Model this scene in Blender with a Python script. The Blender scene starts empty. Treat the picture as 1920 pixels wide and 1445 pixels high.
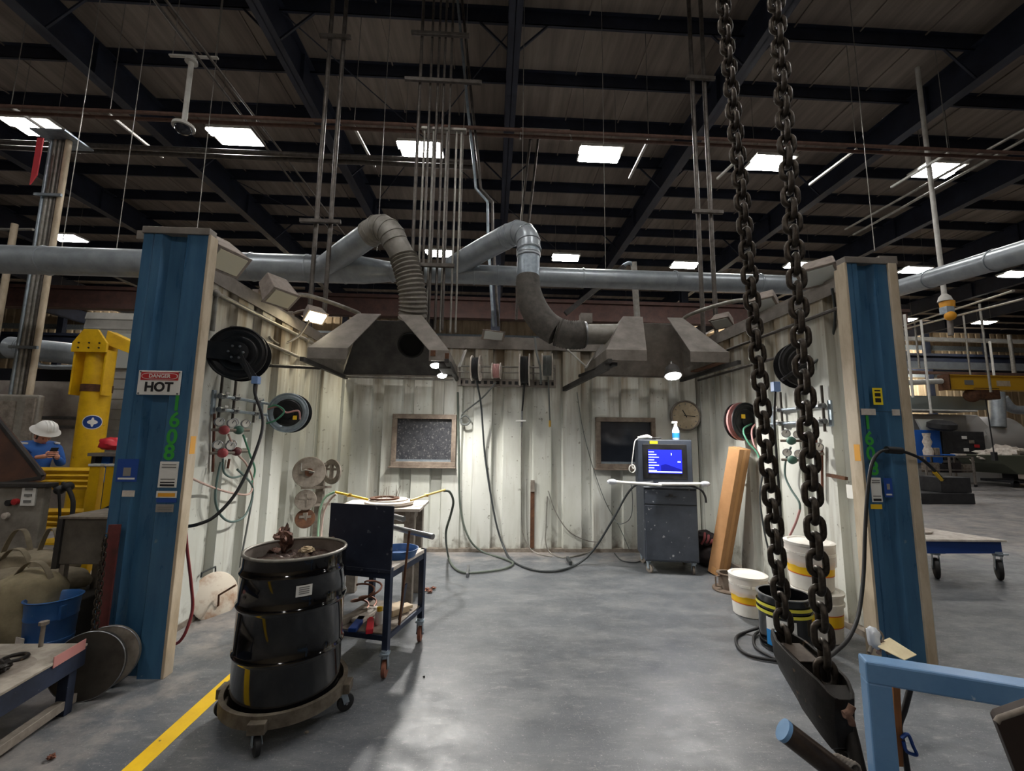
import bpy, bmesh, math, random
from mathutils import Vector, Matrix, noise
from math import pi, sin, cos, radians
random.seed(7)
SC = bpy.context.scene
COL = SC.collection
# ------------------------------------------------------------------ camera
FPX, CAMZ = 800.0, 1.65
_p, _y, _r = radians(7.27), radians(2.6), radians(0.77)
_F = Vector((sin(_y)*cos(_p), cos(_y)*cos(_p), sin(_p)))
_R = Vector((cos(_y), -sin(_y), 0)); _U = _R.cross(_F)
_R, _U = _R*cos(_r)+_U*sin(_r), _U*cos(_r)-_R*sin(_r)
CAM = Vector((0, 0, CAMZ))
cd = bpy.data.cameras.new('camera'); cam = bpy.data.objects.new('camera', cd); COL.objects.link(cam)
cd.sensor_width = 36; cd.lens = 36*FPX/1920; cd.clip_start = .05; cd.clip_end = 200
cam.matrix_world = Matrix(((_R.x, _U.x, -_F.x, 0), (_R.y, _U.y, -_F.y, 0), (_R.z, _U.z, -_F.z, CAMZ), (0, 0, 0, 1)))
SC.camera = cam
def at(x, y, X=None, Y=None, Z=None):
    """point of the place seen at a photo pixel, on the plane X=, Y= or Z="""
    d = (x-960)*_R-(y-722.5)*_U+FPX*_F
    t = X/d.x if X is not None else Y/d.y if Y is not None else (Z-CAMZ)/d.z
    return CAM+d*t
# ------------------------------------------------------------------ materials
MATS = {}
def mat(name, col, rough=.6, metal=0., col2=None, scale=8, mix=.5, stretch=(1, 1, 1), bump=0., emit=0., spots=None, spot_scale=30, spot_amt=.62, rough2=None, trans=0., space='Object', ior=1.45, coat=0., clean_top=None):
    """painted or bare surface: two tones mixed by noise, optional chips or splashes of a third, bump"""
    if name in MATS: return MATS[name]
    m = bpy.data.materials.new(name); m.use_nodes = True; nt = m.node_tree; N = nt.nodes; L = nt.links
    b = N['Principled BSDF']; c = (*col, 1)
    b.inputs['Base Color'].default_value = c; b.inputs['Roughness'].default_value = rough; b.inputs['Metallic'].default_value = metal
    b.inputs['IOR'].default_value = ior; b.inputs['Coat Weight'].default_value = coat
    if trans: b.inputs['Transmission Weight'].default_value = trans
    if emit: b.inputs['Emission Color'].default_value = c; b.inputs['Emission Strength'].default_value = emit
    if col2 or bump or spots:
        tc = N.new('ShaderNodeTexCoord'); mp = N.new('ShaderNodeMapping'); L.new(tc.outputs[space], mp.inputs[0]); mp.inputs['Scale'].default_value = stretch
        nz = N.new('ShaderNodeTexNoise'); nz.inputs['Scale'].default_value = scale; nz.inputs['Detail'].default_value = 7; nz.inputs['Roughness'].default_value = .65
        L.new(mp.outputs[0], nz.inputs[0]); src = None
        if col2:
            rp = N.new('ShaderNodeValToRGB'); e = rp.color_ramp.elements
            e[0].position = max(0, .5-.2*mix-.05+(.5-mix)*.3); e[1].position = min(1, .5+.2*mix+.05+(.5-mix)*.3); e[0].color = c; e[1].color = (*col2, 1)
            L.new(nz.outputs[0], rp.inputs[0]); src = rp.outputs[0]
            if rough2 is not None:
                mr = N.new('ShaderNodeMapRange'); mr.inputs[3].default_value = rough; mr.inputs[4].default_value = rough2
                mr.inputs[1].default_value = .35; mr.inputs[2].default_value = .65
                L.new(nz.outputs[0], mr.inputs[0]); L.new(mr.outputs[0], b.inputs['Roughness'])
        if spots:
            n2 = N.new('ShaderNodeTexNoise'); n2.inputs['Scale'].default_value = spot_scale; n2.inputs['Detail'].default_value = 4
            L.new(tc.outputs[space], n2.inputs[0])
            r2 = N.new('ShaderNodeValToRGB'); e = r2.color_ramp.elements; e[0].position = spot_amt; e[1].position = spot_amt+.05
            L.new(n2.outputs[0], r2.inputs[0])
            mx = N.new('ShaderNodeMix'); mx.data_type = 'RGBA'; L.new(r2.outputs[0], mx.inputs[0])
            if src: L.new(src, mx.inputs[6])
            else: mx.inputs[6].default_value = c
            mx.inputs[7].default_value = (*spots, 1); src = mx.outputs[2]
        if src:
            L.new(src, b.inputs['Base Color'])
            if emit: L.new(src, b.inputs['Emission Color'])
        if bump:
            bp = N.new('ShaderNodeBump'); bp.inputs['Strength'].default_value = bump; bp.inputs['Distance'].default_value = .01
            L.new(nz.outputs[0], bp.inputs['Height']); L.new(bp.outputs[0], b.inputs['Normal'])
    MATS[name] = m; return m
def S(r, g, b):  # photo sRGB 0-255 to linear
    return tuple(((v/255)/12.92 if v <= 10 else ((v/255+.055)/1.055)**2.4) for v in (r, g, b))
mat('blue_post', S(52, 92, 126), .24, 0, S(64, 108, 142), 3, .4, (3, 3, .5), .12, spots=S(120, 140, 150), spot_scale=14, spot_amt=.72, rough2=.5)
mat('cream', S(196, 182, 160), .55, 0, S(170, 154, 130), 4, .4, (2, 2, .7), .08)
mat('steel', S(150, 152, 155), .38, .85, S(120, 122, 125), 6, .5)
mat('galv', S(168, 180, 190), .36, .75, S(140, 152, 162), 10, .5, rough2=.5)
mat('duct_paint', S(160, 168, 174), .34, .3, S(140, 148, 155), 5, .5, (1, 1, 1), .03)
mat('duct_dusty', S(150, 148, 142), .55, .35, S(120, 116, 110), 6, .5)
mat('hood_steel', S(136, 130, 124), .55, .3, S(108, 102, 96), 5, .5, bump=.05)
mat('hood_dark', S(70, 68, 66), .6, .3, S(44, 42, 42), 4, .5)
mat('flex', S(122, 118, 110), .65, .1, S(96, 92, 86), 8, .5)
mat('black_paint', S(24, 24, 26), .32, 0, S(38, 38, 40), 8, .4, rough2=.5)
mat('black_gloss', S(9, 9, 11), .1, 0, S(13, 13, 15), 3, .4, coat=.5)
mat('black_rubber', S(26, 26, 28), .6)
mat('dark_hose', S(48, 52, 54), .5)
mat('grey_hose', S(96, 100, 98), .55)
mat('green_hose', S(70, 130, 105), .5)
mat('pink_hose', S(176, 130, 128), .5)
mat('red_hose', S(120, 42, 44), .5)
mat('pipe_dark', S(92, 88, 84), .45, .6, S(66, 60, 56), 10, .5)
mat('pipe_grey', S(150, 148, 142), .45, .5, S(120, 116, 110), 10, .5)
mat('pipe_red', S(108, 82, 72), .6, .1, S(82, 62, 54), 8, .5)
mat('girder_brown', S(82, 56, 50), .7, 0, S(62, 44, 40), 3, .5)
mat('table_dust', S(172, 164, 152), .75, 0, S(124, 116, 106), 6, .5, bump=.1)
mat('beam_navy', S(40, 46, 62), .55, .1, S(28, 33, 46), 2, .5)
mat('deck', S(148, 138, 128), .8, 0, S(114, 104, 96), 1.2, .55, (3, .25, 1))
mat('white_plastic', S(226, 226, 222), .4)
mat('white_paint', S(205, 205, 200), .5, 0, S(180, 178, 172), 5, .5)
mat('chain_iron', S(82, 74, 66), .36, .75, S(46, 41, 37), 25, .5, bump=.15, rough2=.55)
mat('hook_iron', S(44, 40, 37), .5, .5, S(26, 24, 22), 12, .5, bump=.25, spots=S(96, 78, 60), spot_scale=22, spot_amt=.66)
mat('rust', S(104, 70, 48), .8, .2, S(70, 46, 34), 14, .5, bump=.2)
mat('dusty_steel', S(150, 142, 132), .7, .3, S(110, 100, 90), 9, .5, bump=.15)
mat('dusty_white', S(214, 208, 200), .75, 0, S(178, 168, 158), 9, .5, bump=.1)
mat('frame_blue', S(110, 150, 190), .32, 0, S(92, 132, 175), 5, .5, bump=.03, spots=S(190, 200, 208), spot_scale=26, spot_amt=.74)
mat('cart_blue', S(44, 54, 76), .45, .2, S(30, 38, 56), 7, .5, bump=.05, spots=S(110, 112, 118), spot_scale=40, spot_amt=.7)
mat('trolley_blue', S(28, 62, 130), .35)
mat('yellow', S(222, 178, 24), .4, 0, S(200, 156, 18), 5, .4, spots=S(120, 96, 40), spot_scale=12, spot_amt=.72)
mat('crane_yellow', S(206, 160, 44), .45)
mat('orange_cap', S(214, 150, 40), .5)
mat('label_white', S(222, 222, 218), .5)
mat('label_grey', S(140, 136, 132), .5)
mat('label_yellow', S(232, 190, 40), .5)
mat('sign_yellow', S(236, 214, 40), .5)
mat('label_orange', S(224, 160, 48), .5)
mat('label_blue', S(36, 74, 150), .4)
mat('ink', S(30, 30, 32), .6)
mat('ink_grey', S(120, 120, 118), .6)
mat('danger_red', S(176, 44, 48), .45)
mat('paint_green', S(56, 158, 62), .5)
mat('reg_red', S(152, 64, 68), .45)
mat('reg_green', S(66, 102, 90), .45)
mat('reg_dark', S(90, 40, 44), .5)
mat('dial', S(232, 230, 222), .4, 0, S(214, 210, 200), 20, .5)
mat('brass', S(196, 160, 80), .35, .8)
mat('cardboard', S(186, 140, 96), .75, 0, S(172, 128, 86), 5, .4)
mat('cabinet', S(68, 74, 84), .45, .1, S(56, 62, 72), 5, .5, spots=S(160, 164, 168), spot_scale=16, spot_amt=.67)
mat('glass_dark', S(30, 33, 40), .15)
mat('wood_frame', S(128, 116, 104), .7, 0, S(98, 86, 76), 10, .5, bump=.1)
mat('bucket_white', S(232, 230, 224), .38, 0, S(214, 210, 202), 5, .4)
mat('label_band', S(236, 190, 30), .45)
mat('label_blue2', S(40, 130, 200), .45)
mat('stripe_yellow', S(206, 200, 70), .45)
mat('stripe_red', S(206, 90, 50), .45)
mat('blue_bucket', S(38, 84, 142), .35, 0, S(54, 98, 152), 6, .4, spots=S(150, 160, 170), spot_scale=24, spot_amt=.74)
mat('canvas', S(150, 140, 120), .85, 0, S(122, 112, 94), 8, .5, bump=.2)
mat('canvas_olive', S(156, 144, 116), .85, 0, S(122, 112, 88), 6, .5, bump=.15)
mat('brown_panel', S(84, 56, 42), .6, 0, S(60, 40, 32), 4, .5, bump=.05)
mat('machine_grey', S(140, 136, 128), .6, 0, S(110, 104, 96), 6, .5, bump=.05)
mat('lathe_grey', S(156, 155, 152), .45)
mat('panel_blue', S(40, 100, 190), .4)
mat('dark_machine', S(34, 35, 38), .6, 0, S(50, 50, 52), 6, .4)
mat('redbracket', S(110, 52, 52), .6, .1, S(80, 46, 44), 10, .5)
mat('wheel_brown', S(150, 92, 70), .6, 0, S(110, 70, 56), 14, .5)
mat('shirt_blue', S(48, 100, 176), .8, 0, S(38, 84, 156), 9, .5, bump=.1)
mat('trousers', S(44, 60, 92), .85)
mat('skin', S(206, 150, 126), .55)
mat('hair', S(70, 56, 44), .8)
mat('boot', S(40, 32, 26), .6)
mat('red_plastic', S(200, 40, 56), .4)
mat('orange_tube', S(220, 190, 110), .45)
mat('copper', S(128, 84, 68), .5, .5, S(90, 58, 48), 12, .5)
mat('scrap_shiny', S(156, 124, 112), .3, .8, S(50, 36, 32), 16, .5, bump=.3)
mat('scrap_pale', S(190, 170, 140), .6)
mat('bag_black', S(40, 36, 38), .8, 0, S(58, 50, 52), 10, .5, bump=.2)
mat('bag_red', S(150, 80, 84), .8)
mat('tag_paper', S(222, 208, 172), .7, 0, S(206, 190, 150), 9, .4)
mat('clear_plastic', S(222, 226, 232), .25, 0, S(196, 202, 214), 10, .5)
mat('liquid_blue', S(150, 196, 230), .25, trans=.3)
mat('clock_face', S(190, 176, 152), .6, 0, S(166, 152, 128), 9, .5)
mat('plank', S(150, 96, 52), .7, 0, S(120, 76, 42), 6, .5, (8, 8, 1))
mat('light_lens', (1, .97, .93), .5, emit=54)
mat('light_far', (1, .95, 1), .5, emit=60)
mat('lamp_hot', (1, .98, .94), .5, emit=75)
mat('lamp_warm', (1, .86, .55), .5, emit=25)
mat('lens_off', S(206, 200, 176), .35)
mat('lens_pale', S(190, 194, 190), .3)
mat('flood_body', S(150, 140, 132), .7, .1, S(124, 114, 108), 12, .5, bump=.1)
mat('led', (.85, .8, 1), .5, emit=50)
mat('screen_blue', S(30, 38, 190), .3, emit=1.1)
mat('screen_deep', S(18, 22, 130), .3, emit=.8)
mat('screen_text', S(190, 205, 255), .3, emit=1.2)
mat('safety_red', S(200, 60, 70), .6)
mat('far_panel', S(206, 188, 160), .7, 0, S(172, 154, 128), 2, .5, (1, 1, .3))
mat('far_dark', S(58, 56, 56), .8)
mat('shed_white', S(176, 174, 168), .7, 0, S(150, 148, 142), 2, .5)
mat('cyan', S(60, 190, 160), .5)
mat('floor_yellow', S(238, 196, 34), .42, 0, S(226, 182, 28), 6, .4, spots=S(120, 104, 70), spot_scale=20, spot_amt=.70, space='Object')

def corrugated_mat():
    m = bpy.data.materials.new('wall_sheet'); m.use_nodes = True; nt = m.node_tree; N = nt.nodes; L = nt.links; b = N['Principled BSDF']
    tc = N.new('ShaderNodeTexCoord')
    def nz(scale, st, det=6):
        mp = N.new('ShaderNodeMapping'); mp.inputs['Scale'].default_value = st; L.new(tc.outputs['Object'], mp.inputs[0])
        n = N.new('ShaderNodeTexNoise'); n.inputs['Scale'].default_value = scale; n.inputs['Detail'].default_value = det; n.inputs['Roughness'].default_value = .6
        L.new(mp.outputs[0], n.inputs[0]); return n
    def ramp(src, p0, p1, c0=(0, 0, 0), c1=(1, 1, 1)):
        r = N.new('ShaderNodeValToRGB'); e = r.color_ramp.elements; e[0].position = p0; e[1].position = p1; e[0].color = (*c0, 1); e[1].color = (*c1, 1)
        L.new(src, r.inputs[0]); return r.outputs[0]
    def mix(fac, a, c):
        x = N.new('ShaderNodeMix'); x.data_type = 'RGBA'
        L.new(fac, x.inputs[0]); L.new(a, x.inputs[6]); x.inputs[7].default_value = (*c, 1); return x.outputs[2]
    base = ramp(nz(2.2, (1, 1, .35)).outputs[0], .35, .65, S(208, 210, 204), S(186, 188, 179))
    # brown smoke streaks; their rise towards the top also paints the unlit upper shade
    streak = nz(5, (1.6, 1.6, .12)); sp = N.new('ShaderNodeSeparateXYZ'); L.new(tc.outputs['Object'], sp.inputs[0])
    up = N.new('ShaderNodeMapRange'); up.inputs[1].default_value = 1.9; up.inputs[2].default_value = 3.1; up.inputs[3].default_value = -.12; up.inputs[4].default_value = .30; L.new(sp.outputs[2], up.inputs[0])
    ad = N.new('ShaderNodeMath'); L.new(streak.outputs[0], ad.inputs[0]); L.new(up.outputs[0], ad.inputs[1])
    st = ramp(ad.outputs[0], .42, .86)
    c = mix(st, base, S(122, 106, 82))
    # handling grime and floor splash with blotchy outlines
    low = N.new('ShaderNodeMapRange'); low.inputs[1].default_value = .55; low.inputs[2].default_value = 0; low.inputs[3].default_value = -.25; low.inputs[4].default_value = .1; L.new(sp.outputs[2], low.inputs[0])
    g = nz(6, (1, 1, .8)); a2 = N.new('ShaderNodeMath'); L.new(g.outputs[0], a2.inputs[0]); L.new(low.outputs[0], a2.inputs[1])
    c = mix(ramp(a2.outputs[0], .48, .72), c, S(120, 114, 104))
    c = mix(ramp(nz(16, (1, 1, 1), 3).outputs[0], .66, .74), c, S(130, 128, 118))
    L.new(c, b.inputs['Base Color']); b.inputs['Roughness'].default_value = .5
    MATS['wall_sheet'] = m
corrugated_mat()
def floor_mat():
    m = bpy.data.materials.new('floor_epoxy'); m.use_nodes = True; nt = m.node_tree; N = nt.nodes; L = nt.links; b = N['Principled BSDF']
    tc = N.new('ShaderNodeTexCoord')
    def nz(scale, st=(1, 1, 1), det=8, rot=0, ro=.6):
        mp = N.new('ShaderNodeMapping'); mp.inputs['Scale'].default_value = st; mp.inputs['Rotation'].default_value = (0, 0, rot); L.new(tc.outputs['Object'], mp.inputs[0])
        n = N.new('ShaderNodeTexNoise'); n.inputs['Scale'].default_value = scale; n.inputs['Detail'].default_value = det; n.inputs['Roughness'].default_value = ro
        L.new(mp.outputs[0], n.inputs[0]); return n.outputs[0]
    def ramp(src, p0, p1, c0=(0, 0, 0), c1=(1, 1, 1)):
        r = N.new('ShaderNodeValToRGB'); e = r.color_ramp.elements; e[0].position = p0; e[1].position = p1; e[0].color = (*c0, 1); e[1].color = (*c1, 1)
        L.new(src, r.inputs[0]); return r.outputs[0]
    def mix(fac, a, c):
        x = N.new('ShaderNodeMix'); x.data_type = 'RGBA'; L.new(fac, x.inputs[0]); L.new(a, x.inputs[6])
        if isinstance(c, tuple): x.inputs[7].default_value = (*c, 1)
        else: L.new(c, x.inputs[7])
        return x.outputs[2]
    base = ramp(nz(.7, (1, 1, 1), 10, 0, .7), .3, .7, S(76, 80, 85), S(98, 102, 107))
    base = mix(ramp(nz(1.7, (1, 2.4, 1), 12, .5, .72), .46, .84), base, S(130, 131, 132))
    base = mix(ramp(nz(2.6, (1, 1.6, 1), 10, 2.1, .72), .5, .95), base, S(70, 73, 78))
    base = mix(ramp(nz(7, (1, 4, 1), 12, .9, .8), .54, .74), base, S(150, 149, 147))
    base = mix(ramp(nz(11, (5, 1, 1), 12, .3, .82), .56, .76), base, S(142, 142, 141))
    base = mix(ramp(nz(45, (1, 1.5, 1), 6, 0, .7), .60, .70), base, S(164, 162, 159))
    base = mix(ramp(nz(150, (1, 1, 1), 2), .68, .73), base, S(196, 194, 190))
    base = mix(ramp(nz(95, (1, 1, 1), 3), .70, .76), base, S(56, 58, 62))
    # pale grinding dust swept along both long walls and under the tables
    sp = N.new('ShaderNodeSeparateXYZ'); L.new(tc.outputs['Object'], sp.inputs[0])
    mr = N.new('ShaderNodeMapRange'); mr.inputs[1].default_value = -1.1; mr.inputs[2].default_value = -2.7; mr.inputs[3].default_value = -.22; mr.inputs[4].default_value = .16; L.new(sp.outputs[0], mr.inputs[0])
    my = N.new('ShaderNodeMapRange'); my.inputs[1].default_value = 5.2; my.inputs[2].default_value = 6.6; my.inputs[3].default_value = -.25; my.inputs[4].default_value = .13; L.new(sp.outputs[1], my.inputs[0])
    mxx = N.new('ShaderNodeMath'); mxx.operation = 'MAXIMUM'; L.new(mr.outputs[0], mxx.inputs[0]); L.new(my.outputs[0], mxx.inputs[1])
    ad = N.new('ShaderNodeMath'); L.new(nz(3, (1, 1, 1), 10, 0, .7), ad.inputs[0]); L.new(mxx.outputs[0], ad.inputs[1])
    base = mix(ramp(ad.outputs[0], .5, .82), base, S(158, 150, 144))
    L.new(base, b.inputs['Base Color'])
    rr = N.new('ShaderNodeMapRange'); rr.inputs[1].default_value = .35; rr.inputs[2].default_value = .65; rr.inputs[3].default_value = .3; rr.inputs[4].default_value = .52
    L.new(nz(4, (1, 1.6, 1), 9, .4, .7), rr.inputs[0]); L.new(rr.outputs[0], b.inputs['Roughness'])
    bp = N.new('ShaderNodeBump'); bp.inputs['Strength'].default_value = .18; bp.inputs['Distance'].default_value = .01
    L.new(nz(22, (1, 1, 1), 10, 0, .75), bp.inputs['Height']); L.new(bp.outputs[0], b.inputs['Normal'])
    MATS['floor_epoxy'] = m
floor_mat()
# ------------------------------------------------------------------ mesh helpers
def V(*a): return Vector(a[0] if len(a) == 1 else a)
def frame_z(d):
    d = V(d).normalized(); u = d.orthogonal().normalized() if abs(d.z) > .999 else Vector((0, 0, 1)).cross(d).normalized()
    return Matrix((u, d.cross(u), d)).transposed()
class MB:
    def __init__(s, M=None): s.bm = bmesh.new(); s.M = M or Matrix.Identity(4)
    def vs(s, pts): return [s.bm.verts.new(s.M @ V(p)) for p in pts]
    def face(s, vl):
        try: return s.bm.faces.new(vl)
        except ValueError: pass
    def box(s, a, b, R=None, c=None):
        a, b = V(a), V(b); P = [Vector((x, y, z)) for z in (a.z, b.z) for y in (a.y, b.y) for x in (a.x, b.x)]
        if R is not None:
            c = V(c) if c is not None else (a+b)/2
            P = [c+R @ (p-c) for p in P]
        v = s.vs(P)
        for f in ((0, 2, 3, 1), (4, 5, 7, 6), (0, 1, 5, 4), (2, 6, 7, 3), (0, 4, 6, 2), (1, 3, 7, 5)): s.face([v[i] for i in f])
        return s
    def boxc(s, c, size, R=None):
        c = V(c); h = V(size)/2
        return s.box(c-h, c+h, R, c)
    def beam(s, p, q, w, h, up=(0, 0, 1)):
        """square bar from p to q, w wide, h tall"""
        p, q = V(p), V(q); d = (q-p).normalized(); u = V(up)
        if abs(d.dot(u)) > .98: u = Vector((0, 1, 0))
        x = d.cross(u).normalized(); z = x.cross(d)
        v = s.vs([e+x*(a*w/2)+z*(b*h/2) for e in (p, q) for a, b in ((-1, -1), (1, -1), (1, 1), (-1, 1))])
        for f in ((3, 2, 1, 0), (4, 5, 6, 7), (0, 1, 5, 4), (1, 2, 6, 5), (2, 3, 7, 6), (3, 0, 4, 7)): s.face([v[i] for i in f])
        return s
    def tube(s, pts, r, n=10, closed=False, cap=True):
        pts = [V(p) for p in pts]; k = len(pts); rings = []; up = None
        for i, p in enumerate(pts):
            if closed: t = pts[(i+1) % k]-pts[i-1]
            else: t = pts[min(i+1, k-1)]-pts[max(i-1, 0)]
            if t.length < 1e-9: t = Vector((0, 0, 1))
            t.normalize()
            if up is None: up = t.orthogonal().normalized()
            up = up-t*up.dot(t)
            if up.length < 1e-6: up = t.orthogonal()
            up.normalize(); w = t.cross(up); rr = r[i] if isinstance(r, (list, tuple)) else r
            rings.append(s.vs([p+(up*cos(2*pi*j/n)+w*sin(2*pi*j/n))*rr for j in range(n)]))
        m = k if closed else k-1
        for i in range(m):
            A, B = rings[i], rings[(i+1) % k]; off = 0
            if closed and i == m-1:
                off = min(range(n), key=lambda o: (A[0].co-B[o].co).length)
            for j in range(n): s.face([A[j], A[(j+1) % n], B[(j+1+off) % n], B[(j+off) % n]])
        if not closed and cap: s.face(rings[0][::-1]); s.face(rings[-1])
        return s
    def cyl(s, p, q, r, n=20, r2=None): return s.tube([p, q], [r, r if r2 is None else r2], n)
    def lathe(s, prof, c=(0, 0, 0), axis=(0, 0, 1), n=28, cap=True, arc=1.):
        """profile [(radius, height)] spun about axis through c"""
        F = frame_z(axis); c = V(c); rings = []
        m = n if arc >= 1 else n+1
        for r, h in prof:
            rings.append(s.vs([c+F @ Vector((max(r, 1e-5)*cos(2*pi*arc*j/n), max(r, 1e-5)*sin(2*pi*arc*j/n), h)) for j in range(m)]))
        for A, B in zip(rings, rings[1:]):
            for j in range(n): s.face([A[j], A[(j+1) % m], B[(j+1) % m], B[j]])
        if cap and arc >= 1:
            if prof[0][0] > 1e-4: s.face(rings[0][::-1])
            if prof[-1][0] > 1e-4: s.face(rings[-1])
        return s
    def prism(s, poly, d):
        """polygon (3-D points) pushed along d"""
        d = V(d); A = s.vs(poly); B = s.vs([V(p)+d for p in poly]); n = len(poly)
        s.face(A[::-1]); s.face(B)
        for i in range(n): s.face([A[i], A[(i+1) % n], B[(i+1) % n], B[i]])
        return s
    def grid(s, fn, nu, nv):
        R = [s.vs([fn(i/nu, j/nv) for j in range(nv+1)]) for i in range(nu+1)]
        for i in range(nu):
            for j in range(nv): s.face([R[i][j], R[i+1][j], R[i+1][j+1], R[i][j+1]])
        return s
    def ball(s, c, r, n=14, sq=(1, 1, 1), R=None):
        c = V(c); A = []
        for i in range(1, n):
            t = pi*i/n
            P = [Vector((r*sq[0]*sin(t)*cos(2*pi*j/n), r*sq[1]*sin(t)*sin(2*pi*j/n), r*sq[2]*cos(t))) for j in range(n)]
            A.append(s.vs([c+(R @ p if R else p) for p in P]))
        e = Vector((0, 0, r*sq[2])); e = R @ e if R else e
        T, = s.vs([c+e]); B, = s.vs([c-e])
        for X, Y in zip(A, A[1:]):
            for j in range(n): s.face([X[j], Y[j], Y[(j+1) % n], X[(j+1) % n]])
        for j in range(n): s.face([T, A[0][j], A[0][(j+1) % n]]); s.face([B, A[-1][(j+1) % n], A[-1][j]])
        return s
    def build(s, name, m, parent=None, smooth=None, bevel=0., label=None, kind=None, solid=0., sub=0):
        bm = s.bm; bmesh.ops.recalc_face_normals(bm, faces=bm.faces[:])
        if parent is None:
            xs = [v.co for v in bm.verts]; lo = Vector([min(v[i] for v in xs) for i in range(3)]); hi = Vector([max(v[i] for v in xs) for i in range(3)])
            org = Vector(((lo.x+hi.x)/2, (lo.y+hi.y)/2, lo.z)) if kind != 'structure' else Vector((0, 0, 0))
        else:
            org = Vector((0, 0, 0)); q = parent
            while q is not None: org += q.location; q = q.parent
        if org.length: bmesh.ops.translate(bm, verts=bm.verts[:], vec=-org)
        me = bpy.data.meshes.new(name)
        if smooth is not None:
            for f in bm.faces: f.smooth = True
            for e in bm.edges:
                if len(e.link_faces) != 2 or e.calc_face_angle(0) > radians(smooth): e.smooth = False
        bm.to_mesh(me); bm.free(); me.materials.append(MATS[m] if isinstance(m, str) else m)
        o = bpy.data.objects.new(name, me); COL.objects.link(o)
        if parent is None: o.location = org
        else: o.parent = parent
        if solid: k = o.modifiers.new('solid', 'SOLIDIFY'); k.thickness = solid; k.offset = 0
        if bevel: k = o.modifiers.new('bevel', 'BEVEL'); k.width = bevel; k.segments = 2; k.limit_method = 'ANGLE'; k.angle_limit = radians(40)
        if sub: k = o.modifiers.new('sub', 'SUBSURF'); k.levels = k.render_levels = sub
        if label: o['label'] = label
        if kind: o['kind'] = kind
        return o
def tag(o, label, cat, group=None, kind=None):
    o['label'] = label; o['category'] = cat
    if group: o['group'] = group
    if kind: o['kind'] = kind
    return o
def thing(name, label, cat, loc, group=None):
    o = bpy.data.objects.new(name, None); COL.objects.link(o); o.location = V(loc); o.empty_display_size = .1
    return tag(o, label, cat, group)
def copy_tree(o, parent=None):
    c = o.copy(); COL.objects.link(c); c.parent = parent
    for ch in list(o.children): copy_tree(ch, c)
    return c
def dup(o, loc, label, group=None, rz=None):
    c = copy_tree(o); c.location = V(loc); c['label'] = label
    if group: c['group'] = group
    if rz is not None: c.rotation_euler.z = rz
    return c
def spline(pts, n=8):
    """smooth curve through points (Catmull-Rom)"""
    p = [V(q) for q in pts]; out = []
    for i in range(len(p)-1):
        a, b, c, d = p[max(i-1, 0)], p[i], p[i+1], p[min(i+2, len(p)-1)]
        for k in range(n):
            t = k/n; out.append(.5*((2*b)+(c-a)*t+(2*a-5*b+4*c-d)*t*t+(3*b-a-3*c+d)*t**3))
    return out+[p[-1]]
def hose(name, pts, r, m, label=None, cat='hose', group=None, parent=None, n=8, sides=8):
    o = MB().tube(spline(pts, n), r, sides).build(name, m, parent, 60)
    if parent is None: tag(o, label, cat, group)
    return o
def pxs(l, **k): return [at(x, y, **k) for x, y in l]
def text(name, s, m, parent, p, right, up, size, depth=.001, align='CENTER', wide=1., fat=0.):
    cu = bpy.data.curves.new(name, 'FONT'); cu.body = s; cu.size = size; cu.extrude = depth; cu.align_x = align; cu.align_y = 'CENTER'; cu.resolution_u = 4; cu.offset = fat
    to = bpy.data.objects.new(name, cu); COL.objects.link(to); bpy.context.view_layer.update()
    me = bpy.data.meshes.new_from_object(to); bpy.data.objects.remove(to); me.name = name
    o = bpy.data.objects.new(name, me); COL.objects.link(o); me.materials.clear(); me.materials.append(MATS[m]); o.parent = parent
    r = V(right).normalized(); u = V(up).normalized(); nrm = r.cross(u); q = parent; org = Vector((0, 0, 0))
    while q is not None: org += q.location; q = q.parent
    p = V(p)-org; r2 = r*wide
    o.matrix_local = Matrix(((r2.x, u.x, nrm.x, p.x), (r2.y, u.y, nrm.y, p.y), (r2.z, u.z, nrm.z, p.z), (0, 0, 0, 1)))
    return o
# ================================================================== THE HALL
def struct(name, mb, m, parent=None, **k):
    return mb.build(name, m, parent, kind='structure', **k)
struct('floor', MB().box((-45, -12, -.2), (45, 33, 0)), 'floor_epoxy')
# roof deck with shallow standing ribs on its underside
d = MB().box((-45, -12, 10.68), (45, 33, 10.9))
for i in range(60): d.box((-44.6+i*1.5, -12, 10.645), (-44.57+i*1.5, 33, 10.685))
struct('ceiling', d, 'deck')
for k, x in enumerate((-29.6, -24.4, -19.3, -14.2, -9.1, -4.55, .3, 5.3, 10.55, 15.6, 20.7, 25.8, 30.9)):
    b = MB(); z0, z1 = 9.6, 10.42
    b.box((x-.13, -12, z0), (x+.13, 33, z0+.02)); b.box((x-.13, -12, z1-.02), (x+.13, 33, z1)); b.box((x-.008, -12, z0), (x+.008, 33, z1))
    for y in range(-9, 33, 6): b.box((x-.09, y, z0), (x+.09, y+.015, z1))
    struct('ceiling_beam', b, 'beam_navy')
for k in range(-5, 17):
    y = 7.95+1.51*k; b = MB(); z0, z1 = 10.36, 10.68
    b.box((-45, y, z0), (45, y+.012, z1)); b.box((-45, y, z0), (45, y+.065, z0+.012)); b.box((-45, y-.07, z1-.012), (45, y, z1))
    struct('ceiling_purlin', b, 'beam_navy')
# flange braces beside the rafters
for x in (-9.1, -4.55, .3, 5.3, 10.55):
    for k in (0, 3, 6):
        y = 7.95+1.51*k
        b = MB()
        for s in (-1, 1): b.beam((x+s*.02, y+.03, 9.66), (x+s*.8, y+.03, 10.45), .04, .04)
        struct('ceiling_brace', b, 'beam_navy')
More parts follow.
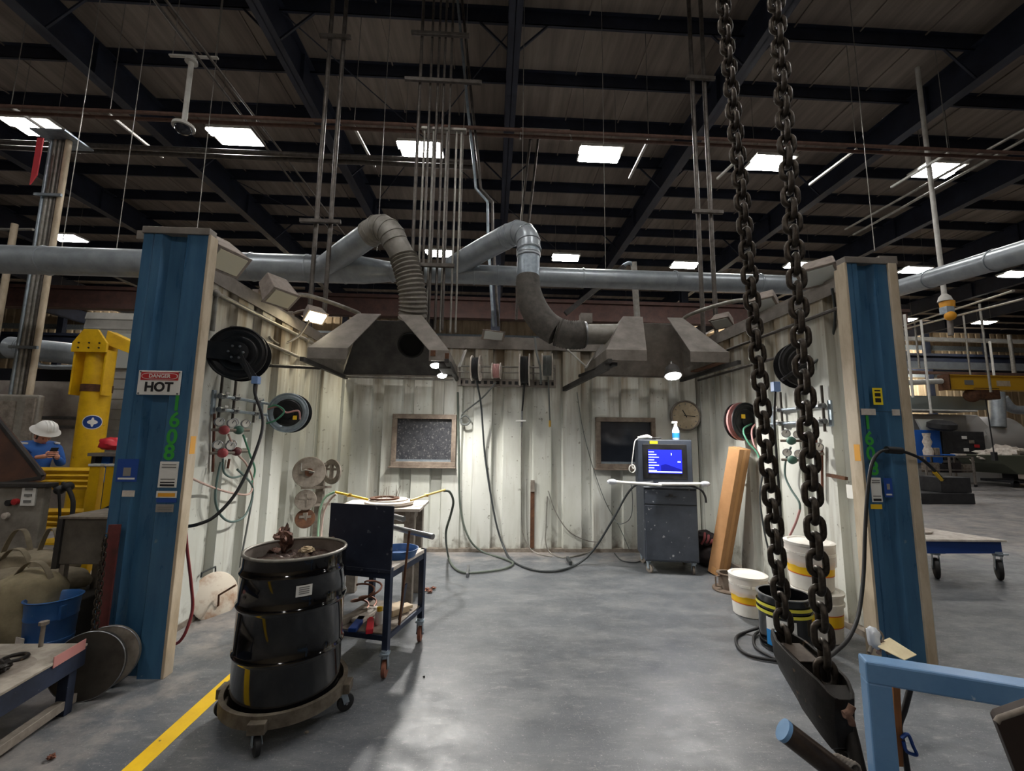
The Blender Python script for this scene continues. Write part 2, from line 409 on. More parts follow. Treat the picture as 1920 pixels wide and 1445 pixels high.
# roof bracing rods
for (x0, x1, ya, yb) in ((-4.5, .3, 8, 15.2), (.3, -4.5, 8, 15.2), (.3, 5.3, 15, 22), (-9, -4.5, 14, 21)):
    struct('ceiling_rod', MB().cyl((x0, ya, 10.35), (x1, yb, 10.35), .014, 6), 'beam_navy')
# far walls
def panel_wall(name, y, x0, x1, z1, m):
    b = MB(); n = int((x1-x0)/.6); poly = []
    for i in range(n):
        x = x0+i*.6; poly += [(x, y-.05, 0), (x+.35, y-.05, 0), (x+.4, y, 0), (x+.55, y, 0)]
    poly += [(x1, y, 0), (x1, y+.25, 0), (x0, y+.25, 0)]
    return struct(name, b.prism(poly, (0, 0, z1)), m)
panel_wall('wall_far', 32, -45, 45, 10.7, 'far_panel')
struct('wall_left_hall', MB().box((-45, -12, 0), (-44.7, 33, 10.7)), 'far_panel')
struct('wall_right_hall', MB().box((44.7, -12, 0), (45, 33, 10.7)), 'far_panel')
struct('wall_rear_hall', MB().box((-45, -12.3, 0), (45, -12, 10.7)), 'far_panel')
for z, h, m in ((9.15, .35, 'galv'), (6.95, .5, 'galv'), (7.5, .25, 'beam_navy')):
    struct('trim_girt', MB().box((-44, 31.5, z), (44, 31.75, z+h)), m)
for x in (-36, -31, -26, -21, -16, -11, 14.5, 19.2, 24, 29, 34, 39):
    struct('trim_column', MB().box((x-.2, 31.2, 0), (x+.2, 31.5, 10.6)), 'beam_navy')
# dark ventilation openings high in the far wall
for k, x in enumerate((-28, -13, 21.6, 31.2)):
    struct('window_%d' % (k+3), MB().box((x-1.6, 31.78, 7.6), (x+1.6, 31.95, 9.1)), 'glass_dark')
# crane runway girders: the reddish one behind the booth and a grey one nearer the wall
struct('ceiling_girder', MB().box((-22, 19.0, 7.15), (20, 19.35, 7.35)).box((-22, 19.15, 7.35), (20, 19.2, 8.0)).box((-22, 19.0, 8.0), (20, 19.35, 8.15)), 'girder_brown')
struct('ceiling_girder', MB().box((-40, 24.0, 6.3), (40, 24.3, 6.5)).box((-40, 24.12, 6.5), (40, 24.18, 7.0)).box((-40, 24.0, 7.0), (40, 24.3, 7.15)), 'beam_navy')
# painted floor line
fl = MB(); fl.box((-1.80, 1.2, 0), (-1.70, 4.2, .0015)); struct('floor_marking', fl, 'floor_yellow')
# ------------------------------------------------------------------ the booth: three corrugated walls
WH = 3.2
def ribs(L, p=.46, dep=.075):
    o = []; t = 0.
    while t < L:
        o += [(t, 0), (t+.12, 0), (t+.14, dep), (t+.415, dep), (t+.435, 0)]; t += p
    return [(min(a, L), b) for a, b in o]+[(L, 0)]
BX0, BX1, BY = -2.72, 3.33, 6.66
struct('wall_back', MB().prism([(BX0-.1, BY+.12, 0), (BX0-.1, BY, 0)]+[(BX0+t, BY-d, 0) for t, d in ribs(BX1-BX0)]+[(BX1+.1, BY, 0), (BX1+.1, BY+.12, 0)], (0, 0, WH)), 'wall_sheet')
LY0 = 3.35
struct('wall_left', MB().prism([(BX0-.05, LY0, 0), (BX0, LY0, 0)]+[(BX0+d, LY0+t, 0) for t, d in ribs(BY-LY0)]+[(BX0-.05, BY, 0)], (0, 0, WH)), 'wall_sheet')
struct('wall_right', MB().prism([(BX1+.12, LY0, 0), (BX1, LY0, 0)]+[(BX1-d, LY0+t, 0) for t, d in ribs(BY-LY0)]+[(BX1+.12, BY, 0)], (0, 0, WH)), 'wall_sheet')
def channel(b, p, q): return b.beam(p, q, .16, .07)
struct('trim_1', channel(MB(), (BX0-.05, LY0, WH+.03), (BX0-.05, BY, WH+.03)).beam((BX0+.085, LY0, WH-.06), (BX0+.085, BY, WH-.06), .012, .12), 'hood_steel')
struct('trim_2', channel(MB(), (BX1+.05, LY0, WH+.03), (BX1+.05, BY, WH+.03)).beam((BX1-.085, LY0, WH-.06), (BX1-.085, BY, WH-.06), .012, .12), 'hood_steel')
struct('trim_3', channel(MB(), (BX0, BY+.04, WH+.03), (BX1, BY+.04, WH+.03)).beam((BX0, BY-.085, WH-.07), (BX1, BY-.085, WH-.07), .012, .14), 'hood_steel')
struct('baseboard_back', MB().box((BX0, BY-.088, 0), (BX1, BY+.01, .05)), 'dusty_steel')
struct('baseboard_left', MB().box((BX0-.01, LY0, 0), (BX0+.088, BY, .05)), 'dusty_steel')
struct('baseboard_right', MB().box((BX1-.088, LY0, 0), (BX1+.01, BY, .05)), 'dusty_steel')
# windows in the back wall
for k, (xa, xb, sp) in enumerate(((-1.50, -.54, 1), (1.60, 2.53, 0))):
    za, zb = 1.24, 2.02; y0 = BY-.075
    w = MB(); f = .07
    for a, c in (((xa, za), (xb, za+f)), ((xa, zb-f), (xb, zb)), ((xa, za+f), (xa+f, zb-f)), ((xb-f, za+f), (xb, zb-f))):
        w.box((a[0], y0-.07, a[1]), (c[0], y0+.005, c[1]))
    w.box((xa-.03, y0-.1, za-.025), (xb+.01, y0+.005, za))
    o = struct('window_%d' % (k+1), w, 'wood_frame', bevel=.006); o.name = 'window_%d' % (k+1)
    gm = mat('pane_specked', S(70, 71, 74), .3, 0, S(46, 48, 54), 9, .5, spots=S(104, 104, 104), spot_scale=34, spot_amt=.58) if sp else mat('pane_plain', S(34, 38, 46), .16, 0, S(44, 48, 56), 3, .5)
    MB().box((xa+f, y0-.02, za+f), (xb-f, y0, zb-f)).build('window_glass', gm, o)
    MB().box((xa+f, y0-.035, za+f), (xb-f, y0-.018, za+f+.03)).build('window_sash', 'galv', o)
# blue end posts
def post(name, x0, x1, y0, y1, trims, h):
    t = bpy.data.objects.new(name, None); COL.objects.link(t); t.location = ((x0+x1)/2, y0, 0); t['kind'] = 'structure'
    w = x1-x0; g = (x0+.32*w, x0+.64*w)
    b = MB().prism([(x0, y1, 0), (x0, y0, 0), (x0+.14*w, y0, 0), (x0+.155*w, y0+.008, 0), (x0+.17*w, y0, 0), (g[0]-.015, y0, 0), (g[0]+.02, y0+.045, 0), (g[1]-.02, y0+.045, 0), (g[1]+.015, y0, 0), (x1, y0, 0), (x1, y1, 0)], (0, 0, h))
    b.build('post_cladding', 'blue_post', t)
    MB().box((x0-.01, y0-.012, h-.005), (x1+.01, y1, h+.05)).build('post_cap', 'hood_steel', t, bevel=.004)
    for a, c in trims: MB().box(a, c).build('post_trim', 'cream', t, bevel=.004)
    return t
PL = post('wall_post_left', -2.71, -2.225, 3.25, 3.325, [((-2.226, 3.245, 0), (-2.205, 3.335, 3.2))], 3.2)
PR = post('wall_post_right', 2.945, 3.305, 3.3, 3.38, [((2.93, 3.29, 0), (2.95, 3.375, 3.17)), ((3.305, 3.28, 0), (3.375, 3.40, 3.17))], 3.17)
MB().box((2.96, 3.38, 0), (3.40, 3.44, 3.15)).build('post_core', 'cream', PR)
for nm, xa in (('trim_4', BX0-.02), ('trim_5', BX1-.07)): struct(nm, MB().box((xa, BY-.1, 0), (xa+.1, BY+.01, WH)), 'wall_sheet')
# stencilled numbers and seam plates of the posts
for ch, x, y in (('1', 331, 757), ('6', 327, 788), ('0', 322, 820), ('8', 317, 849)):
    p = at(x, y, Y=3.247); text('painted_digit', ch, 'paint_green', PL, (p.x, 3.248, p.z), (1, 0, 0), (0, 0, 1), .155, .0008, fat=.004)
for ch, x, y in (('1', 1627, 793), ('6', 1630, 823), ('0', 1633, 851), ('8', 1639, 879)):
    p = at(x, y, Y=3.298); text('painted_digit', ch, 'paint_green', PR, (p.x, 3.299, p.z), (1, 0, 0), (0, 0, 1), .15, .0008, fat=.004)
for x, y, w in ((1627, 772, .12), (1679, 773, .06)):
    p = at(x, y, Y=3.3); MB().boxc((p.x, 3.296, p.z), (w, .008, .05)).build('seam_plate', 'dusty_white', PR)
MB().box((2.95, 3.297, 1.915), (3.304, 3.3, 1.918)).build('seam', 'ink', PR)
# ------------------------------------------------------------------ high bay lights
def highbay(x, y, z, kind=0):
    t = thing('high_bay_light', 'placeholder', 'ceiling light', (x, y, z), 'high bay lights in rows under the roof')
    MB().box((x-.52, y-.3, z+.02), (x+.52, y+.3, z+.09)).box((x-.2, y-.1, z+.09), (x+.2, y+.1, z+.15)).build('housing', 'white_paint', t, bevel=.01)
    for s in (-1, 1): MB().box((x-.5+.04*s, y+s*.15-.115, z-.005), (x+.46+.04*s, y+s*.15+.115, z+.02)).build('lens', 'light_lens' if not kind else 'light_far', t)
    for s in (-1, 1): MB().cyl((x+.4*s, y, z+.08), (x+.4*s, y, 10.66), .006, 5).build('hanging_cable', 'pipe_grey', t)
    return t
LIGHT0 = None
ROWN = {1: 'front row', 2: 'second row', 3: 'third row'}
rowpx = {1: [(70, 240), (443, 258), (790, 282), (1125, 291), (1445, 307), (1758, 321)], 2: [(125, 447), (826, 476), (1061, 484), (1284, 498), (1500, 498), (1716, 507), (1905, 515)], 3: [(128, 550), (684, 568), (852, 576), (1188, 586), (1360, 592), (1697, 600), (1846, 605)]}
desc = {1: ['glaring light seen edge-on beside the red strip atop the conduit column', 'lit high bay light just right of the dome camera', 'lit high bay light behind the middle bundle of drop pipes', 'large lit high bay light right of the navy middle rafter', 'lit high bay light partly behind the right-hand chain strand', 'lit high bay light at far right above the long slanting conduits'],
        2: ['white light just above the silver duct left of the blue post', 'lit high bay light seen between the two arched exhaust elbows', 'lit high bay light over the thin duct right of the second elbow', 'lit high bay light over the duct near the right drop pipes', 'lit high bay light behind the right chain near the right wall top', 'lit high bay light just right of the right blue post top', 'lit high bay light cut by the right picture edge above the crane beam'],
        3: ['thin distant lit light under the silver duct behind the yellow crane post', 'small distant light behind the left hood near the left drop pipes', 'small distant light right of the ribbed flexible duct', 'small distant light just above the right hood peak', 'small distant light above the right booth wall near the chain', 'distant light beside the right blue post above the guard rails', 'distant light hanging over the yellow crane beam at right']}
for row, l in rowpx.items():
    for (x, y), dsc in zip(l, desc[row]):
        p = at(x, y, Z=8.6)
        if LIGHT0 is None: LIGHT0 = highbay(p.x, p.y, 8.6); o = LIGHT0
        else: o = dup(LIGHT0, p, '')
        o['label'] = dsc; o['group'] = 'high bay lights in rows under the roof'
for x, y in [(-7, 2.6), (-1.9, 2.6), (2.5, 2.6), (7.2, 2.6), (-4, -4), (4.5, -4), (0, -9), (-17, 3), (18, 3)]:
    o = dup(LIGHT0, (x, y, 8.6), 'lit high bay light out of frame above the camera end of the hall')
def wash(x, y, z, e, rot, sz=3., col=(1, .9, .75)):
    l = bpy.data.lights.new('unseen_wash', 'AREA'); l.shape = 'RECTANGLE'; l.size = sz; l.size_y = .2; l.energy = e; l.color = col
    o = bpy.data.objects.new('unseen_wash', l); COL.objects.link(o); o.location = (x, y, z); o.rotation_euler = rot
for x in (17, 24, 31, -16, -24): wash(x, 30.0, 7.25, 420, (radians(120), 0, 0)); wash(x, 29.0, 5.6, 230, (radians(60), 0, 0))  # unseen washes: upper ones follow light on the panels, lower ones added to brighten
SC.world = bpy.data.worlds.new('world'); SC.world.use_nodes = True
SC.world.node_tree.nodes['Background'].inputs[0].default_value = (.5, .55, .65, 1); SC.world.node_tree.nodes['Background'].inputs[1].default_value = .0
SC.view_settings.view_transform = 'Standard'; SC.view_settings.look = 'None'; SC.view_settings.gamma = 1; SC.view_settings.exposure = .38; SC.view_settings.use_curve_mapping = False
try:
    SC.cycles.max_bounces = 6; SC.cycles.diffuse_bounces = 4; SC.cycles.glossy_bounces = 3; SC.cycles.sample_clamp_indirect = 6; SC.cycles.use_denoising = True
except Exception: pass
# ================================================================== EXHAUST: ducts, branches, hoods
def quad(b, a, bb, c, d, t):
    a, bb, c, d = V(a), V(bb), V(c), V(d); n = (bb-a).cross(d-a).normalized()*t
    return b.prism([a-n/2, bb-n/2, c-n/2, d-n/2], n)
def band(parent, p, d, r, name='band', m='duct_paint', w=.03):
    d = V(d).normalized(); p = V(p)
    MB().lathe([(r, -w/2), (r+.008, -w/2), (r+.012, 0), (r+.008, w/2), (r, w/2)], p, d, 24, cap=False).build(name, m, parent, 40)
DY, DZ = 6.95, 4.43
MD = thing('main_duct', 'long silver duct running across the hall behind the booth wall', 'duct', (-2, DY, DZ))
MB().cyl((-12, DY, DZ), (-2.45, DY, DZ), .225, 32).build('duct_pipe', 'duct_paint', MD, 40)
MB().tube([(-2.45, DY, DZ), (-2.2, DY, DZ), (-1.75, DY, DZ-.01)], [.225, .225, .165], 32).build('duct_reducer', 'duct_paint', MD, 40)
MB().cyl((-1.78, DY, DZ-.01), (6.2, DY, DZ-.03), .162, 28).build('duct_pipe', 'duct_paint', MD, 40)
for x in (-10.5, -8.9, -7.25, -5.4, -4.0, -3.1, -2.5): band(MD, (x, DY, DZ), (1, 0, 0), .226)
for x in (-1.72, -1.45, -.35, .05, 1.5, 3.1, 4.6): band(MD, (x, DY, DZ-.015), (1, 0, 0), .163)
for x in (-9.5, -6.2, -.6, 1.9, 3.6): MB().cyl((x, DY, DZ+.15), (x, DY, 10.4), .006, 5).build('hanger_rod', 'pipe_grey', MD)
SD = thing('slanting_duct', 'silver round duct slanting up to the right beyond the right blue post', 'duct', at(1690, 540, Y=7.4))
pa, pb = at(1630, 556, Y=8.0), at(2030, 440, Y=4.3); dd = (pb-pa)
MB().cyl(pa, pb, .15, 28).build('duct_pipe', 'duct_paint', SD, 40)
for t in (.12, .42, .72): band(SD, pa+dd*t, dd, .151)
def flexr(n, r, a): return [r+(a if i % 2 else -a) for i in range(n)]
# branch to the left hood
B1 = thing('exhaust_branch', 'arched exhaust branch with ribbed grey flexible hose feeding the left hood', 'exhaust duct', at(720, 430, Y=6.1), 'exhaust branches')
q = [at(596, 512, Y=6.95), at(650, 470, Y=6.6), at(698, 436, Y=6.25)]
MB().tube(q, .185, 28).build('branch_pipe', 'duct_paint', B1, 40)
e = spline([at(692, 440, Y=6.28), at(712, 427, Y=6.15), at(731, 436, Y=6.05), at(741, 455, Y=6.05)], 6)
MB().tube(e, [.19]*len(e), 28).build('elbow', 'duct_dusty', B1, 40)
for i in (0, 2, 5, 8, 11, 14): band(B1, e[i], e[min(i+1, len(e)-1)]-e[max(i-1, 0)], .19, 'elbow_seam', 'duct_dusty')
MB().tube([at(739, 450, Y=6.05), at(758, 486, Y=6.08)], .18, 28).build('drop_pipe', 'duct_dusty', B1, 40)
f = spline([at(756, 480, Y=6.08), at(766, 512, Y=6.1), at(773, 548, Y=6.15), at(774, 585, Y=6.25), at(768, 625, Y=6.42)], 10)
MB().tube(f, flexr(len(f), .198, .013), 28).build('flexible_hose', 'flex', B1, 20)
# branch to the right hood
B2 = thing('exhaust_branch', 'arched exhaust branch with black sagging flexible hose feeding the right hood', 'exhaust duct', at(990, 440, Y=6.0), 'exhaust branches')
MB().tube([at(842, 505, Y=6.95), at(905, 468, Y=6.55), at(952, 443, Y=6.2)], .18, 28).build('branch_pipe', 'duct_paint', B2, 40)
e = spline([at(945, 447, Y=6.24), at(970, 436, Y=6.08), at(988, 446, Y=5.95), at(992, 472, Y=5.9)], 6)
MB().tube(e, .172, 28).build('elbow', 'duct_paint', B2, 40)
for i in (0, 3, 6, 10, 14, 17): band(B2, e[i], e[min(i+1, len(e)-1)]-e[max(i-1, 0)], .172, 'elbow_seam')
MB().tube([at(991.5, 464, Y=5.9), at(990, 524, Y=5.9)], .162, 28).build('drop_pipe', 'galv', B2, 40)
band(B2, at(991, 476, Y=5.9), (0, 0, 1), .165, 'elbow_seam'); band(B2, at(991, 480, Y=5.9), (0, 0, 1), .165, 'elbow_seam')
f = spline([at(990, 519, Y=5.9), at(991, 548, Y=5.88), at(1002, 580, Y=5.85), at(1022, 607, Y=5.8), at(1044, 622, Y=5.75)], 10)
mat('flex_black', S(84, 80, 75), .75, 0, S(62, 59, 56), 14, .5, bump=.1)
MB().tube(f, [.165+.03*min(1, i/18)+(.003 if i % 2 else 0) for i in range(len(f))], 28).build('flexible_hose', 'flex_black', B2, 60)
f2 = spline([f[-1], at(1068, 628, Y=5.72), at(1095, 627, Y=5.72)], 12)
MB().tube(f2, [a*(1-.25*max(0, i/len(f2)-.75)) for i, a in enumerate(flexr(len(f2), .195, .007))], 28).build('flexible_hose', 'flex_black', B2, 80)
MB().cyl(at(1090, 627, Y=5.72), at(1172, 626, Y=5.72), .14, 28).build('inlet_pipe', 'duct_dusty', B2, 40)
band(B2, at(1096, 627, Y=5.72), (1, 0, 0), .17, 'hose_clamp', 'steel')
def hood(label, xl, xr, tl, tr, o_lo, o_hi, zb, hole, lamps, pipe_side=False):
    yf, yb, yt, zt, lip = 5.2, 6.45, 5.78, zb+.74, .13
    zl = zb+lip
    H = thing('fume_hood', label, 'fume hood', ((xl+xr)/2, 5.8, zb), 'sheet steel fume hoods')
    for nm, b0, b1, t0, t1 in (('left_wing', xl, o_lo[0], tl, o_hi[0]), ('right_wing', o_lo[1], xr, o_hi[1], tr)):
        w = MB(); quad(w, (b0, yf, zl), (b1, yf, zl), (t1, yt, zt), (t0, yt, zt), .012)
        quad(w, (b0, yf, zb), (b1, yf, zb), (b1, yf, zl+.004), (b0, yf, zl+.004), .012)
        MBo = w.build('front_wing', 'hood_steel', H)
    s = MB()
    quad(s, (xl, yb, zl), (xl, yf, zl), (tl, yt, zt), (tl, 5.95, zt-.04), .012)
    quad(s, (xl, yb, zb), (xl, yf, zb), (xl, yf, zl), (xl, yb, zl), .012); s.build('side_panel', 'hood_steel', H)
    s = MB()
    quad(s, (xr, yf, zl), (xr, yb, zl), (tr, 5.95, zt-.04), (tr, yt, zt), .012)
    quad(s, (xr, yf, zb), (xr, yb, zb), (xr, yb, zl), (xr, yf, zl), .012); s.build('side_panel', 'hood_steel', H)
    s = MB(); quad(s, (xl, yb, zb), (xr, yb, zb), (tr, 5.95, zt-.04), (tl, 5.95, zt-.04), .012)
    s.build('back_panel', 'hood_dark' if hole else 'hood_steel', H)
    s = MB(); s.beam((xl, yb, zb-.01), (xr, yb, zb-.01), .03, .02); s.build('bottom_rim', 'hood_steel', H)
    # seam between the back panel halves
    if hole:
        px_, pz = hole; t = (pz-zb)/(zt-.04-zb); py = yb+(5.95-yb)*t
        n = Vector((0, -(zt-.04-zb), (5.95-yb))).normalized()
        MB().lathe([(.19, 0), (.19, .03), (.165, .03), (.16, -.0), (1e-4, -.0)], (px_, py-.012, pz), n if n.y < 0 else -n, 28).build('exhaust_collar', mat('hole_black', S(8, 8, 8), .9), H, 40)  # collar ring; flat black disc paints the dark of the duct opening
    for (a, b_) in ((xl, xl), (xr, xr)):
        MB().beam((a, 4.98 if a == xr else 5.05, zb-.035), (a, 6.6, zb-.035), .05, .05).build('support_rail', 'hood_dark', H, bevel=.004)
    for (p, dr, r) in lamps:
        p = V(p); dr = V(dr).normalized()
        lp = MB().lathe([(.03, .16), (r*.8, .12), (r*1.12, .03), (r*1.15, -.005), (r, -.005)], p, -dr, 20, cap=False).build('hood_lamp', 'hood_dark', H, 40)
        MB().lathe([(r*1.02, 0), (r*.9, -.02), (r*.5, -.035), (1e-4, -.04)], p, -dr, 20).build('lamp_lens', 'lamp_hot', lp, 60)
        MB().cyl(p-dr*.14, (p.x, p.y+.05, zb+.02), .012, 8).build('lamp_stem', 'hood_dark', lp)
        L_ = bpy.data.lights.new('hood_lamp_light', 'SPOT'); L_.energy = 150; L_.spot_size = radians(150); L_.spot_blend = .6; L_.shadow_soft_size = r; L_.color = (1, .96, .9)
        lo = bpy.data.objects.new('hood_lamp_light', L_); COL.objects.link(lo); lo.location = p+dr*.06
        lo.rotation_euler = dr.to_track_quat('-Z', 'Y').to_euler()
    return H
HL = hood('left grey sheet steel fume hood lit by two small lamps', -2.25, -.55, -1.87, -1.0, (-1.78, -.79), (-1.555, -1.32), 2.6, (-1.2, 3.0),
     [(at(817, 684, Y=5.30), (.1, -.25, -1), .065), (at(829, 703, Y=5.95), (.15, -.3, -1), .065)])
HR = hood('right grey sheet steel fume hood with one glaring lamp', 1.42, 2.99, 1.825, 2.675, (1.93, 2.49), (2.10, 2.458), 2.66, None,
     [(at(1262, 704, Y=5.25), (-.05, -.35, -1), .095)])
# orange corrosion patches and lamp boxes on the hood rails
for (x, y, Y_), w in (((812, 662, 5.19), .06), ((838, 667, 5.19), .05)):
    p = at(x, y, Y=Y_); MB().boxc(p, (w, .008, .07)).build('rust_patch', 'rust', HL)
p = at(1330, 690, Y=5.6); MB().boxc((2.92, 5.6, 2.672), (.1, .8, .02)).build('rust_patch', 'rust', HR)
MB().boxc((-.60, 5.5, 2.56), (.16, .5, .09)).build('lamp_box', 'hood_dark', HL, bevel=.01)
MB().beam((1.40, 5.1, 2.55), (1.12, 6.6, 2.45), .06, .07).build('swing_arm', 'hood_dark', HR, bevel=.005)
MB().beam((1.55, 5.3, 2.63), (1.3, 6.2, 2.6), .09, .05).build('lamp_box', 'black_paint', HR, bevel=.01)
for a, b_ in (((1064, 655), (1098, 686)), ((1124, 655), (1098, 690))):
    tag(MB().beam(at(*a, Y=6.2), at(*b_, Y=6.15), .05, .02).build('strut', 'white_paint', bevel=.004), 'white strut %s of the V under the black flexible hose' % ('left' if a[0] < 1100 else 'right'), 'strut', 'white V struts by the right hood')
tag(MB().beam(at(873, 656, Y=6.1), at(861, 688, Y=6.05), .07, .02).build('strut', 'white_paint', bevel=.004), 'short white strut beside the right edge of the left hood', 'strut')
# ================================================================== FLOODLIGHTS
def flood(label, p, face, size=.3, lens='lens_off', on=False, stem=None, depth=.2, asp=.72):
    p = V(p); n = V(face).normalized(); x = V((0, 0, 1)).cross(n).normalized(); z = n.cross(x)
    M = Matrix((x, n, z)).transposed().to_4x4(); M.translation = p
    t = thing('floodlight', label, 'floodlight', p, 'floodlights along the booth wall tops')
    w, h = size*.5, size*.5*asp
    b = MB(M); k = .75
    A = [(-w, 0, -h), (w, 0, -h), (w, 0, h), (-w, 0, h)]; B = [(-w*k, -depth, -h*k), (w*k, -depth, -h*k), (w*k, -depth, h*k), (-w*k, -depth, h*k)]
    va, vb = b.vs(A), b.vs(B); b.face(va[::-1]); b.face(vb)
    for i in range(4): b.face([va[i], va[(i+1) % 4], vb[(i+1) % 4], vb[i]])
    b.build('housing', 'flood_body', t, bevel=.012)
    MB(M).box((-w*.86, -.002, -h*.82), (w*.86, .012, h*.82)).build('lens', 'lamp_warm' if on else lens, t, bevel=.004)
    MB(M).box((-w*1.05, -.01, -h*1.05), (w*1.05, .006, -h*.84)).box((-w*1.05, -.01, h*.84), (w*1.05, .006, h*1.05)).box((-w*1.05, -.01, -h), (-w*.86, .006, h)).box((w*.86, -.01, -h), (w*1.05, .006, h)).build('bezel', 'flood_body', t, bevel=.004)
    if stem is not None:
        MB().tube(spline([p-n*depth*.8, (p-n*depth*.8+V(stem))/2+Vector((0, 0, .03)), stem], 5), .018, 8).build('knuckle_arm', 'flood_body', t, 50)
        MB().boxc(stem, (.07, .07, .07)).build('junction_box', 'flood_body', t, bevel=.01)
    return t
flood('unlit pale floodlight on wall top right beside left blue post', at(428, 492, Y=3.7), (.62, -.22, -.62), .31, 'lens_off', stem=(-2.78, 3.72, 3.3), depth=.30)
flood('unlit floodlight, second along the left wall top', at(528, 560, Y=4.85), (.5, -.25, -.75), .33, 'lens_off', stem=(-2.75, 4.9, 3.3), depth=.30)
def warm(p):
    l = bpy.data.lights.new('flood_lamp', 'SPOT'); l.energy = 45; l.spot_size = radians(140); l.spot_blend = .7; l.shadow_soft_size = .08; l.color = (1, .9, .68)
    o = bpy.data.objects.new('flood_lamp', l); COL.objects.link(o); d = Vector((.45, .1, -.85)); o.location = p+Vector((.05, -.04, -.06)); o.rotation_euler = d.to_track_quat('-Z', 'Y').to_euler()
warm(at(592, 595, Y=5.7))
F3 = flood('lit yellowish floodlight, third along the left wall top', at(592, 595, Y=5.7), (.5, -.42, -.8), .27, on=True, stem=(-2.75, 5.75, 3.3), depth=.16)
flood('small slim floodlight hanging at middle of back wall top', at(925, 629, Y=6.35), (.25, -.8, -.6), .34, 'lens_pale', stem=(0.06, 6.6, 3.26), depth=.08, asp=.45)
flood('floodlight with white tubes near right wall top beside right blue post', at(1535, 518, Y=3.95), (-.45, -.3, -.85), .34, 'lens_pale', stem=(3.4, 4.1, 3.32), depth=.16)
flood('floodlight on right wall top between the two chain strands', at(1431, 572, Y=4.9), (-.45, -.3, -.85), .30, 'lens_pale', stem=(3.4, 5.0, 3.32), depth=.16)
flood('floodlight on right wall top left of the chain above the hood', at(1353, 606, Y=5.85), (-.45, -.3, -.85), .28, 'lens_pale', stem=(3.4, 5.9, 3.32), depth=.14)
# ================================================================== PIPES ON THE BOOTH WALLS
def pipe(label, pts, r, m='pipe_grey', cat='pipe', group=None, name='pipe', parent=None, fit=()):
    t = MB().tube(pts, r, 10)
    for i in fit:
        p = V(pts[i]); t.ball(p, r*1.7, 8)
    o = t.build(name, m, parent, 50)
    if parent is None: tag(o, label, cat, group)
    return o
Xw = BX0+.105
pipe('upper grey conduit sloping along the left wall under floodlights', [(Xw, 4.0, 2.62), (Xw, 4.0, 2.98), (Xw, 6.0, 3.0), (Xw, 6.55, 2.99)], .022, fit=(1, 2), name='conduit')
pipe('grey conduit along the left wall just above the big black reel', [(Xw, 4.3, 2.72), (Xw, 6.5, 2.72)], .02, fit=(0,), name='conduit')
pipe('bent flexible conduit from the lit floodlight to the left wall', spline([at(580, 600, Y=5.6), at(560, 630, Y=5.6), at(527, 645, Y=5.4), at(505, 632, Y=5.0)], 6), .014, name='conduit')
pipe('bent pipe looping over the left rear corner of the booth', spline([(-2.72, 5.3, 3.36), (-2.5, 5.6, 3.52), (-2.15, 6.3, 3.55), (-2.05, 6.5, 3.5), (-2.03, 6.55, 3.2)], 6), .03, name='conduit')
pipe('dark threaded rod from left wall to the left hood rail', [at(505, 685, Y=4.9), at(600, 690, Y=5.6)], .02, 'hook_iron', name='rod')
Xr = BX1-.105
pipe('upper conduit sloping along the right wall behind the chain', [(Xr, 3.7, 2.92), (Xr, 6.5, 2.92)], .018, 'pipe_dark', name='conduit')
pipe('lower conduit along the right wall above the big reel', [(Xr, 4.5, 2.62), (Xr, 6.5, 2.62)], .018, 'pipe_dark', name='conduit')
pipe('bent pipe looping over the right rear corner of the booth', spline([(2.95, 6.5, 3.2), (2.96, 6.45, 3.5), (3.05, 6.3, 3.62), (3.3, 5.6, 3.6), (3.42, 5.1, 3.45), (3.44, 4.9, 3.3)], 6), .03, name='conduit')
pipe('horizontal rail under the left hood in front of back wall', [at(640, 706, Y=6.5), at(850, 712, Y=6.5)], .016, name='rail_pipe')
# gas manifolds
def manifold(label, X, s, ys, za, zb, regs, rlabels):
    t = thing('gas_manifold', label, 'gas manifold', (X, ys[0], zb), 'gas manifolds on the side walls')
    for z in (za, zb):
        MB().cyl((X, ys[0], z), (X, ys[-1]+.25, z), .016, 10).build('manifold_pipe', 'galv', t, 50)
        for y in ys:
            MB().cyl((X, y-.03, z), (X, y+.03, z), .026, 10).cyl((X, y, z), (X+s*.05, y, z), .014, 8).build('valve', 'steel', t, 50)
            MB().boxc((X+s*.05, y, z+.03), (.012, .05, .02)).build('valve_handle', 'white_paint', t)
    for y in ys: MB().cyl((X-s*.01, y, zb-.1), (X-s*.01, y, za+.2), .013, 8).build('riser', 'pipe_dark', t, 50)
    for y in (ys[0]-.05, ys[-1]+.2): MB().box((X-s*.05, y-.02, zb-.05), (X-s*.03, y+.02, za+.05)).build('strut_channel', 'galv', t)
    return t
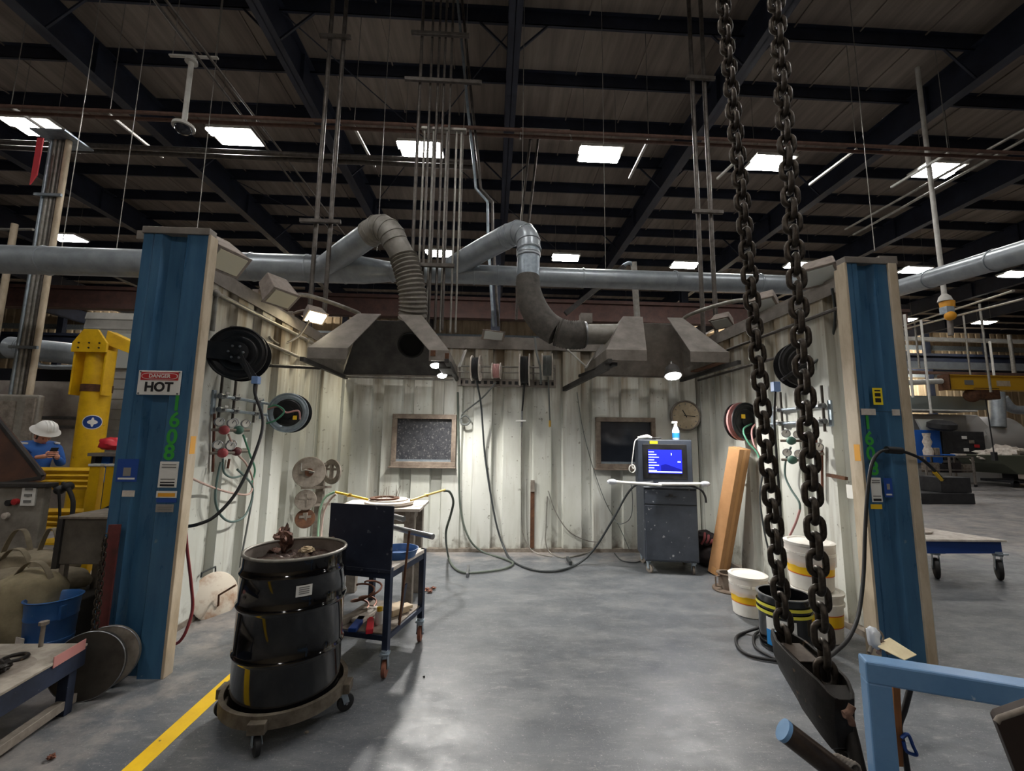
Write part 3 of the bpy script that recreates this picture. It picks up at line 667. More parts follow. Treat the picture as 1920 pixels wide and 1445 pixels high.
def regulator(label, p, m, s, two=True):
    p = V(p); n = Vector((s*.75, -.66, 0)).normalized(); x = Vector((0, 0, 1)).cross(n)
    t = thing('gas_regulator', label, 'gas regulator', p, 'gas regulators on the booth walls')
    MB().lathe([(.02, -.05), (.040, -.03), (.044, .015), (.036, .035), (.02, .045), (1e-4, .045)], p, n, 18).build('regulator_body', m, t, 40)
    MB().cyl(p-x*.1, p+x*.1, .014, 8).build('stem', 'dusty_steel', t, 50)
    for k, (dx, dz) in enumerate(((-.045, .075), (.06, .065))[:2 if two else 1]):
        c = p+x*dx+Vector((0, 0, dz))
        g = MB().lathe([(.04, -.025), (.042, .012), (.037, .014), (.036, .008)], c, n, 18, cap=False).lathe([(1e-4, -.025), (.04, -.025)], c, n, 18).build('gauge', 'steel', t, 40)
        MB().lathe([(1e-4, .008), (.037, .008), (.037, .004)], c, n, 18).build('gauge_dial', 'dial', g)
        MB().beam(c+n*.01, c+n*.01+Vector((0, 0, .026))+x*.012, .005, .002, n).build('needle', 'ink', g)
    return t
ML = manifold('grid of steel gas pipes on the left booth wall', BX0+.125, 1, (4.2, 4.42, 4.8), 2.03, 1.90, None, None)
Xg = BX0+.2
for (x, y), m, l in (((420, 806), 'reg_red', 'red gas regulator upper left on the left wall grid'), ((447, 806), 'reg_green', 'green gas regulator on the left wall grid'), ((417, 849), 'reg_red', 'lower red gas regulator with one white gauge'), ((443, 846), 'reg_dark', 'dark maroon gas regulator beside the lower red one')):
    regulator(l, at(x, y, X=Xg), m, 1, m != 'reg_dark')
MR = manifold('grid of steel gas pipes on the right booth wall', BX1-.125, -1, (4.0, 4.3, 4.6), 2.02, 1.87, None, None)
Xh = BX1-.2
for (x, y), m, l in (((1484, 826), 'reg_green', 'green gas regulator upper on the right booth wall'), ((1486, 862), 'reg_green', 'green gas regulator lower on the right booth wall'), ((1522, 850), 'reg_red', 'red gas regulator behind the right chain strand')):
    regulator(l, at(x, y, X=Xh), m, -1)
# ================================================================== HOSE REELS
def reel(label, c, axis, R, w, m, hose_m, rim_m=None, arm=None, hub=.3, name='hose_reel', grp='hose reels on the booth walls', front=1):
    c = V(c); n = V(axis).normalized()
    t = thing(name, label, 'hose reel', c-Vector((0, 0, R)), grp)
    for s in (-1, 1):
        o = c+n*s*w/2; rm = rim_m if rim_m and s == front else m
        MB().lathe([(R*.7, -.01), (R*.74, -.004), (R*.84, .004), (R*.93, -.003), (R*.97, .010), (R*1.01, .006), (R*1.01, -.008), (R*.97, -.006), (R*.7, -.016), (R*.7, -.01)], o, n*s, 40, cap=False).build('flange_rim', rm, t, 30)
        MB().lathe([(R*hub, -.012), (R*.45, -.012), (R*.5, -.006), (R*.62, -.006), (R*.66, -.012), (R*.71, -.012), (R*.71, -.018), (R*hub, -.018), (R*hub, -.012)], o, n*s, 36, cap=False).build('flange_plate', m, t, 30)
    MB().lathe([(R*hub, -w/2), (R*hub, w/2)], c, n, 24).build('drum_core', m, t, 40)
    k = max(3, int(w/.024)); rr = R*.8
    pts = []
    for i in range(k*24+1):
        a = 2*pi*i/24; u = V(n).orthogonal().normalized(); v_ = n.cross(u)
        pts.append(c+n*(-w/2+.012+(w-.024)*i/(k*24))+(u*cos(a)+v_*sin(a))*rr)
    MB().tube(pts, .0125, 6).lathe([(rr-.004, -w/2+.005), (rr-.004, w/2-.005)], c, n, 24, cap=False).build('wound_hose', hose_m, t, 60)
    return t
nL = Vector((.25, -1, 0)).normalized()
c = at(450, 664, Y=4.05)
R1 = reel('big black hose reel on an arm behind the left blue post', c, nL, .245, .16, 'black_paint', 'black_rubber')
f = c+nL*.105; x_ = Vector((0, 0, 1)).cross(nL)*-1
if x_.x > 0: x_ = -x_
MB().beam(f, f+x_*.42+Vector((0, 0, .02)), .012, .16, (0, 0, 1)).build('arm_bracket', 'black_paint', R1, bevel=.004)
MB().lathe([(.1, 0), (.1, .014), (.03, .014), (.03, .03), (1e-4, .03)], f, nL, 20).build('hub_plate', 'black_paint', R1, 40)
MB().beam(f+x_*.0, f-x_*.17+Vector((0, 0, -.24)), .02, .06, (0, 0, 1)).beam(f-x_*.02+Vector((0, 0, .03)), f-x_*.14+Vector((0, 0, -.24)), .03, .03).build('guide_arm', 'black_paint', R1, bevel=.003)
gp = f-x_*.18+Vector((0, 0, -.25)); MB().boxc(gp, (.06, .06, .07)).build('hose_guide', mat('pale_blue', S(120, 150, 200), .5), R1, bevel=.006)
MB().box((c.x-.5, c.y-.12, c.z-.09), (c.x-.36, c.y+.14, c.z+.1)).build('wall_mount', 'black_paint', R1, bevel=.006)
for k in range(6): MB().lathe([(.011, 0), (.011, .012), (1e-4, .014)], f+x_*.06*cos(k*1.05)+Vector((0, 0, .06*sin(k*1.05)))+nL*.012, nL, 8).build('bolt', 'steel', R1)
hose('black_hose', [gp, gp+Vector((.01, -.02, -.12)), at(493, 790, Y=3.95), at(478, 850, Y=3.85), at(445, 920, Y=3.72), at(405, 966, Y=3.6), at(370, 983, Y=3.52), at(343, 987, Y=3.5)], .013, 'black_rubber', 'thick black hose drooping from the left big reel to the post')
c = at(543, 774, Y=5.3); nS = Vector((.12, -1, 0)).normalized()
R2 = reel('small grey reel with green and pink hoses on the left wall', c, nS, .235, .14, 'black_paint', 'galv', 'galv')
hose('hose', [c+nS*.09+Vector((-.24, 0, .03)), c+nS*.12+Vector((-.1, 0, .07)), c+nS*.12+Vector((0, 0, 0)), c+nS*.12+Vector((.14, 0, .02)), c+nS*.1+Vector((.16, 0, -.08))], .011, 'pink_hose', parent=R2)
hose('hose', [c+nS*.09+Vector((-.23, 0, .05)), c+nS*.13+Vector((-.12, 0, .08)), c+nS*.13+Vector((-.02, 0, .01)), c+nS*.13+Vector((-.12, 0, -.1)), c+nS*.1+Vector((-.26, 0, -.14))], .011, 'green_hose', parent=R2)
MB().box((BX0, c.y-.02, c.z-.08), (c.x-.15, c.y+.08, c.z+.08)).build('wall_mount', 'hood_steel', R2, bevel=.006)
MB().boxc(c+nS*.1+Vector((.1, 0, -.06)), (.04, .02, .05)).build('tag', 'label_yellow', R2)
nR = Vector((-.3, -1, 0)).normalized(); c = at(1505, 683, Y=4.3)
R3 = reel('big black hose reel on the right wall behind the chain', c, nR, .25, .17, 'black_paint', 'black_rubber')
MB().beam(c+nR*.1, c+nR*.1+Vector((.42, .06, .02)), .02, .12).build('arm_bracket', 'black_paint', R3, bevel=.004)
MB().beam(c+nR*.1, c+nR*.06+Vector((-.26, 0, -.18)), .05, .03).build('guide_arm', 'black_paint', R3, bevel=.004)
g3 = at(1454, 725, Y=4.15); MB().boxc(g3, (.07, .06, .1)).build('hose_guide', 'pale_blue', R3, bevel=.006)
MB().box((3.16, c.y-.1, c.z-.08), (3.3, c.y+.12, c.z+.1)).build('wall_mount', 'black_paint', R3, bevel=.006)
hose('black_hose', [g3, at(1452, 790, Y=4.15), at(1458, 880, Y=4.15), at(1465, 980, Y=4.2), at(1468, 1060, Y=4.3), at(1466, 1095, Y=4.3)], .012, 'black_rubber', 'black hose hanging straight down between the chain strands')
hose('black_hose', [at(1560, 540, Y=3.75), at(1566, 590, Y=3.85), at(1556, 650, Y=4.0), at(1523, 683, Y=4.1)], .012, 'dark_hose', 'dark hose curving from right wall top to the big reel')
c = at(1392, 790, Y=5.3); nR = Vector((.3, -1, 0)).normalized()
R4 = reel('small black reel with a pink rim on the right wall', c, nR, .235, .13, 'black_paint', 'pink_hose')
MB().lathe([(.243, -.012), (.243, .012), (.2, .012)], c-nR*.01, nR, 32, cap=False).build('pink_coil', 'pink_hose', R4, 60)
MB().boxc(c+nR*.085+Vector((-.06, 0, .06)), (.05, .01, .05)).build('tag', 'label_yellow', R4)
MB().box((c.x+.1, c.y, c.z-.06), (3.28, c.y+.08, c.z+.06)).build('wall_mount', 'hood_steel', R4, bevel=.006)
hose('hose', [c+nR*.08+Vector((.05, 0, -.03)), at(1394, 805, Y=5.1), at(1402, 828, Y=5.0), at(1420, 850, Y=4.9), at(1428, 880, Y=4.8)], .011, 'green_hose', parent=R4)
hose('hose', [c+nR*.08+Vector((.12, 0, -.01)), at(1410, 805, Y=5.1), at(1412, 828, Y=5.0), at(1426, 858, Y=4.9)], .01, 'pink_hose', parent=R4)
# rack of four reels on the back wall
RK = thing('reel_rack', 'perforated steel rack holding four hose reels on back wall', 'reel rack', (.5, 6.5, 2.5))
Yk = 6.42
for y, r in ((686, .014), (697, .01)): MB().cyl(at(858, y, Y=Yk), at(1040, y+3, Y=Yk), r, 8).build('rack_rod', 'pipe_grey', RK, 50)
pa, pb = at(858, 716, Y=Yk+.08), at(1042, 720, Y=Yk+.08); MB().beam(pa, pb, .05, .12).build('rack_beam', 'hood_steel', RK, bevel=.004)
for i in range(16):
    p = pa.lerp(pb, (i+.5)/16); MB().boxc(p+Vector((0, -.027, 0)), (.05, .004, .05)).build('slot', 'ink', RK)
for x in (862, 940, 1000, 1040): MB().beam(at(x, 684, Y=Yk+.02), at(x, 722, Y=Yk+.02), .03, .03).beam(at(x, 700, Y=Yk), at(x, 700, Y=6.575), .03, .03).build('rack_bracket', 'hood_steel', RK)
for (x, y), R, w, m, hm, l in (((893, 690), .19, .12, 'dusty_white', 'black_rubber', 'reel of black hose at left end of the back wall rack'), ((931, 695), .12, .12, 'dusty_white', 'pink_hose', 'smallest reel of pale and red hose on back wall rack'), ((984, 693), .24, .14, 'dusty_white', 'black_rubber', 'largest reel of black hose in middle of back wall rack'), ((1026, 685), .18, .15, 'dusty_white', 'grey_hose', 'reel of grey hose at right end of back wall rack')):
    reel(l, at(x, y, Y=6.3), (1, -.12, 0), R, w, m, hm, name='hose_reel', grp='reels on the back wall rack')
hose('grey_hose', [at(1003, 633, Y=6.5), at(1006, 660, Y=6.4), at(1013, 690, Y=6.2), at(1014, 720, Y=6.2)], .016, 'grey_hose', 'pale hose hanging over the right end of the reel rack')
# cables on the back wall and the floor
Yc = 6.56
hose('hose', [at(930, 716, Y=6.3), at(905, 745, Y=6.45), at(868, 775, Y=Yc), at(866, 790, Y=Yc)]+[at(872+9*cos(a), 788+9*sin(a), Y=Yc) for a in (2.6, 1.2, 0, -1.4, -2.8, -4.2, -5.6)], .012, 'grey_hose', 'pale hose ending in a small coil right of the speckled window')
hose('hose', [at(858, 735, Y=Yc), at(860, 850, Y=Yc), at(863, 950, Y=Yc), at(879, 1008, Y=Yc-.05), at(905, 1034, Z=.02), at(945, 1047, Z=.02), at(962, 1056, Z=.02), at(945, 1066, Z=.02), at(905, 1072, Z=.02), at(870, 1073, Z=.02), at(850, 1062, Z=.02), at(840, 1040, Z=.06), at(836, 1000, Y=5.3), at(845, 965, Y=5.2), at(850, 940, Y=5.1), at(843, 922, Y=5.05), at(832, 920, Y=5.0)], .014, mat('olive_hose', S(84, 92, 84), .5), 'olive hose looping across the floor to the right torch')
hose('hose', [at(893, 712, Y=6.25), at(902, 760, Y=6.4), at(910, 860, Y=Yc), at(928, 970, Y=Yc-.05), at(944, 1024, Y=6.4), at(962, 1052, Z=.02), at(1000, 1068, Z=.02), at(1045, 1070, Z=.02), at(1085, 1056, Z=.03), at(1115, 1028, Y=5.9), at(1150, 972, Y=5.75), at(1176, 926, Y=5.65), at(1195, 908, Y=5.5), at(1225, 903, Y=5.45)], .014, 'dark_hose', 'dark hose sagging from the back wall rack to the cabinet')
hose('cord', [at(978, 800, Y=Yc), at(977, 900, Y=Yc), at(979, 990, Y=Yc), at(992, 1025, Y=Yc-.03), at(1010, 1038, Z=.015), at(1035, 1043, Z=.015)], .007, 'pipe_grey', 'thin pale cord hanging below the white valve to the floor', 'cord')
hose('cord', [at(1026, 930, Y=Yc), at(1024, 985, Y=Yc), at(1023, 1015, Y=Yc-.03), at(1032, 1036, Z=.015), at(1058, 1045, Z=.015), at(1095, 1038, Z=.015), at(1115, 1030, Z=.05), at(1117, 1023, Z=.1)], .01, 'pipe_grey', 'pale cord curling on the floor below the rusty slot', 'cord')
hose('cord', [at(1028, 920, Y=Yc), at(1042, 960, Y=Yc), at(1066, 995, Y=Yc), at(1100, 1013, Y=Yc), at(1128, 1016, Y=Yc)], .007, 'pipe_grey', 'thin pale cord swagged along back wall right of the slot', 'cord')
hose('cord', [at(1082, 735, Y=Yc), at(1092, 800, Y=Yc), at(1110, 870, Y=Yc), at(1135, 940, Y=Yc), at(1160, 985, Y=Yc), at(1180, 1030, Y=Yc)], .006, 'grey_hose', 'thin grey cord hanging left of the plain dark window', 'cord')
o = MB().box((.60, 6.565, .06), (.66, 6.59, 1.02)).build('rusty_slot', 'rust'); tag(o, 'rusty vertical slot cover low in middle of back wall', 'slot cover')
MB().box((.60, 6.55, .88), (.66, 6.565, 1.05)).build('bracket', 'dusty_steel', o)
v = thing('air_valve', 'white tee handle valve hanging below the largest rack reel', 'valve', at(978, 790, Y=6.45))
MB().cyl(at(984, 715, Y=6.35), at(979, 770, Y=6.42), .013, 8).build('drop_hose', 'black_rubber', v, 50)
MB().cyl(at(979, 770, Y=6.45), at(978, 800, Y=6.45), .016, 8).build('valve_body', 'steel', v, 50)
MB().cyl(at(967, 789, Y=6.43), at(986, 789, Y=6.43), .014, 8).build('tee_handle', 'white_plastic', v, 50)
v = thing('air_valve', 'brass tipped hose end hanging below right rack reel', 'valve', at(1030, 796, Y=6.45))
MB().cyl(at(1028, 706, Y=6.35), at(1031, 790, Y=6.45), .012, 8).build('drop_hose', 'grey_hose', v, 50)
MB().cyl(at(1031, 788, Y=6.45), at(1031, 800, Y=6.45), .018, 8).build('hose_end', 'brass', v, 50)
tag(MB().beam(at(878, 1062, Z=.03), at(876, 1078, Z=.03), .03, .05).build('hose_clamp', 'steel', bevel=.004), 'small steel clamp on the olive floor hose', 'clamp')
tag(MB().beam(at(1064, 1046, Z=.03), at(1070, 1056, Z=.03), .04, .05).build('plug', 'dark_hose', bevel=.004), 'small dark plug on the floor below the back wall cords', 'plug')
# left wall hoses
Xl = BX0+.17
hose('hose', [at(414, 866, X=Xl), at(406, 905, X=Xl), at(404, 940, X=Xl), at(415, 967, X=Xl), at(435, 978, X=Xl), at(458, 968, X=Xl), at(471, 940, X=Xl), at(474, 915, X=Xl), at(466, 900, X=Xl), at(445, 880, X=Xl+.02)], .011, mat('teal_hose', S(84, 104, 100), .5), 'grey green hose hanging in a loop on the left wall')
hose('hose', [at(418, 860, X=Xl), at(420, 885, X=Xl), at(435, 895, X=Xl), at(452, 892, X=Xl)], .01, 'teal_hose', 'short hose loop under the lower red regulator')
hose('hose', [at(428, 814, X=Xl+.03), at(445, 850, X=Xl+.03), at(462, 870, X=Xl+.03), at(474, 900, X=Xl), at(468, 925, X=Xl), at(440, 925, X=Xl), at(400, 914, X=Xl), at(356, 895, Y=3.55)], .01, mat('tan_hose', S(176, 150, 140), .5), 'pinkish hose crossing the left wall to the cream post trim')
hose('hose', [at(456, 815, X=Xl+.03), at(468, 850, X=Xl+.03), at(478, 880, X=Xl), at(472, 905, X=Xl)], .01, 'green_hose', 'green hose dropping from the green left regulator')
hose('hose', [at(474, 930, X=Xl), at(463, 990, X=Xl), at(452, 1050, X=Xl), at(450, 1085, X=Xl), at(455, 1110, X=Xl)], .01, 'grey_hose', 'long grey hose hanging behind the black drum rim')
hose('hose', [at(346, 945, Y=3.55), at(350, 1020, Y=3.55), at(358, 1090, Y=3.55), at(361, 1140, Y=3.55), at(350, 1180, Y=3.5), at(337, 1202, Y=3.48), at(324, 1208, Y=3.47)], .011, 'red_hose', 'dark red hose hanging beside the cream trim to the floor')
for x, y0, y1, l in ((402, 775, 884, 'copper tube dropping on the left wall left of regulators'), (430, 860, 878, 'short copper stub under the left wall regulators')):
    pipe(l, [at(x, y0, X=BX0+.1), at(x-3, y1, X=BX0+.1)], .012, 'copper', name='copper_tube')
tag(MB().boxc(at(456, 830, X=BX0+.06), (.005, .13, .11)).build('notice', 'label_white'), 'small white notice on the left wall behind regulators', 'notice')
# right wall hoses
Xq = BX1-.17
hose('hose', [at(1483, 838, X=Xq), at(1474, 860, X=Xq), at(1472, 890, X=Xq), at(1482, 915, X=Xq), at(1498, 940, X=Xq), at(1500, 955, X=Xq)], .01, 'teal_hose', 'grey green hose looping below the right wall regulators')
hose('hose', [at(1500, 955, X=Xq), at(1492, 980, X=Xq), at(1478, 1010, X=Xq)], .011, 'pink_hose', 'short pink hose end hanging low on the right wall')
hose('hose', [at(1432, 880, Y=5.0), at(1425, 930, Y=5.0), at(1432, 990, Y=4.95), at(1443, 1040, Y=4.9), at(1450, 1075, Y=4.9)], .01, 'dark_hose', 'dark hose hanging in front of the cardboard box edge')
hose('hose', [at(1388, 890, X=Xq), at(1368, 895, X=Xq), at(1362, 925, X=Xq), at(1360, 985, X=Xq), at(1357, 1010, X=Xq)], .01, 'dark_hose', 'dark hose with yellow fitting left of the cardboard box')
tag(MB().cyl(at(1365, 892, X=Xq), at(1382, 889, X=Xq), .016, 8).build('fitting', 'brass'), 'brass fitting on the wall left of the cardboard box', 'fitting')
for x, y0, y1, l in ((1541, 835, 935, 'copper tube low on the right wall behind the right chain'), (1530, 820, 860, 'short copper tube on right wall near its regulators')):
    pipe(l, [at(x, y0, X=BX1-.1), at(x+1, y1, X=BX1-.1)], .012, 'copper', name='copper_tube')
tag(MB().boxc(at(1598, 922, X=BX1-.08), (.005, .12, .12)).build('notice', 'label_white'), 'small pale notice on the right wall beside the post', 'notice')
tag(MB().beam(at(1552, 890, X=BX1-.1), at(1587, 897, X=BX1-.1), .03, .03).build('clamp_handle', 'rust'), 'rusty clamp handle sticking from the right wall', 'clamp')
# clock
c = at(1285, 779, Y=6.52)
CK = thing('wall_clock', 'round grimy wall clock at the right end of back wall', 'clock', c-Vector((0, 0, .24)))
ax = Vector((0, -1, 0))
MB().lathe([(.0001, -.06), (.2, -.06), (.235, -.03), (.24, .02), (.222, .03), (.21, .015)], c, ax, 40, cap=False).build('case', 'hood_steel', CK, 40)
MB().lathe([(.212, .012), (1e-4, .012)], c, ax, 40, cap=False).build('dial', 'clock_face', CK)
for k in range(12):
    a = k*pi/6; d = Vector((sin(a), 0, cos(a))); MB().beam(c+ax*.014+d*.165, c+ax*.014+d*.195, .012, .002, ax).build('hour_mark', 'ink_grey', CK)
for a, l, w in ((radians(330), .1, .014), (radians(95), .15, .01)):
    d = Vector((sin(a), 0, cos(a))); MB().beam(c+ax*.017-d*.03, c+ax*.017+d*l, w, .003, ax).build('hand', 'ink', CK)
# ================================================================== ON THE BOOTH FLOOR
def caster(parent, p, r, w, m_wheel='black_rubber', yaw=0., plate=True, top=None, name='caster'):
    """swivel caster whose wheel stands on z=0 below point p"""
    p = V(p); d = Vector((cos(yaw), sin(yaw), 0)); s = Vector((-sin(yaw), cos(yaw), 0)); top = top or 2*r+.05
    c = Vector((p.x, p.y, r))
    b = MB()
    for k in (-1, 1): b.beam(c+s*k*(w/2+.008), Vector((p.x, p.y, top-.01))+s*k*(w/2+.004)-d*.02, .006, r*.7, d)
    b.boxc((p.x-d.x*.02, p.y-d.y*.02, top-.01), (r*1.1, r*1.1, .012)).cyl((p.x-d.x*.02, p.y-d.y*.02, top-.04), (p.x-d.x*.02, p.y-d.y*.02, top+.01), r*.4, 12)
    o = b.build(name, 'galv', parent, bevel=.002)
    MB().lathe([(r*.35, -w/2), (r*.8, -w/2), (r*.97, -w*.38), (r, 0), (r*.97, w*.38), (r*.8, w/2), (r*.35, w/2)], c, s, 24).build('wheel', m_wheel, o, 40)
    MB().cyl(c-s*(w/2+.015), c+s*(w/2+.015), r*.16, 8).build('axle', 'steel', o, 40)
    return o
# black drum on its dolly
DC = Vector((-1.215, 2.86, 0)); R = .302; z0, z1 = .135, .958
DR = thing('steel_drum', 'large black open steel drum full of scrap in the foreground', 'drum', (DC.x, DC.y, z0))
H = z1-z0
prof = [(1e-4, z0+.02), (R-.02, z0+.02), (R-.004, z0), (R+.004, z0+.004), (R-.004, z0+.03)]
for h in (.33, .655): prof += [(R-.003, z0+H*h-.022), (R+.002, z0+H*h-.012), (R+.008, z0+H*h-.004), (R+.008, z0+H*h+.004), (R+.002, z0+H*h+.012), (R-.003, z0+H*h+.022)]
prof += [(R-.003, z0+H*.855), (R+.006, z0+H*.87), (R+.006, z0+H*.88), (R-.004, z0+H*.895), (R-.008, z0+H*.92), (R-.008, z1-.01)]
MB().lathe(prof, (DC.x, DC.y, 0), n=64, cap=False).build('drum_shell', 'black_gloss', DR, 50)
MB().lathe([(R-.016, z1-.012), (R-.016, z0+.3), (1e-4, z0+.3)], (DC.x, DC.y, 0), n=48, cap=False).build('drum_liner', mat('drum_inside', S(140, 132, 126), .5, .3, S(110, 100, 92), 6, .5), DR, 50)
MB().tube([(DC.x+(R-.012)*cos(a*2*pi/64), DC.y+(R-.012)*sin(a*2*pi/64), z1-.004) for a in range(64)], .0095, 8, True).build('rim', 'pipe_grey', DR, 60)
a0 = at(618, 1066, Y=2.62); ang = -.72
b = MB()
def drum_patch(a, b_, za, zb, r): return [Vector((DC.x+r*cos(a+(b_-a)*i/6), DC.y+r*sin(a+(b_-a)*i/6), z)) for z in (za, zb) for i in range(7)]
def patch(name, a, b_, za, zb, r, m, parent):
    v = MB(); P = drum_patch(a, b_, za, zb, r); q = v.vs(P)
    for i in range(6): v.face([q[i], q[i+1], q[i+8], q[i+7]])
    return v.build(name, m, parent, solid=.001)
patch('drum_label', -1.13, -.85, .755, .815, R+.0015, 'label_white', DR)
for k in range(4): patch('label_line', -1.08+.0*k, -.90, .768+.011*k, .773+.011*k, R+.003, 'ink_grey', DR)
DL = thing('drum_dolly', 'round steel drum dolly on casters under the black drum', 'dolly', (DC.x, DC.y, 0))
MB().lathe([(R+.02, .115), (R+.045, .115), (R+.045, .185), (R+.02, .185), (R+.02, .13), (.05, .13), (.05, .118), (R+.02, .118)], (DC.x, DC.y, 0), n=56, cap=False).build('dolly_ring', mat('dolly_steel', S(112, 104, 92), .6, .3, S(78, 70, 60), 12, .5, bump=.1), DL, 40)
MB().box((DC.x-.3, DC.y-.03, .118), (DC.x+.3, DC.y+.03, .131)).box((DC.x-.03, DC.y-.3, .118), (DC.x+.03, DC.y+.3, .131)).build('cross_brace', 'dolly_steel', DL)
for a in (-1.52, .05, 1.62, 3.19):
    p = DC+Vector((cos(a), sin(a), 0))*(R+.03); d = Vector((cos(a), sin(a), 0))
    MB().beam(p-d*.03+Vector((0, 0, .14)), p+d*.05+Vector((0, 0, .14)), .09, .055).build('caster_bracket', 'dolly_steel', DL, bevel=.004)
    caster(DL, p+d*.02, .05, .03, 'black_rubber', a+.6, top=.125)
# scrap in the drum
def crumple(label, c, r, m, seed, sq=(1, 1, 1), name='scrap_metal', cat='scrap', group='crumpled metal scrap in the drum'):
    b = bmesh.new(); bmesh.ops.create_icosphere(b, subdivisions=3, radius=1)
    for v in b.verts:
        k = .55+.75*abs(noise.noise(v.co*1.7+Vector((seed, 0, 0))))+.25*noise.noise(v.co*4+Vector((0, seed, 0)))
        v.co = Vector((v.co.x*k*sq[0], v.co.y*k*sq[1], v.co.z*k*sq[2]))*r+V(c)
    s = MB(); s.bm.free(); s.bm = b
    o = s.build(name, m, None, 20); tag(o, label, cat, group); return o
def drumpt(x, y, z): return at(x, y, Z=z)
for i, (x, y, z, r, m, l, sq) in enumerate(((532, 1012, .95, .085, 'scrap_shiny', 'large crumpled shiny sheet scrap sticking up in the drum', (.9, .8, 1.3)), (505, 1030, .90, .06, 'scrap_shiny', 'dark crumpled scrap at the left inside the drum', (1.3, 1, .7)), (580, 1018, .90, .06, 'scrap_shiny', 'flat crumpled dark scrap in the middle of the drum', (1.4, 1, .5)),
      (622, 1012, .90, .05, 'scrap_shiny', 'dark crumpled scrap at the right inside the drum', (1.3, 1, .6)), (575, 1030, .90, .045, 'scrap_pale', 'pale tan lump of scrap in the drum front', (1.3, 1, .6)))):
    crumple(l, drumpt(x, y, z), r, m, i*7.3, sq)
for x, y, l in ((567, 1011, 'pale scrap block left of the two at the drum rear'), (604, 1012, 'pale scrap block right of the two at the drum rear')):
    o = MB().boxc(drumpt(x, y, .91), (.045, .03, .02), Matrix.Rotation(.3, 3, 'Z')).build('scrap_block', 'scrap_pale', bevel=.003); tag(o, l, 'scrap', 'pale scrap blocks in the drum')
MB().lathe([(1e-4, z0+.56), (R-.02, z0+.56), (R-.02, z0+.5)], (DC.x, DC.y, 0), n=40, cap=False)
mat('scrap_bed', S(74, 54, 46), .5, .4, S(36, 28, 26), 30, .5, bump=.6)
def bed(u, v): r, a = u*(R-.018), v*2*pi; p = Vector((r*cos(a), r*sin(a), 0)); return Vector((DC.x+p.x, DC.y+p.y, z0+.735+.03*noise.noise(p*14)+.012*noise.noise(p*40)))
o = MB().grid(bed, 14, 48).build('scrap_bits', 'scrap_bed', None, solid=.02); tag(o, 'bed of small dark metal chips filling the drum', 'scrap', kind='stuff')
# ------------------------------------------------------------------ welding cart with splash shield
P0 = Vector((-.715, 3.24, 0)); th = radians(-16); MC = Matrix.Translation(P0) @ Matrix.Rotation(th, 4, 'Z')
def cl(x, y, z): return MC @ Vector((x, y, z))
W, Dp, ZT = .46, .56, .73
CT = thing('welding_cart', 'dark blue welding cart with a tall shield plate on casters', 'cart', cl(-W/2, Dp/2, 0))
for x in (0, -W):
    for y in (0, Dp):
        MB(MC).box((x-.022, y-.022, .17), (x+.022, y+.022, ZT)).build('leg', 'cart_blue', CT, bevel=.003)
        caster(CT, cl(x, y, 0), .062, .032, 'wheel_brown', th+pi/2+(.25 if x == 0 else -.3), top=.175)
MB(MC).box((-W-.02, -.02, ZT-.03), (.02, Dp+.02, ZT)).build('cart_top', 'dusty_white', CT, bevel=.004)
b = MB(MC)
for z0_, z1_ in ((.24, .275), (ZT-.075, ZT-.03)):
    b = MB(MC)
    for y in (0, Dp): b.box((-W, y-.018, z0_), (0, y+.018, z1_))
    for x in (0, -W): b.box((x-.018, 0, z0_), (x+.018, Dp, z1_))
    b.build('frame_rail', 'cart_blue', CT, bevel=.003)
MB(MC).box((-W, 0, .275), (0, Dp, .283)).build('lower_shelf', 'dusty_steel', CT)
MB(MC).box((-W-.03, -.035, ZT-.02), (.03, -.022, 1.165)).box((-W-.03, -.04, ZT-.03), (.03, -.015, ZT-.005)).build('splash_shield', mat('shield_paint', S(38, 44, 60), .5, .1, S(24, 30, 46), 5, .5, bump=.06, spots=S(100, 102, 108), spot_scale=18, spot_amt=.68), CT, bevel=.003)
p = cl(.03, .3, ZT)
o = MB().lathe([(1e-4, 0), (.13, 0), (.15, .05), (.155, .06), (.148, .06), (.14, .05), (.12, .012), (1e-4, .012)], cl(-.09, .30, ZT), n=32, cap=False).build('blue_pan', 'blue_bucket', None, 40); tag(o, 'shallow blue pan on the cart top right of the shield', 'pan')
for (a, b_, r, l, m) in (((736, 988, 3.7), (812, 1006, 3.45), .022, 'long steel tube jutting right past the shield', 'steel'), ((730, 963, 3.75), (757, 973, 3.6), .022, 'short steel tube end jutting right above the long one', 'steel')):
    t = MB().tube([at(a[0]-40, a[1]-9, Y=a[2]+.15), at(b_[0], b_[1], Y=b_[2])], r, 14).build('steel_tube', m, None, 50); tag(t, l, 'tube')
t = MB().cyl(cl(.035, .12, .3), cl(.045, .2, .95), .009, 8).build('rod', 'rust', None, 50); tag(t, 'thin rusty rod leaning on the cart right side', 'rod')
t = MB().box((-.004, -.02, 0), (.004, .02, .26)).build('flat_bar', 'cart_blue', None); t.location = cl(-.03, .25, .285); t.rotation_euler = (0, .15, th); tag(t, 'dark flat bar standing on the cart lower shelf', 'bar')
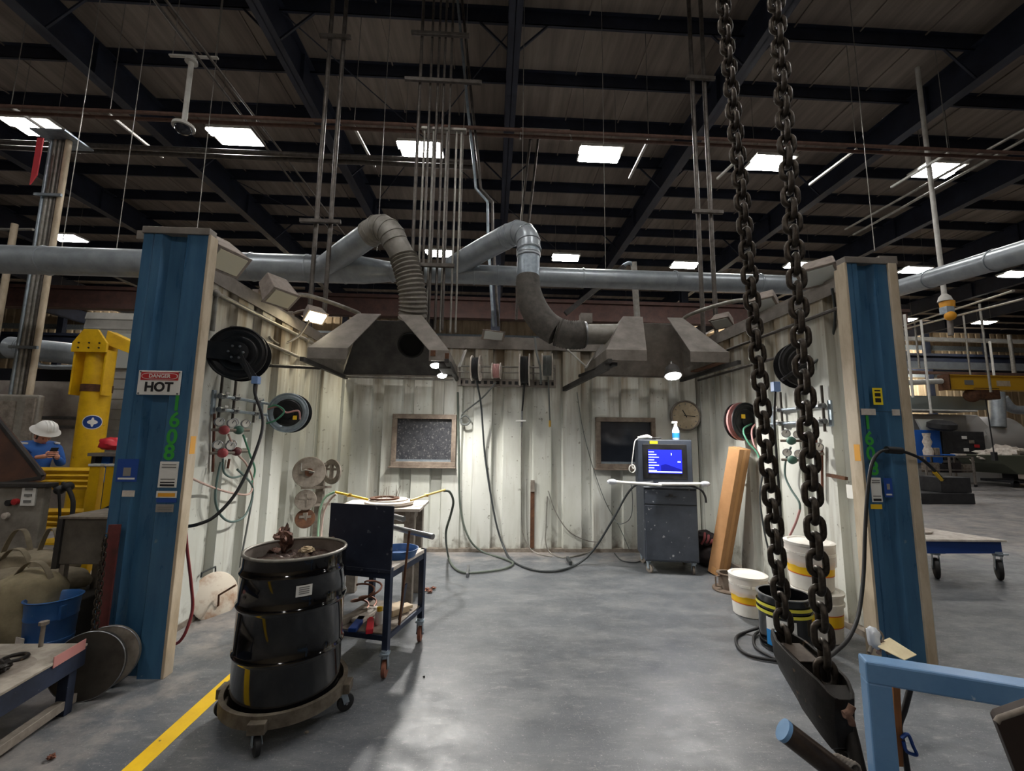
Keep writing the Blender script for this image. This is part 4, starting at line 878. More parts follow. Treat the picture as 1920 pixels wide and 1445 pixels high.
# things on the lower shelf
BT = thing('bottle', 'small white bottle with yellow cap on the cart lower shelf', 'bottle', cl(-.14, .14, .283))
MB().lathe([(1e-4, 0), (.03, 0), (.033, .01), (.033, .07), (.02, .09), (.016, .095)], BT.location, n=20, cap=False).build('bottle_body', 'white_plastic', BT, 40)
MB().lathe([(.021, .09), (.021, .115), (1e-4, .118)], BT.location, n=16).build('cap', 'label_yellow', BT, 40)
for k, (x, y, w, l_, h, m, lab) in enumerate(((-.16, .05, .05, .2, .035, 'red_plastic', 'red handled tool at the cart lower shelf front'), (-.27, .06, .06, .22, .03, 'trolley_blue', 'blue handled tool on the cart lower shelf'), (-.3, .22, .1, .24, .03, 'dusty_white', 'pale folder of papers on the cart lower shelf'), (-.37, .12, .05, .3, .05, 'dusty_steel', 'grey channel piece at left of the cart lower shelf'), (-.12, .36, .14, .16, .05, 'scrap_pale', 'tan box lid at the rear of the cart lower shelf'))):
    M2 = MC @ Matrix.Translation((x, y, .284)) @ Matrix.Rotation(.5-k*.25, 4, 'Z')
    o = MB(M2).box((-w/2, -l_/2, 0), (w/2, l_/2, h)).box((-w*.3, l_/2, h*.2), (w*.3, l_/2+.05, h*.7)).build('shop_tool', m, None, bevel=.006); tag(o, lab, 'tool')
for k, (x, y) in enumerate(((-.42, .3), (-.40, .38))):
    pts = [cl(x+.07*cos(a*.6)+.004*a, y+.09*sin(a*.6), .30+.012*a) for a in range(18)]
    o = MB().tube(spline(pts, 3), .008, 6).build('copper_coil', 'copper', None, 50); tag(o, ('front' if k == 0 else 'rear')+' coil of copper tube behind the black drum', 'coil', 'copper coils under the cart')
# steel bench behind with turntable and torches
BB = Vector((-.72, 4.55, 0)); ZB = 1.02
gp = at(795, 1112, Z=0)
BN = thing('steel_bench', 'grey steel bench with white dusted top behind the welding cart', 'bench', (-1.1, 4.6, 0))
bx0, bx1, by0, by1 = -1.55, gp.x, gp.y-.5, gp.y+.12; ZB = at(800, 945, Y=by1-.3).z
MB().box((bx0, by0, ZB-.03), (bx1, by1, ZB)).build('bench_top', 'dusty_white', BN, bevel=.004)
for x in (bx0+.06, bx1-.1):
    for y in (by0+.06, by1-.06): MB().box((x-.05, y-.05, 0), (x+.05, y+.05, ZB-.03)).build('leg', 'dusty_steel', BN, bevel=.004)
MB().box((bx0+.06, by0+.03, ZB-.15), (bx1-.1, by0+.05, ZB-.03)).box((bx1-.12, by0, ZB-.15), (bx1-.1, by1, ZB-.03)).build('apron', 'dusty_steel', BN)
tc = at(730, 946, Z=ZB)
TT = thing('turntable', 'round white dusted turntable on the steel bench', 'turntable', tc)
MB().lathe([(1e-4, 0), (.22, 0), (.25, .02), (.25, .04), (.19, .05), (.19, .06), (1e-4, .06)], tc, n=36, cap=False).build('turntable_plate', 'dusty_white', TT, 40)
MB().lathe([(.1, .06), (.15, .062), (.15, .075), (.1, .075), (.1, .06)], tc+Vector((-.05, 0, 0)), n=28, cap=False).build('steel_ring', 'rust', TT, 40)
for k in range(9):
    a = random.uniform(0, 6.28); r = random.uniform(.05, .2); q = tc+Vector((r*cos(a), r*sin(a), .05))
    o = MB().cyl(q, q+Vector((random.uniform(-.05, .05), random.uniform(-.05, .05), random.uniform(.09, .18))), .0025, 5).build('filler_rod', 'dusty_steel'); tag(o, 'thin filler rod standing upright on the white turntable', 'rod', 'filler rods on the turntable')
for k, (pts, l) in enumerate((([(690, 936, 4.5), (655, 928, 4.4), (628, 922, 4.3)], 'yellow tube torch on the left above the shield'), ([(770, 938, 4.5), (800, 928, 4.7), (834, 918, 5.0)], 'yellow tube torch on the right of the turntable'))):
    P = [at(x, y, Y=Y_) for x, y, Y_ in pts]; t = thing('torch', l, 'torch', P[1])
    MB().tube(P, .012, 10).build('torch_tube', 'label_yellow' if k == 0 else 'orange_tube', t, 50)
    MB().cyl(P[1]-Vector((.02, 0, 0)), P[1]+Vector((.02, 0, 0)), .018, 8).build('torch_valve', 'brass', t, 50)
hose('hose', [at(628, 922, Y=4.3), at(610, 932, Y=4.3), at(600, 955, Y=4.28), at(597, 985, Y=4.25), at(596, 1010, Y=4.2)], .011, mat('pale_green', S(160, 200, 170), .5), 'pale green hose rising behind the drum to the left torch')
hose('hose', [at(630, 926, Y=4.32), at(618, 938, Y=4.32), at(607, 960, Y=4.3), at(603, 990, Y=4.27), at(602, 1010, Y=4.22)], .01, mat('pale_pink', S(206, 180, 170), .5), 'pale pink hose rising behind the drum to the left torch')
for k, (x, y) in enumerate(((800, 1104), (812, 1102), (806, 1108))):
    o = crumple(('left', 'right', 'front')[k]+' curl of reddish scrap on the floor beside bench leg', at(x, y, Z=.02), .03, 'copper', 40+k, (1.3, 1, .6), 'scrap_curl', group='reddish floor scraps by the bench'); 
# wheel racks on the left wall
def spool(label, c, n, R, m='dusty_steel', crank=True, hole=0.):
    c = V(c); n = V(n).normalized(); t = thing('spool_disc', label, 'disc', c-Vector((0, 0, R)), 'steel discs on the left wall stand')
    MB().lathe([(max(hole, 1e-4), -.012), (R*.97, -.012), (R, 0), (R*.97, .012), (max(hole, 1e-4), .012)]+([(hole, -.012)] if hole else []), c, n, 36, cap=False).build('disc_plate', m, t, 40)
    u = Vector((0, 0, 1)); x = u.cross(n)
    if crank:
        MB().lathe([(R*.26, .01), (R*.26, .03), (1e-4, .03)], c, n, 16).build('hub', 'rust', t, 40)
        MB().tube(spline([c+n*.04, c+n*.05+x*R*.3, c+n*.05-x*R*.2+u*R*.15, c+n*.04-x*R*.45+u*R*.1, c+n*.03-x*R*.5+u*R*.6], 5), .009, 8).build('crank_handle', 'pipe_grey', t, 60)
    else:
        MB().beam(c-u*R*.6, c+u*R*.6, .05, .03).beam(c-x*R*.6+u*R*.2, c+x*R*.6+u*R*.2, .03, .03).build('spokes', 'dusty_steel', t)
    return t
n1 = Vector((.35, -1, .05))
spool('large round grey disc with crank on the left wall stand', at(580, 885, Y=5.75), n1, .20)
spool('ring shaped disc behind the large crank disc', at(622, 884, Y=6.0), Vector((-.5, -1, 0)), .17, 'dusty_steel', False, .1)
spool('small disc below the large crank disc', at(573, 937, Y=5.75), n1, .13, 'dusty_steel', False)
spool('lowest rusty disc just above the drum rim', at(572, 972, Y=5.75), Vector((.3, -1, .3)), .12, 'rust', False)
ST = thing('disc_stand', 'rusty upright stand on the left wall holding the discs', 'stand', (at(590, 1000, Y=6.0).x, 6.0, 0))
MB().box((ST.location.x-.05, 6.05, 0), (ST.location.x+.05, 6.13, 1.3)).build('upright', 'dusty_steel', ST, bevel=.004)
MB().box((ST.location.x-.2, 5.85, 0), (ST.location.x+.2, 6.3, .03)).build('foot_plate', 'rust', ST)
for z in (1.29, .98, .75): MB().beam((ST.location.x-.18, 5.9, z), (ST.location.x+.15, 6.08, z), .03, .03).build('peg', 'dusty_steel', ST)
# disc leaning on the left wall
c = at(404, 1117, Y=4.35); n = Vector((.88, -.45, .3)).normalized(); u = (Vector((0, 0, 1))-n*n.z).normalized(); x = u.cross(n)
LD = thing('backing_disc', 'round pale stained disc with bent rod leaning on left wall', 'disc', (c.x, c.y, c.z-.2))
MB().lathe([(1e-4, -.012), (.2, -.012), (.215, 0), (.2, .012), (1e-4, .012)], c, n, 40, cap=False).build('disc_plate', mat('stained_disc', S(214, 204, 188), .7, 0, S(160, 120, 90), 5, .35, bump=.1), LD, 40)
MB().tube([c-u*.09+n*.02, c-u*.09+n*.03, c+n*.05, c+x*.02+n*.27+u*.05], .009, 8).build('bent_rod', 'rust', LD, 50)
tag(MB().tube([at(377, 1082, X=BX0+.1), at(378, 1074, X=BX0+.1), at(404, 1062, X=BX0+.1), at(404, 1075, X=BX0+.1)], .008, 6).build('wire_hook', 'dark_hose'), 'dark wire hook on the left wall above the leaning disc', 'hook')
# ------------------------------------------------------------------ cabinet, monitor
pc = at(1250, 1075, Z=0); MK = Matrix.Translation((2.30, 5.50, 0)) @ Matrix.Rotation(radians(-9), 4, 'Z')
def kl(x, y, z): return MK @ Vector((x, y, z))
CB = thing('equipment_cabinet', 'dark grey speckled rolling cabinet with one drawer by back wall', 'cabinet', kl(0, .25, 0))
w = .33; zb, zt = .15, 1.06
MB(MK).box((-w, .01, zb), (w, .56, zt)).build('body', 'cabinet', CB, bevel=.008)
MB(MK).box((-w+.01, -.012, zb+.02), (w-.01, .012, .845)).build('door', 'cabinet', CB, bevel=.006)
o = MB(MK).box((-w+.01, -.012, .86), (w-.01, .012, zt-.02)).build('drawer', 'cabinet', CB, bevel=.006)
MB(MK).box((-.07, -.03, .955), (.07, -.012, .965)).box((-.025, -.03, .965), (.025, -.014, .99)).build('drawer_handle', 'black_paint', o, bevel=.003)
MB(MK).box((-w-.005, -.02, zt), (w+.005, .565, zt+.02)).build('worktop', mat('edge_worn', S(120, 124, 130), .4, .2, S(70, 74, 82), 7, .5), CB, bevel=.01)
for x in (-w+.06, w-.06):
    for y in (.06, .5): caster(CB, kl(x, y, 0), .05, .03, 'dusty_steel', radians(-60 if x < 0 else 70), top=.15)
MN = thing('crt_monitor', 'old black box monitor with blue screen on the cabinet', 'monitor', kl(-.05, .25, 1.1))
MB(MK).box((-.29, .06, 1.085), (.27, .45, 1.12)).build('base', 'black_paint', MN, bevel=.01)
b = MB(MK); z0, z1 = 1.12, 1.68
F = [(-.40, .0, z0), (.29, .0, z0), (.29, .0, z1), (-.40, .0, z1)]; M_ = [(-.40, .18, z0), (.29, .18, z0), (.29, .18, z1), (-.40, .18, z1)]; K = [(-.33, .5, z0+.05), (.23, .5, z0+.05), (.23, .5, z1-.08), (-.33, .5, z1-.08)]
v = [b.vs(F), b.vs(M_), b.vs(K)]; b.face(v[0][::-1]); b.face(v[2])
for A, B in zip(v, v[1:]):
    for i in range(4): b.face([A[i], A[(i+1) % 4], B[(i+1) % 4], B[i]])
b.build('monitor_case', mat('monitor_case', S(62, 68, 78), .4, 0, S(50, 56, 66), 5, .5), MN, bevel=.012)
MB(MK).box((-.33, -.008, z0+.06), (.22, 0, z1-.06)).build('bezel', 'black_paint', MN, bevel=.006)
so = MB(MK).box((-.265, -.014, z0+.13), (.155, -.006, z1-.13)).build('screen', 'screen_blue', MN)
for k in range(8): MB(MK).box((-.262, -.0155, z1-.165-k*.034), (-.262+.07+.03*(k % 3), -.014, z1-.153-k*.034)).build('screen_row', 'screen_text', so)
MB(MK).box((-.262, -.0155, z0+.14), (.15, -.014, z0+.155)).build('screen_row', 'screen_text', so)
MB(MK).box((.02, -.0155, z1-.2), (.03, -.014, z1-.17)).box((.10, -.0155, z1-.29), (.14, -.014, z1-.275)).build('screen_row', 'screen_text', so)
MB(MK).prism([(-.11, -.0148, z0+.15), (.15, -.0148, z0+.15), (.15, -.0148, z0+.18), (-.05, -.0148, z0+.25), (-.11, -.0148, z0+.23)], (0, -.0006, 0)).build('screen_shape', 'screen_deep', so)
MB(MK).box((-.24, -.006, z1-.055), (-.14, .0, z1-.02)).build('sticker', 'sign_yellow', MN)
SB = thing('spray_bottle', 'clear spray bottle with blue liquid on top of the monitor', 'bottle', kl(.12, .1, 1.68))
q = SB.location
MB().lathe([(1e-4, 0), (.043, 0), (.046, .01), (.046, .12), (.028, .165), (.018, .185)], q, n=24, cap=False).build('bottle_body', mat('bottle_clear', S(196, 216, 236), .3, 0, S(176, 200, 230), 10, .5), SB, 40)
MB().lathe([(.0475, .03), (.0475, .09)], q, n=24, cap=False).build('bottle_label', 'label_blue2', SB, 40)
MB().lathe([(.022, .18), (.022, .2), (.012, .21), (.012, .225), (1e-4, .23)], q, n=16).box(q+Vector((-.05, -.012, .215)), q+Vector((.02, .012, .245))).build('spray_head', 'white_plastic', SB, 40)
PB = thing('probe_lead', 'white probe and coiled lead draped over the monitor left corner', 'probe', kl(-.36, .1, 1.68))
MB().tube([kl(-.38, .06, 1.7), kl(-.26, .05, 1.72), kl(-.2, .05, 1.705)], [.018, .028, .015], 12).build('probe_body', 'white_plastic', PB, 60)
MB().tube(spline([kl(-.2, .05, 1.7), kl(-.13, .05, 1.7), kl(-.08, .06, 1.705)], 5), .008, 6).build('probe_tip', 'black_rubber', PB, 60)
MB().tube(spline([kl(-.37, .05, 1.7), kl(-.43, .0, 1.65), kl(-.46, -.03, 1.5), kl(-.48, -.03, 1.35), kl(-.46, -.03, 1.3)]+[kl(-.47+.04*cos(a), -.03+.004*a, 1.3+.05*sin(a)) for a in range(1, 14)], 4), .006, 6).build('lead_coil', 'white_plastic', PB, 60)
for k, (a, b_, r, l) in enumerate((((1148, 903), (1240, 909), .02, 'white plastic wrapped rod jutting left across the cabinet top'), ((1235, 907), (1322, 907), .02, 'white plastic wrapped rod jutting right across the cabinet top'))):
    A, B = at(a[0], a[1], Y=5.46), at(b_[0], b_[1], Y=5.40); t = thing('wrapped_rod', l, 'rod', (A+B)/2, 'white wrapped rods on the cabinet')
    A.z = max(A.z, 1.1); B.z = max(B.z, 1.1)
    MB().cyl(A, B, r, 8).build('rod', 'white_plastic', t, 50)
    e_ = A if k == 0 else B
    MB().ball(e_, .045, 8, (1.5, .8, .8)).build('wrap', 'clear_plastic', t, 30)
hose('cord', [kl(-.25, -.02, 1.1), kl(-.1, -.03, 1.13), kl(.1, -.03, 1.115), kl(.25, -.03, 1.1), kl(.36, -.05, 1.06), kl(.41, -.05, .98), kl(.42, -.05, .9)], .013, 'black_rubber', 'thick black cord hanging off the cabinet right edge', 'cord')
hose('cord', [at(1183, 905, Y=5.7), at(1186, 940, Y=5.75), at(1182, 970, Y=5.8), at(1165, 982, Y=5.9), at(1152, 975, Y=6.0)], .006, 'grey_hose', 'thin cord dangling along the cabinet left side', 'cord')
hose('cord', [at(1152, 1037, Z=.012), at(1165, 1050, Z=.012), at(1190, 1054, Z=.012), at(1205, 1050, Z=.012)], .008, 'dark_hose', 'dark cord curling on the floor beside the cabinet left wheel', 'cord')
# tool bag between cabinet and box
tb = at(1328, 1050, Z=0)
TB = thing('tool_bag', 'slumped black and red tool bag behind the cabinet', 'bag', (2.98, 5.95, 0))
def lumpy(c, sx, sy, sz, seed, amp=.12, n=20, pw=.75):
    b = MB(); c = V(c)
    def fn(u, v):
        t = pi*v; a = 2*pi*u; d = Vector((sin(t)*cos(a), sin(t)*sin(a), cos(t))); d2 = Vector([math.copysign(abs(k)**pw, k) for k in d])
        k = 1+amp*noise.noise(d*2.2+Vector((seed, 0, 0)))+amp*.4*noise.noise(d*6+Vector((0, seed, 0)))
        return c+Vector((d2.x*sx*k, d2.y*sy*k, d2.z*sz*k))
    b.grid(fn, n*2, n); bmesh.ops.remove_doubles(b.bm, verts=b.bm.verts[:], dist=1e-4); return b
lumpy((2.98, 5.95, .14), .17, .2, .14, 3).build('bag_base', 'bag_black', TB, 60)
lumpy((2.95, 5.97, .34), .15, .17, .10, 8, .25).build('bag_top', 'bag_black', TB, 60)
for k in range(5):
    MB().tube(spline([(2.84+.05*k, 5.82, .30), (2.86+.05*k, 5.78, .38-.02*k), (2.9+.05*k, 5.84, .44-.03*k)], 5), .016, 6).build('red_strap', 'bag_red', TB, 60)
MB().tube(spline([(2.9, 5.72, .22), (3.05, 5.68, .17), (3.16, 5.78, .1), (3.2, 5.85, .03)], 6), .02, 8).build('handle', 'bag_black', TB, 60)
# cardboard box leaning in the corner
b0 = at(1352, 1058, Z=0.0); L0 = Vector((2.93, 5.55, 0)); T0 = Vector((3.10, 5.2, 1.62))
d = (T0-L0).normalized(); xx = Vector((.9, .44, 0)); xx = (xx-d*xx.dot(d)).normalized(); yy = d.cross(xx)
M = Matrix((xx, yy, d)).transposed().to_4x4(); M.translation = L0+Vector((-.02, 0, .012))
CBX = thing('cardboard_box', 'long tan cardboard box leaning in the right rear corner', 'box', L0)
MB(M).box((-.11, -.075, 0), (.11, .075, 1.62)).build('carton', 'cardboard', CBX, bevel=.004)
MB(M).box((-.111, -.03, .0), (.111, .03, .09)).box((-.03, -.0765, 0), (.03, .0765, 1.621)).build('packing_tape', mat('tape', S(200, 150, 98), .35), CBX)
# metal spool
c = at(1366, 1106, Z=0); SPL = thing('steel_spool', 'rusty flanged steel spool on the floor before the box', 'spool', c)
MB().lathe([(.1, 0), (.165, 0), (.17, .012), (.165, .024), (.105, .03), (.1, .04), (.1, .17), (.12, .18), (.12, .19), (.085, .19), (.085, .02), (.1, 0)], c, n=36, cap=False).build('spool_body', mat('rusty_steel', S(128, 116, 104), .6, .4, S(92, 74, 62), 8, .5, bump=.15), SPL, 40)
MB().tube([c+Vector((-.1, -.03, .17)), c+Vector((-.17, -.05, .16)), c+Vector((-.17, -.05, .06)), c+Vector((-.1, -.03, .05))], .009, 8).build('handle', 'rusty_steel', SPL, 50)
# buckets
def bucket(label, c, R, h, name='plastic_bucket', lid=True, film=True):
    c = V(c); t = thing(name, label, 'bucket', c, 'white plastic buckets with yellow bands')
    rr = lambda z: R*(.88+.12*z/h)
    MB().lathe([(1e-4, 0), (rr(0)-.01, 0), (rr(0), .01), (rr(h*.72), h*.72), (rr(h*.72)+.012, h*.73), (rr(h*.8)+.012, h*.79), (rr(h*.8), h*.8), (rr(h), h*.96)], c, n=40, cap=False).build('bucket_body', 'bucket_white', t, 40)
    MB().lathe([(rr(h*.34)+.0015, h*.34), (rr(h*.56)+.0015, h*.56)], c, n=40, cap=False).build('label_band', 'label_band', t, 40)
    for z in (.33, .57): MB().lathe([(rr(h*z)+.002, h*z-.004), (rr(h*z)+.002, h*z+.004)], c, n=40, cap=False).build('label_stripe', 'stripe_red', t, 40)
    if lid: MB().lathe([(rr(h)+.008, h*.93), (rr(h)+.012, h*.985), (rr(h), h), (rr(h)-.02, h), (rr(h)-.03, h-.01), (1e-4, h-.01)], c, n=40, cap=False).build('lid', 'bucket_white', t, 40)
    if film:
        b = MB()
        def fn(u, v):
            a = 2*pi*u; z = h*(.50+.48*v); k = rr(z)+.006+.006*noise.noise(Vector((cos(a)*5, sin(a)*5, z*18)))+.008*(1-v)
            return c+Vector((k*cos(a), k*sin(a), z+.02*noise.noise(Vector((cos(a)*3, sin(a)*3, 3)))*(1-v)))
        m = mat('film', S(228, 222, 216), .25, alpha) if False else MATS['film_plastic']
        b.grid(fn, 48, 8).build('plastic_film', m, t, 60)
    return t
m = mat('film_plastic', S(230, 224, 218), .25); m.node_tree.nodes['Principled BSDF'].inputs['Alpha'].default_value = .55
q = at(1420, 1160, Z=0); bucket('white bucket with torn film standing alone left of the chain', (q.x, q.y+.12, 0), .165, .38)
q2 = at(1597, 1228, Z=0); qb = Vector((2.87, 3.80, 0))
bucket('lower white bucket of the stack against the right post', qb, .185, .4, film=False)
bucket('upper white film wrapped bucket of the stack by right post', qb+Vector((-.03, .02, .4)), .185, .40)
q = Vector((2.44, 3.62, 0))
PL2 = thing('steel_pail', 'black pail with yellow rings and blue label behind the chain', 'pail', q)
Rr, h = .19, .42
MB().lathe([(1e-4, 0), (Rr, 0), (Rr, h*.68), (Rr+.01, h*.69), (Rr+.01, h*.72), (Rr, h*.73), (Rr, h*.80), (Rr+.01, h*.81), (Rr+.01, h*.84), (Rr, h*.85), (Rr, h-.01), (Rr+.008, h), (Rr-.008, h), (Rr-.012, h-.02), (Rr-.012, h*.6), (1e-4, h*.6)], q, n=48, cap=False).build('pail_body', 'black_gloss', PL2, 40)
for z in (.705, .825): MB().lathe([(Rr+.0115, h*z-.012), (Rr+.0115, h*z+.012)], q, n=48, cap=False).build('yellow_ring', 'stripe_yellow', PL2, 40)
MB().lathe([(Rr+.009, h-.004), (Rr+.01, h+.004), (Rr-.01, h+.004)], q, n=48, cap=False).build('rim', 'steel', PL2, 40)
def arcpatch(name, c, R, a0, a1, za, zb, m, parent):
    v = MB(); n = 10; P = [Vector((c.x+R*cos(a0+(a1-a0)*i/n), c.y+R*sin(a0+(a1-a0)*i/n), z)) for z in (za, zb) for i in range(n+1)]; w_ = v.vs(P)
    for i in range(n): v.face([w_[i], w_[i+1], w_[i+n+2], w_[i+n+1]])
    return v.build(name, m, parent, solid=.0015)
arcpatch('pail_label', q, Rr+.001, -2.9, -1.75, h*.12, h*.62, 'label_white', PL2); arcpatch('pail_label', q, Rr+.003, -2.9, -1.75, h*.12, h*.4, 'label_blue2', PL2)
arcpatch('barcode_label', q, Rr+.001, -.95, -.72, h*.25, h*.42, 'label_white', PL2)
# black cables on the floor by the buckets and the cord on the right post
hose('cable', [at(1458, 1160, Z=.2), at(1430, 1174, Z=.1), at(1400, 1184, Z=.02), at(1381, 1194, Z=.016), at(1384, 1213, Z=.016), at(1405, 1228, Z=.016), at(1440, 1236, Z=.016), at(1480, 1240, Z=.016)], .012, 'black_rubber', 'black cable looping on the floor left of the chain block', 'cable')
hose('cable', [at(1450, 1181, Z=.1), at(1428, 1182, Z=.03), at(1414, 1192, Z=.016), at(1416, 1212, Z=.016), at(1440, 1228, Z=.016), at(1475, 1244, Z=.016), at(1500, 1262, Z=.016)], .011, 'black_rubber', 'inner black cable curl on the floor left of the chain block', 'cable')
EC = thing('extension_cord', 'black cord with plug joint hung across the right blue post', 'cord', at(1670, 843, Y=3.2))
MB().tube(spline([at(1668, 843, Y=3.22), at(1648, 848, Y=3.2), at(1634, 872, Y=3.18), at(1626, 930, Y=3.16), at(1622, 1000, Y=3.14), at(1619, 1080, Y=3.1), at(1610, 1150, Y=3.02), at(1592, 1195, Y=2.9), at(1566, 1222, Y=2.75), at(1545, 1238, Y=2.6), at(1525, 1262, Z=.02)], 8), .012, 8).build('cord', 'black_rubber', EC, 60)
MB().tube(spline([at(1682, 844, Y=3.22), at(1705, 850, Y=3.22), at(1730, 862, Y=3.25), at(1752, 882, Y=3.3), at(1768, 900, Y=3.35)], 8), .012, 8).build('cord', 'black_rubber', EC, 60)
MB().cyl(at(1662, 843, Y=3.23), at(1690, 845, Y=3.23), .028, 14).build('plug', 'black_rubber', EC, 50)
MB().cyl(at(1752, 885, Y=3.3), at(1766, 899, Y=3.35), .014, 10).build('cable_tie', 'label_yellow', EC)
# ================================================================== SIGNS AND STICKERS
def sticker(name, label, cat, x0, y0, x1, y1, Y, m, t=.002, bev=0, grp=None):
    a, b_ = at(x0, y0, Y=Y), at(x1, y1, Y=Y); p = thing(name, label, cat, ((a.x+b_.x)/2, Y, b_.z), grp)
    MB().box((a.x, Y-t, b_.z), (b_.x, Y, a.z)).build('backing', m, p, bevel=bev)
    p['_w'] = b_.x-a.x; p['_h'] = a.z-b_.z
    return p, a, b_
YP = 3.249
DS, a, b_ = sticker('danger_sign', 'white DANGER HOT sign on the left blue post', 'sign', 262, 694, 337, 741, 3.244, 'label_white', .006, .008)
w, h = b_.x-a.x, a.z-b_.z; cx = (a.x+b_.x)/2; yf = 3.244-.006
MB().box((cx-w*.44, yf-.001, b_.z+h*.6), (cx+w*.44, yf, b_.z+h*.94)).build('red_panel', 'danger_red', DS)
def oval(z0, hw, hh, y, n=32): return [(cx+hw*(abs(cos(t))**.5)*math.copysign(1, cos(t)), y, z0+hh*math.copysign(abs(sin(t))**.7, sin(t))) for t in [2*pi*i/n for i in range(n)]]
MB().prism(oval(b_.z+h*.77, w*.42, h*.135, yf-.001), (0, -.0006, 0)).build('oval_border', 'label_white', DS)
MB().prism(oval(b_.z+h*.77, w*.405, h*.115, yf-.0016), (0, -.0006, 0)).build('oval_panel', 'danger_red', DS)
text('lettering', 'DANGER', 'label_white', DS, (cx, yf-.0022, b_.z+h*.77), (1, 0, 0), (0, 0, 1), h*.21, .0006, wide=1.0, fat=.001)
text('lettering', 'HOT', 'ink', DS, (cx, yf-.001, b_.z+h*.31), (1, 0, 0), (0, 0, 1), h*.52, .0006, wide=1.0, fat=.004)
if 0: text('lettering', 'HOT', 'ink', DS, (cx+.003, yf-.001, b_.z+h*.31), (1, 0, 0), (0, 0, 1), h*.50, .0006, wide=1.05)
for sx in (-1, 1):
    for sz in (.06, .94): MB().lathe([(.007, 0), (.006, .004), (1e-4, .005)], (cx+sx*w*.45, yf, b_.z+h*sz), (0, -1, 0), 10).build('screw', 'steel', DS)
def lines(p, a, b_, y, rows, m='ink_grey', inset=.12, hh=.35):
    w, h = b_.x-a.x, a.z-b_.z
    for f0, f1 in rows:
        MB().box((a.x+w*inset, y-.0008, b_.z+h*f0), (b_.x-w*inset, y, b_.z+h*f1)).build('print_line', m, p)
s, a, b_ = sticker('blue_sticker', 'square blue sticker low on the left edge of left post', 'sticker', 222, 860, 256, 903, YP, 'label_blue'); lines(s, a, b_, YP-.002, ((.1, .18),), 'label_white', .1); lines(s, a, b_, YP-.002, ((.25, .62),), 'label_grey', .32)
s, a, b_ = sticker('inspection_tag', 'white printed tag below the green digits on left post', 'sticker', 301, 865, 331, 914, YP, 'label_white', .003, .004); lines(s, a, b_, YP-.003, ((.86, .9), (.76, .8), (.3, .34)), 'ink_grey'); lines(s, a, b_, YP-.003, ((.05, .13), (.18, .22)), 'ink')
s, a, b_ = sticker('yellow_label', 'yellow label under the white tag on left post', 'sticker', 294, 920, 331, 933, YP, 'label_white'); lines(s, a, b_, YP-.002, ((.15, .7),), 'label_orange', .08)
s, a, b_ = sticker('blue_sticker', 'thin blue strip label between yellow and grey labels', 'sticker', 294, 934, 331, 942, YP, 'label_blue')
s, a, b_ = sticker('grey_label', 'worn grey label lowest on the left blue post', 'sticker', 293, 945, 325, 960, YP, 'label_grey'); lines(s, a, b_, YP-.002, ((.3, .4), (.6, .7)), 'ink_grey')
s, a, b_ = sticker('torn_sticker', 'torn remains of a white sticker on left post', 'sticker', 230, 919, 252, 931, YP, 'dusty_white')
s, a, b_ = sticker('yellow_notice', 'yellow printed notice high on the right blue post', 'sticker', 1635, 727, 1656, 759, 3.3, 'sign_yellow'); lines(s, a, b_, 3.298, ((.8, .88), (.5, .7), (.15, .4)), 'ink', .2)
s, a, b_ = sticker('inspection_tag', 'white printed tag beside the digits on right post', 'sticker', 1631, 895, 1655, 941, 3.3, 'label_white', .003, .003); lines(s, a, b_, 3.297, ((.86, .9), (.78, .82), (.22, .26)), 'ink_grey'); lines(s, a, b_, 3.297, ((.04, .14),), 'ink')
s, a, b_ = sticker('blue_sticker', 'square blue sticker right of the white tag on right post', 'sticker', 1656, 896, 1675, 932, 3.3, 'label_blue'); lines(s, a, b_, 3.298, ((.1, .18),), 'label_white', .15); lines(s, a, b_, 3.298, ((.4, .7),), 'label_grey', .32)
s, a, b_ = sticker('yellow_label', 'small yellow label below the white tag on right post', 'sticker', 1632, 945, 1654, 954, 3.3, 'label_yellow')
for (x, y, X, Yc_, l) in ((351, 833, -2.2045, 3.29, 'small orange sticker on the cream trim of left post'), (1604, 847, 2.9295, 3.33, 'small orange sticker on the cream trim of right post')):
    p = at(x, y, X=X); tag(MB().box((X-.001, Yc_-.03, p.z-.07), (X+.001, Yc_+.025, p.z+.06)).build('orange_sticker', 'label_orange'), l, 'sticker')
# ================================================================== LIFTING CHAIN AND BLOCK
def link_mesh(pitch, d):
    b = MB(); rc = (1.3*d+d)/2; hs = (pitch+d)/2-rc; P = []
    for i in range(9): a = pi*i/8; P.append((rc*cos(a), 0, hs+rc*sin(a)))
    for i in range(9): a = pi+pi*i/8; P.append((rc*cos(a), 0, -hs+rc*sin(a)))
    b.tube(P, d/2, 10, True); o = b.build('link', 'chain_iron', None, 60); me = o.data
    me.transform(Matrix.Translation(o.location)); bpy.data.objects.remove(o); return me
LM = link_mesh(.069, .026)
def chain(label, B, T, a0, me, pitch, name, grp=None, sag=0., mirror=0, alt=90, wob=6):
    B, T = V(B), V(T); d = (T-B).normalized(); n = int((T-B).length/pitch)
    t = thing(name, label, 'chain', B, grp); F = frame_z(d)
    for i in range(n):
        o = bpy.data.objects.new('link', me); COL.objects.link(o); o.parent = t
        R = F @ Matrix.Rotation(radians(a0+alt*(i % 2)+random.uniform(-wob, wob)), 3, 'Z')
        s = sin(pi*i/n)*sag
        M = R.to_4x4(); M.translation = d*pitch*i+Vector((s, 0, 0)); o.matrix_local = M
    return t
cb1, ct1 = at(1472, 1196, Y=1.98), at(1355, 0, Y=2.12); ct1 = cb1+(ct1-cb1)*1.25
cb2, ct2 = at(1548, 1262, Y=1.76), at(1455, 0, Y=1.88); ct2 = cb2+(ct2-cb2)*1.18
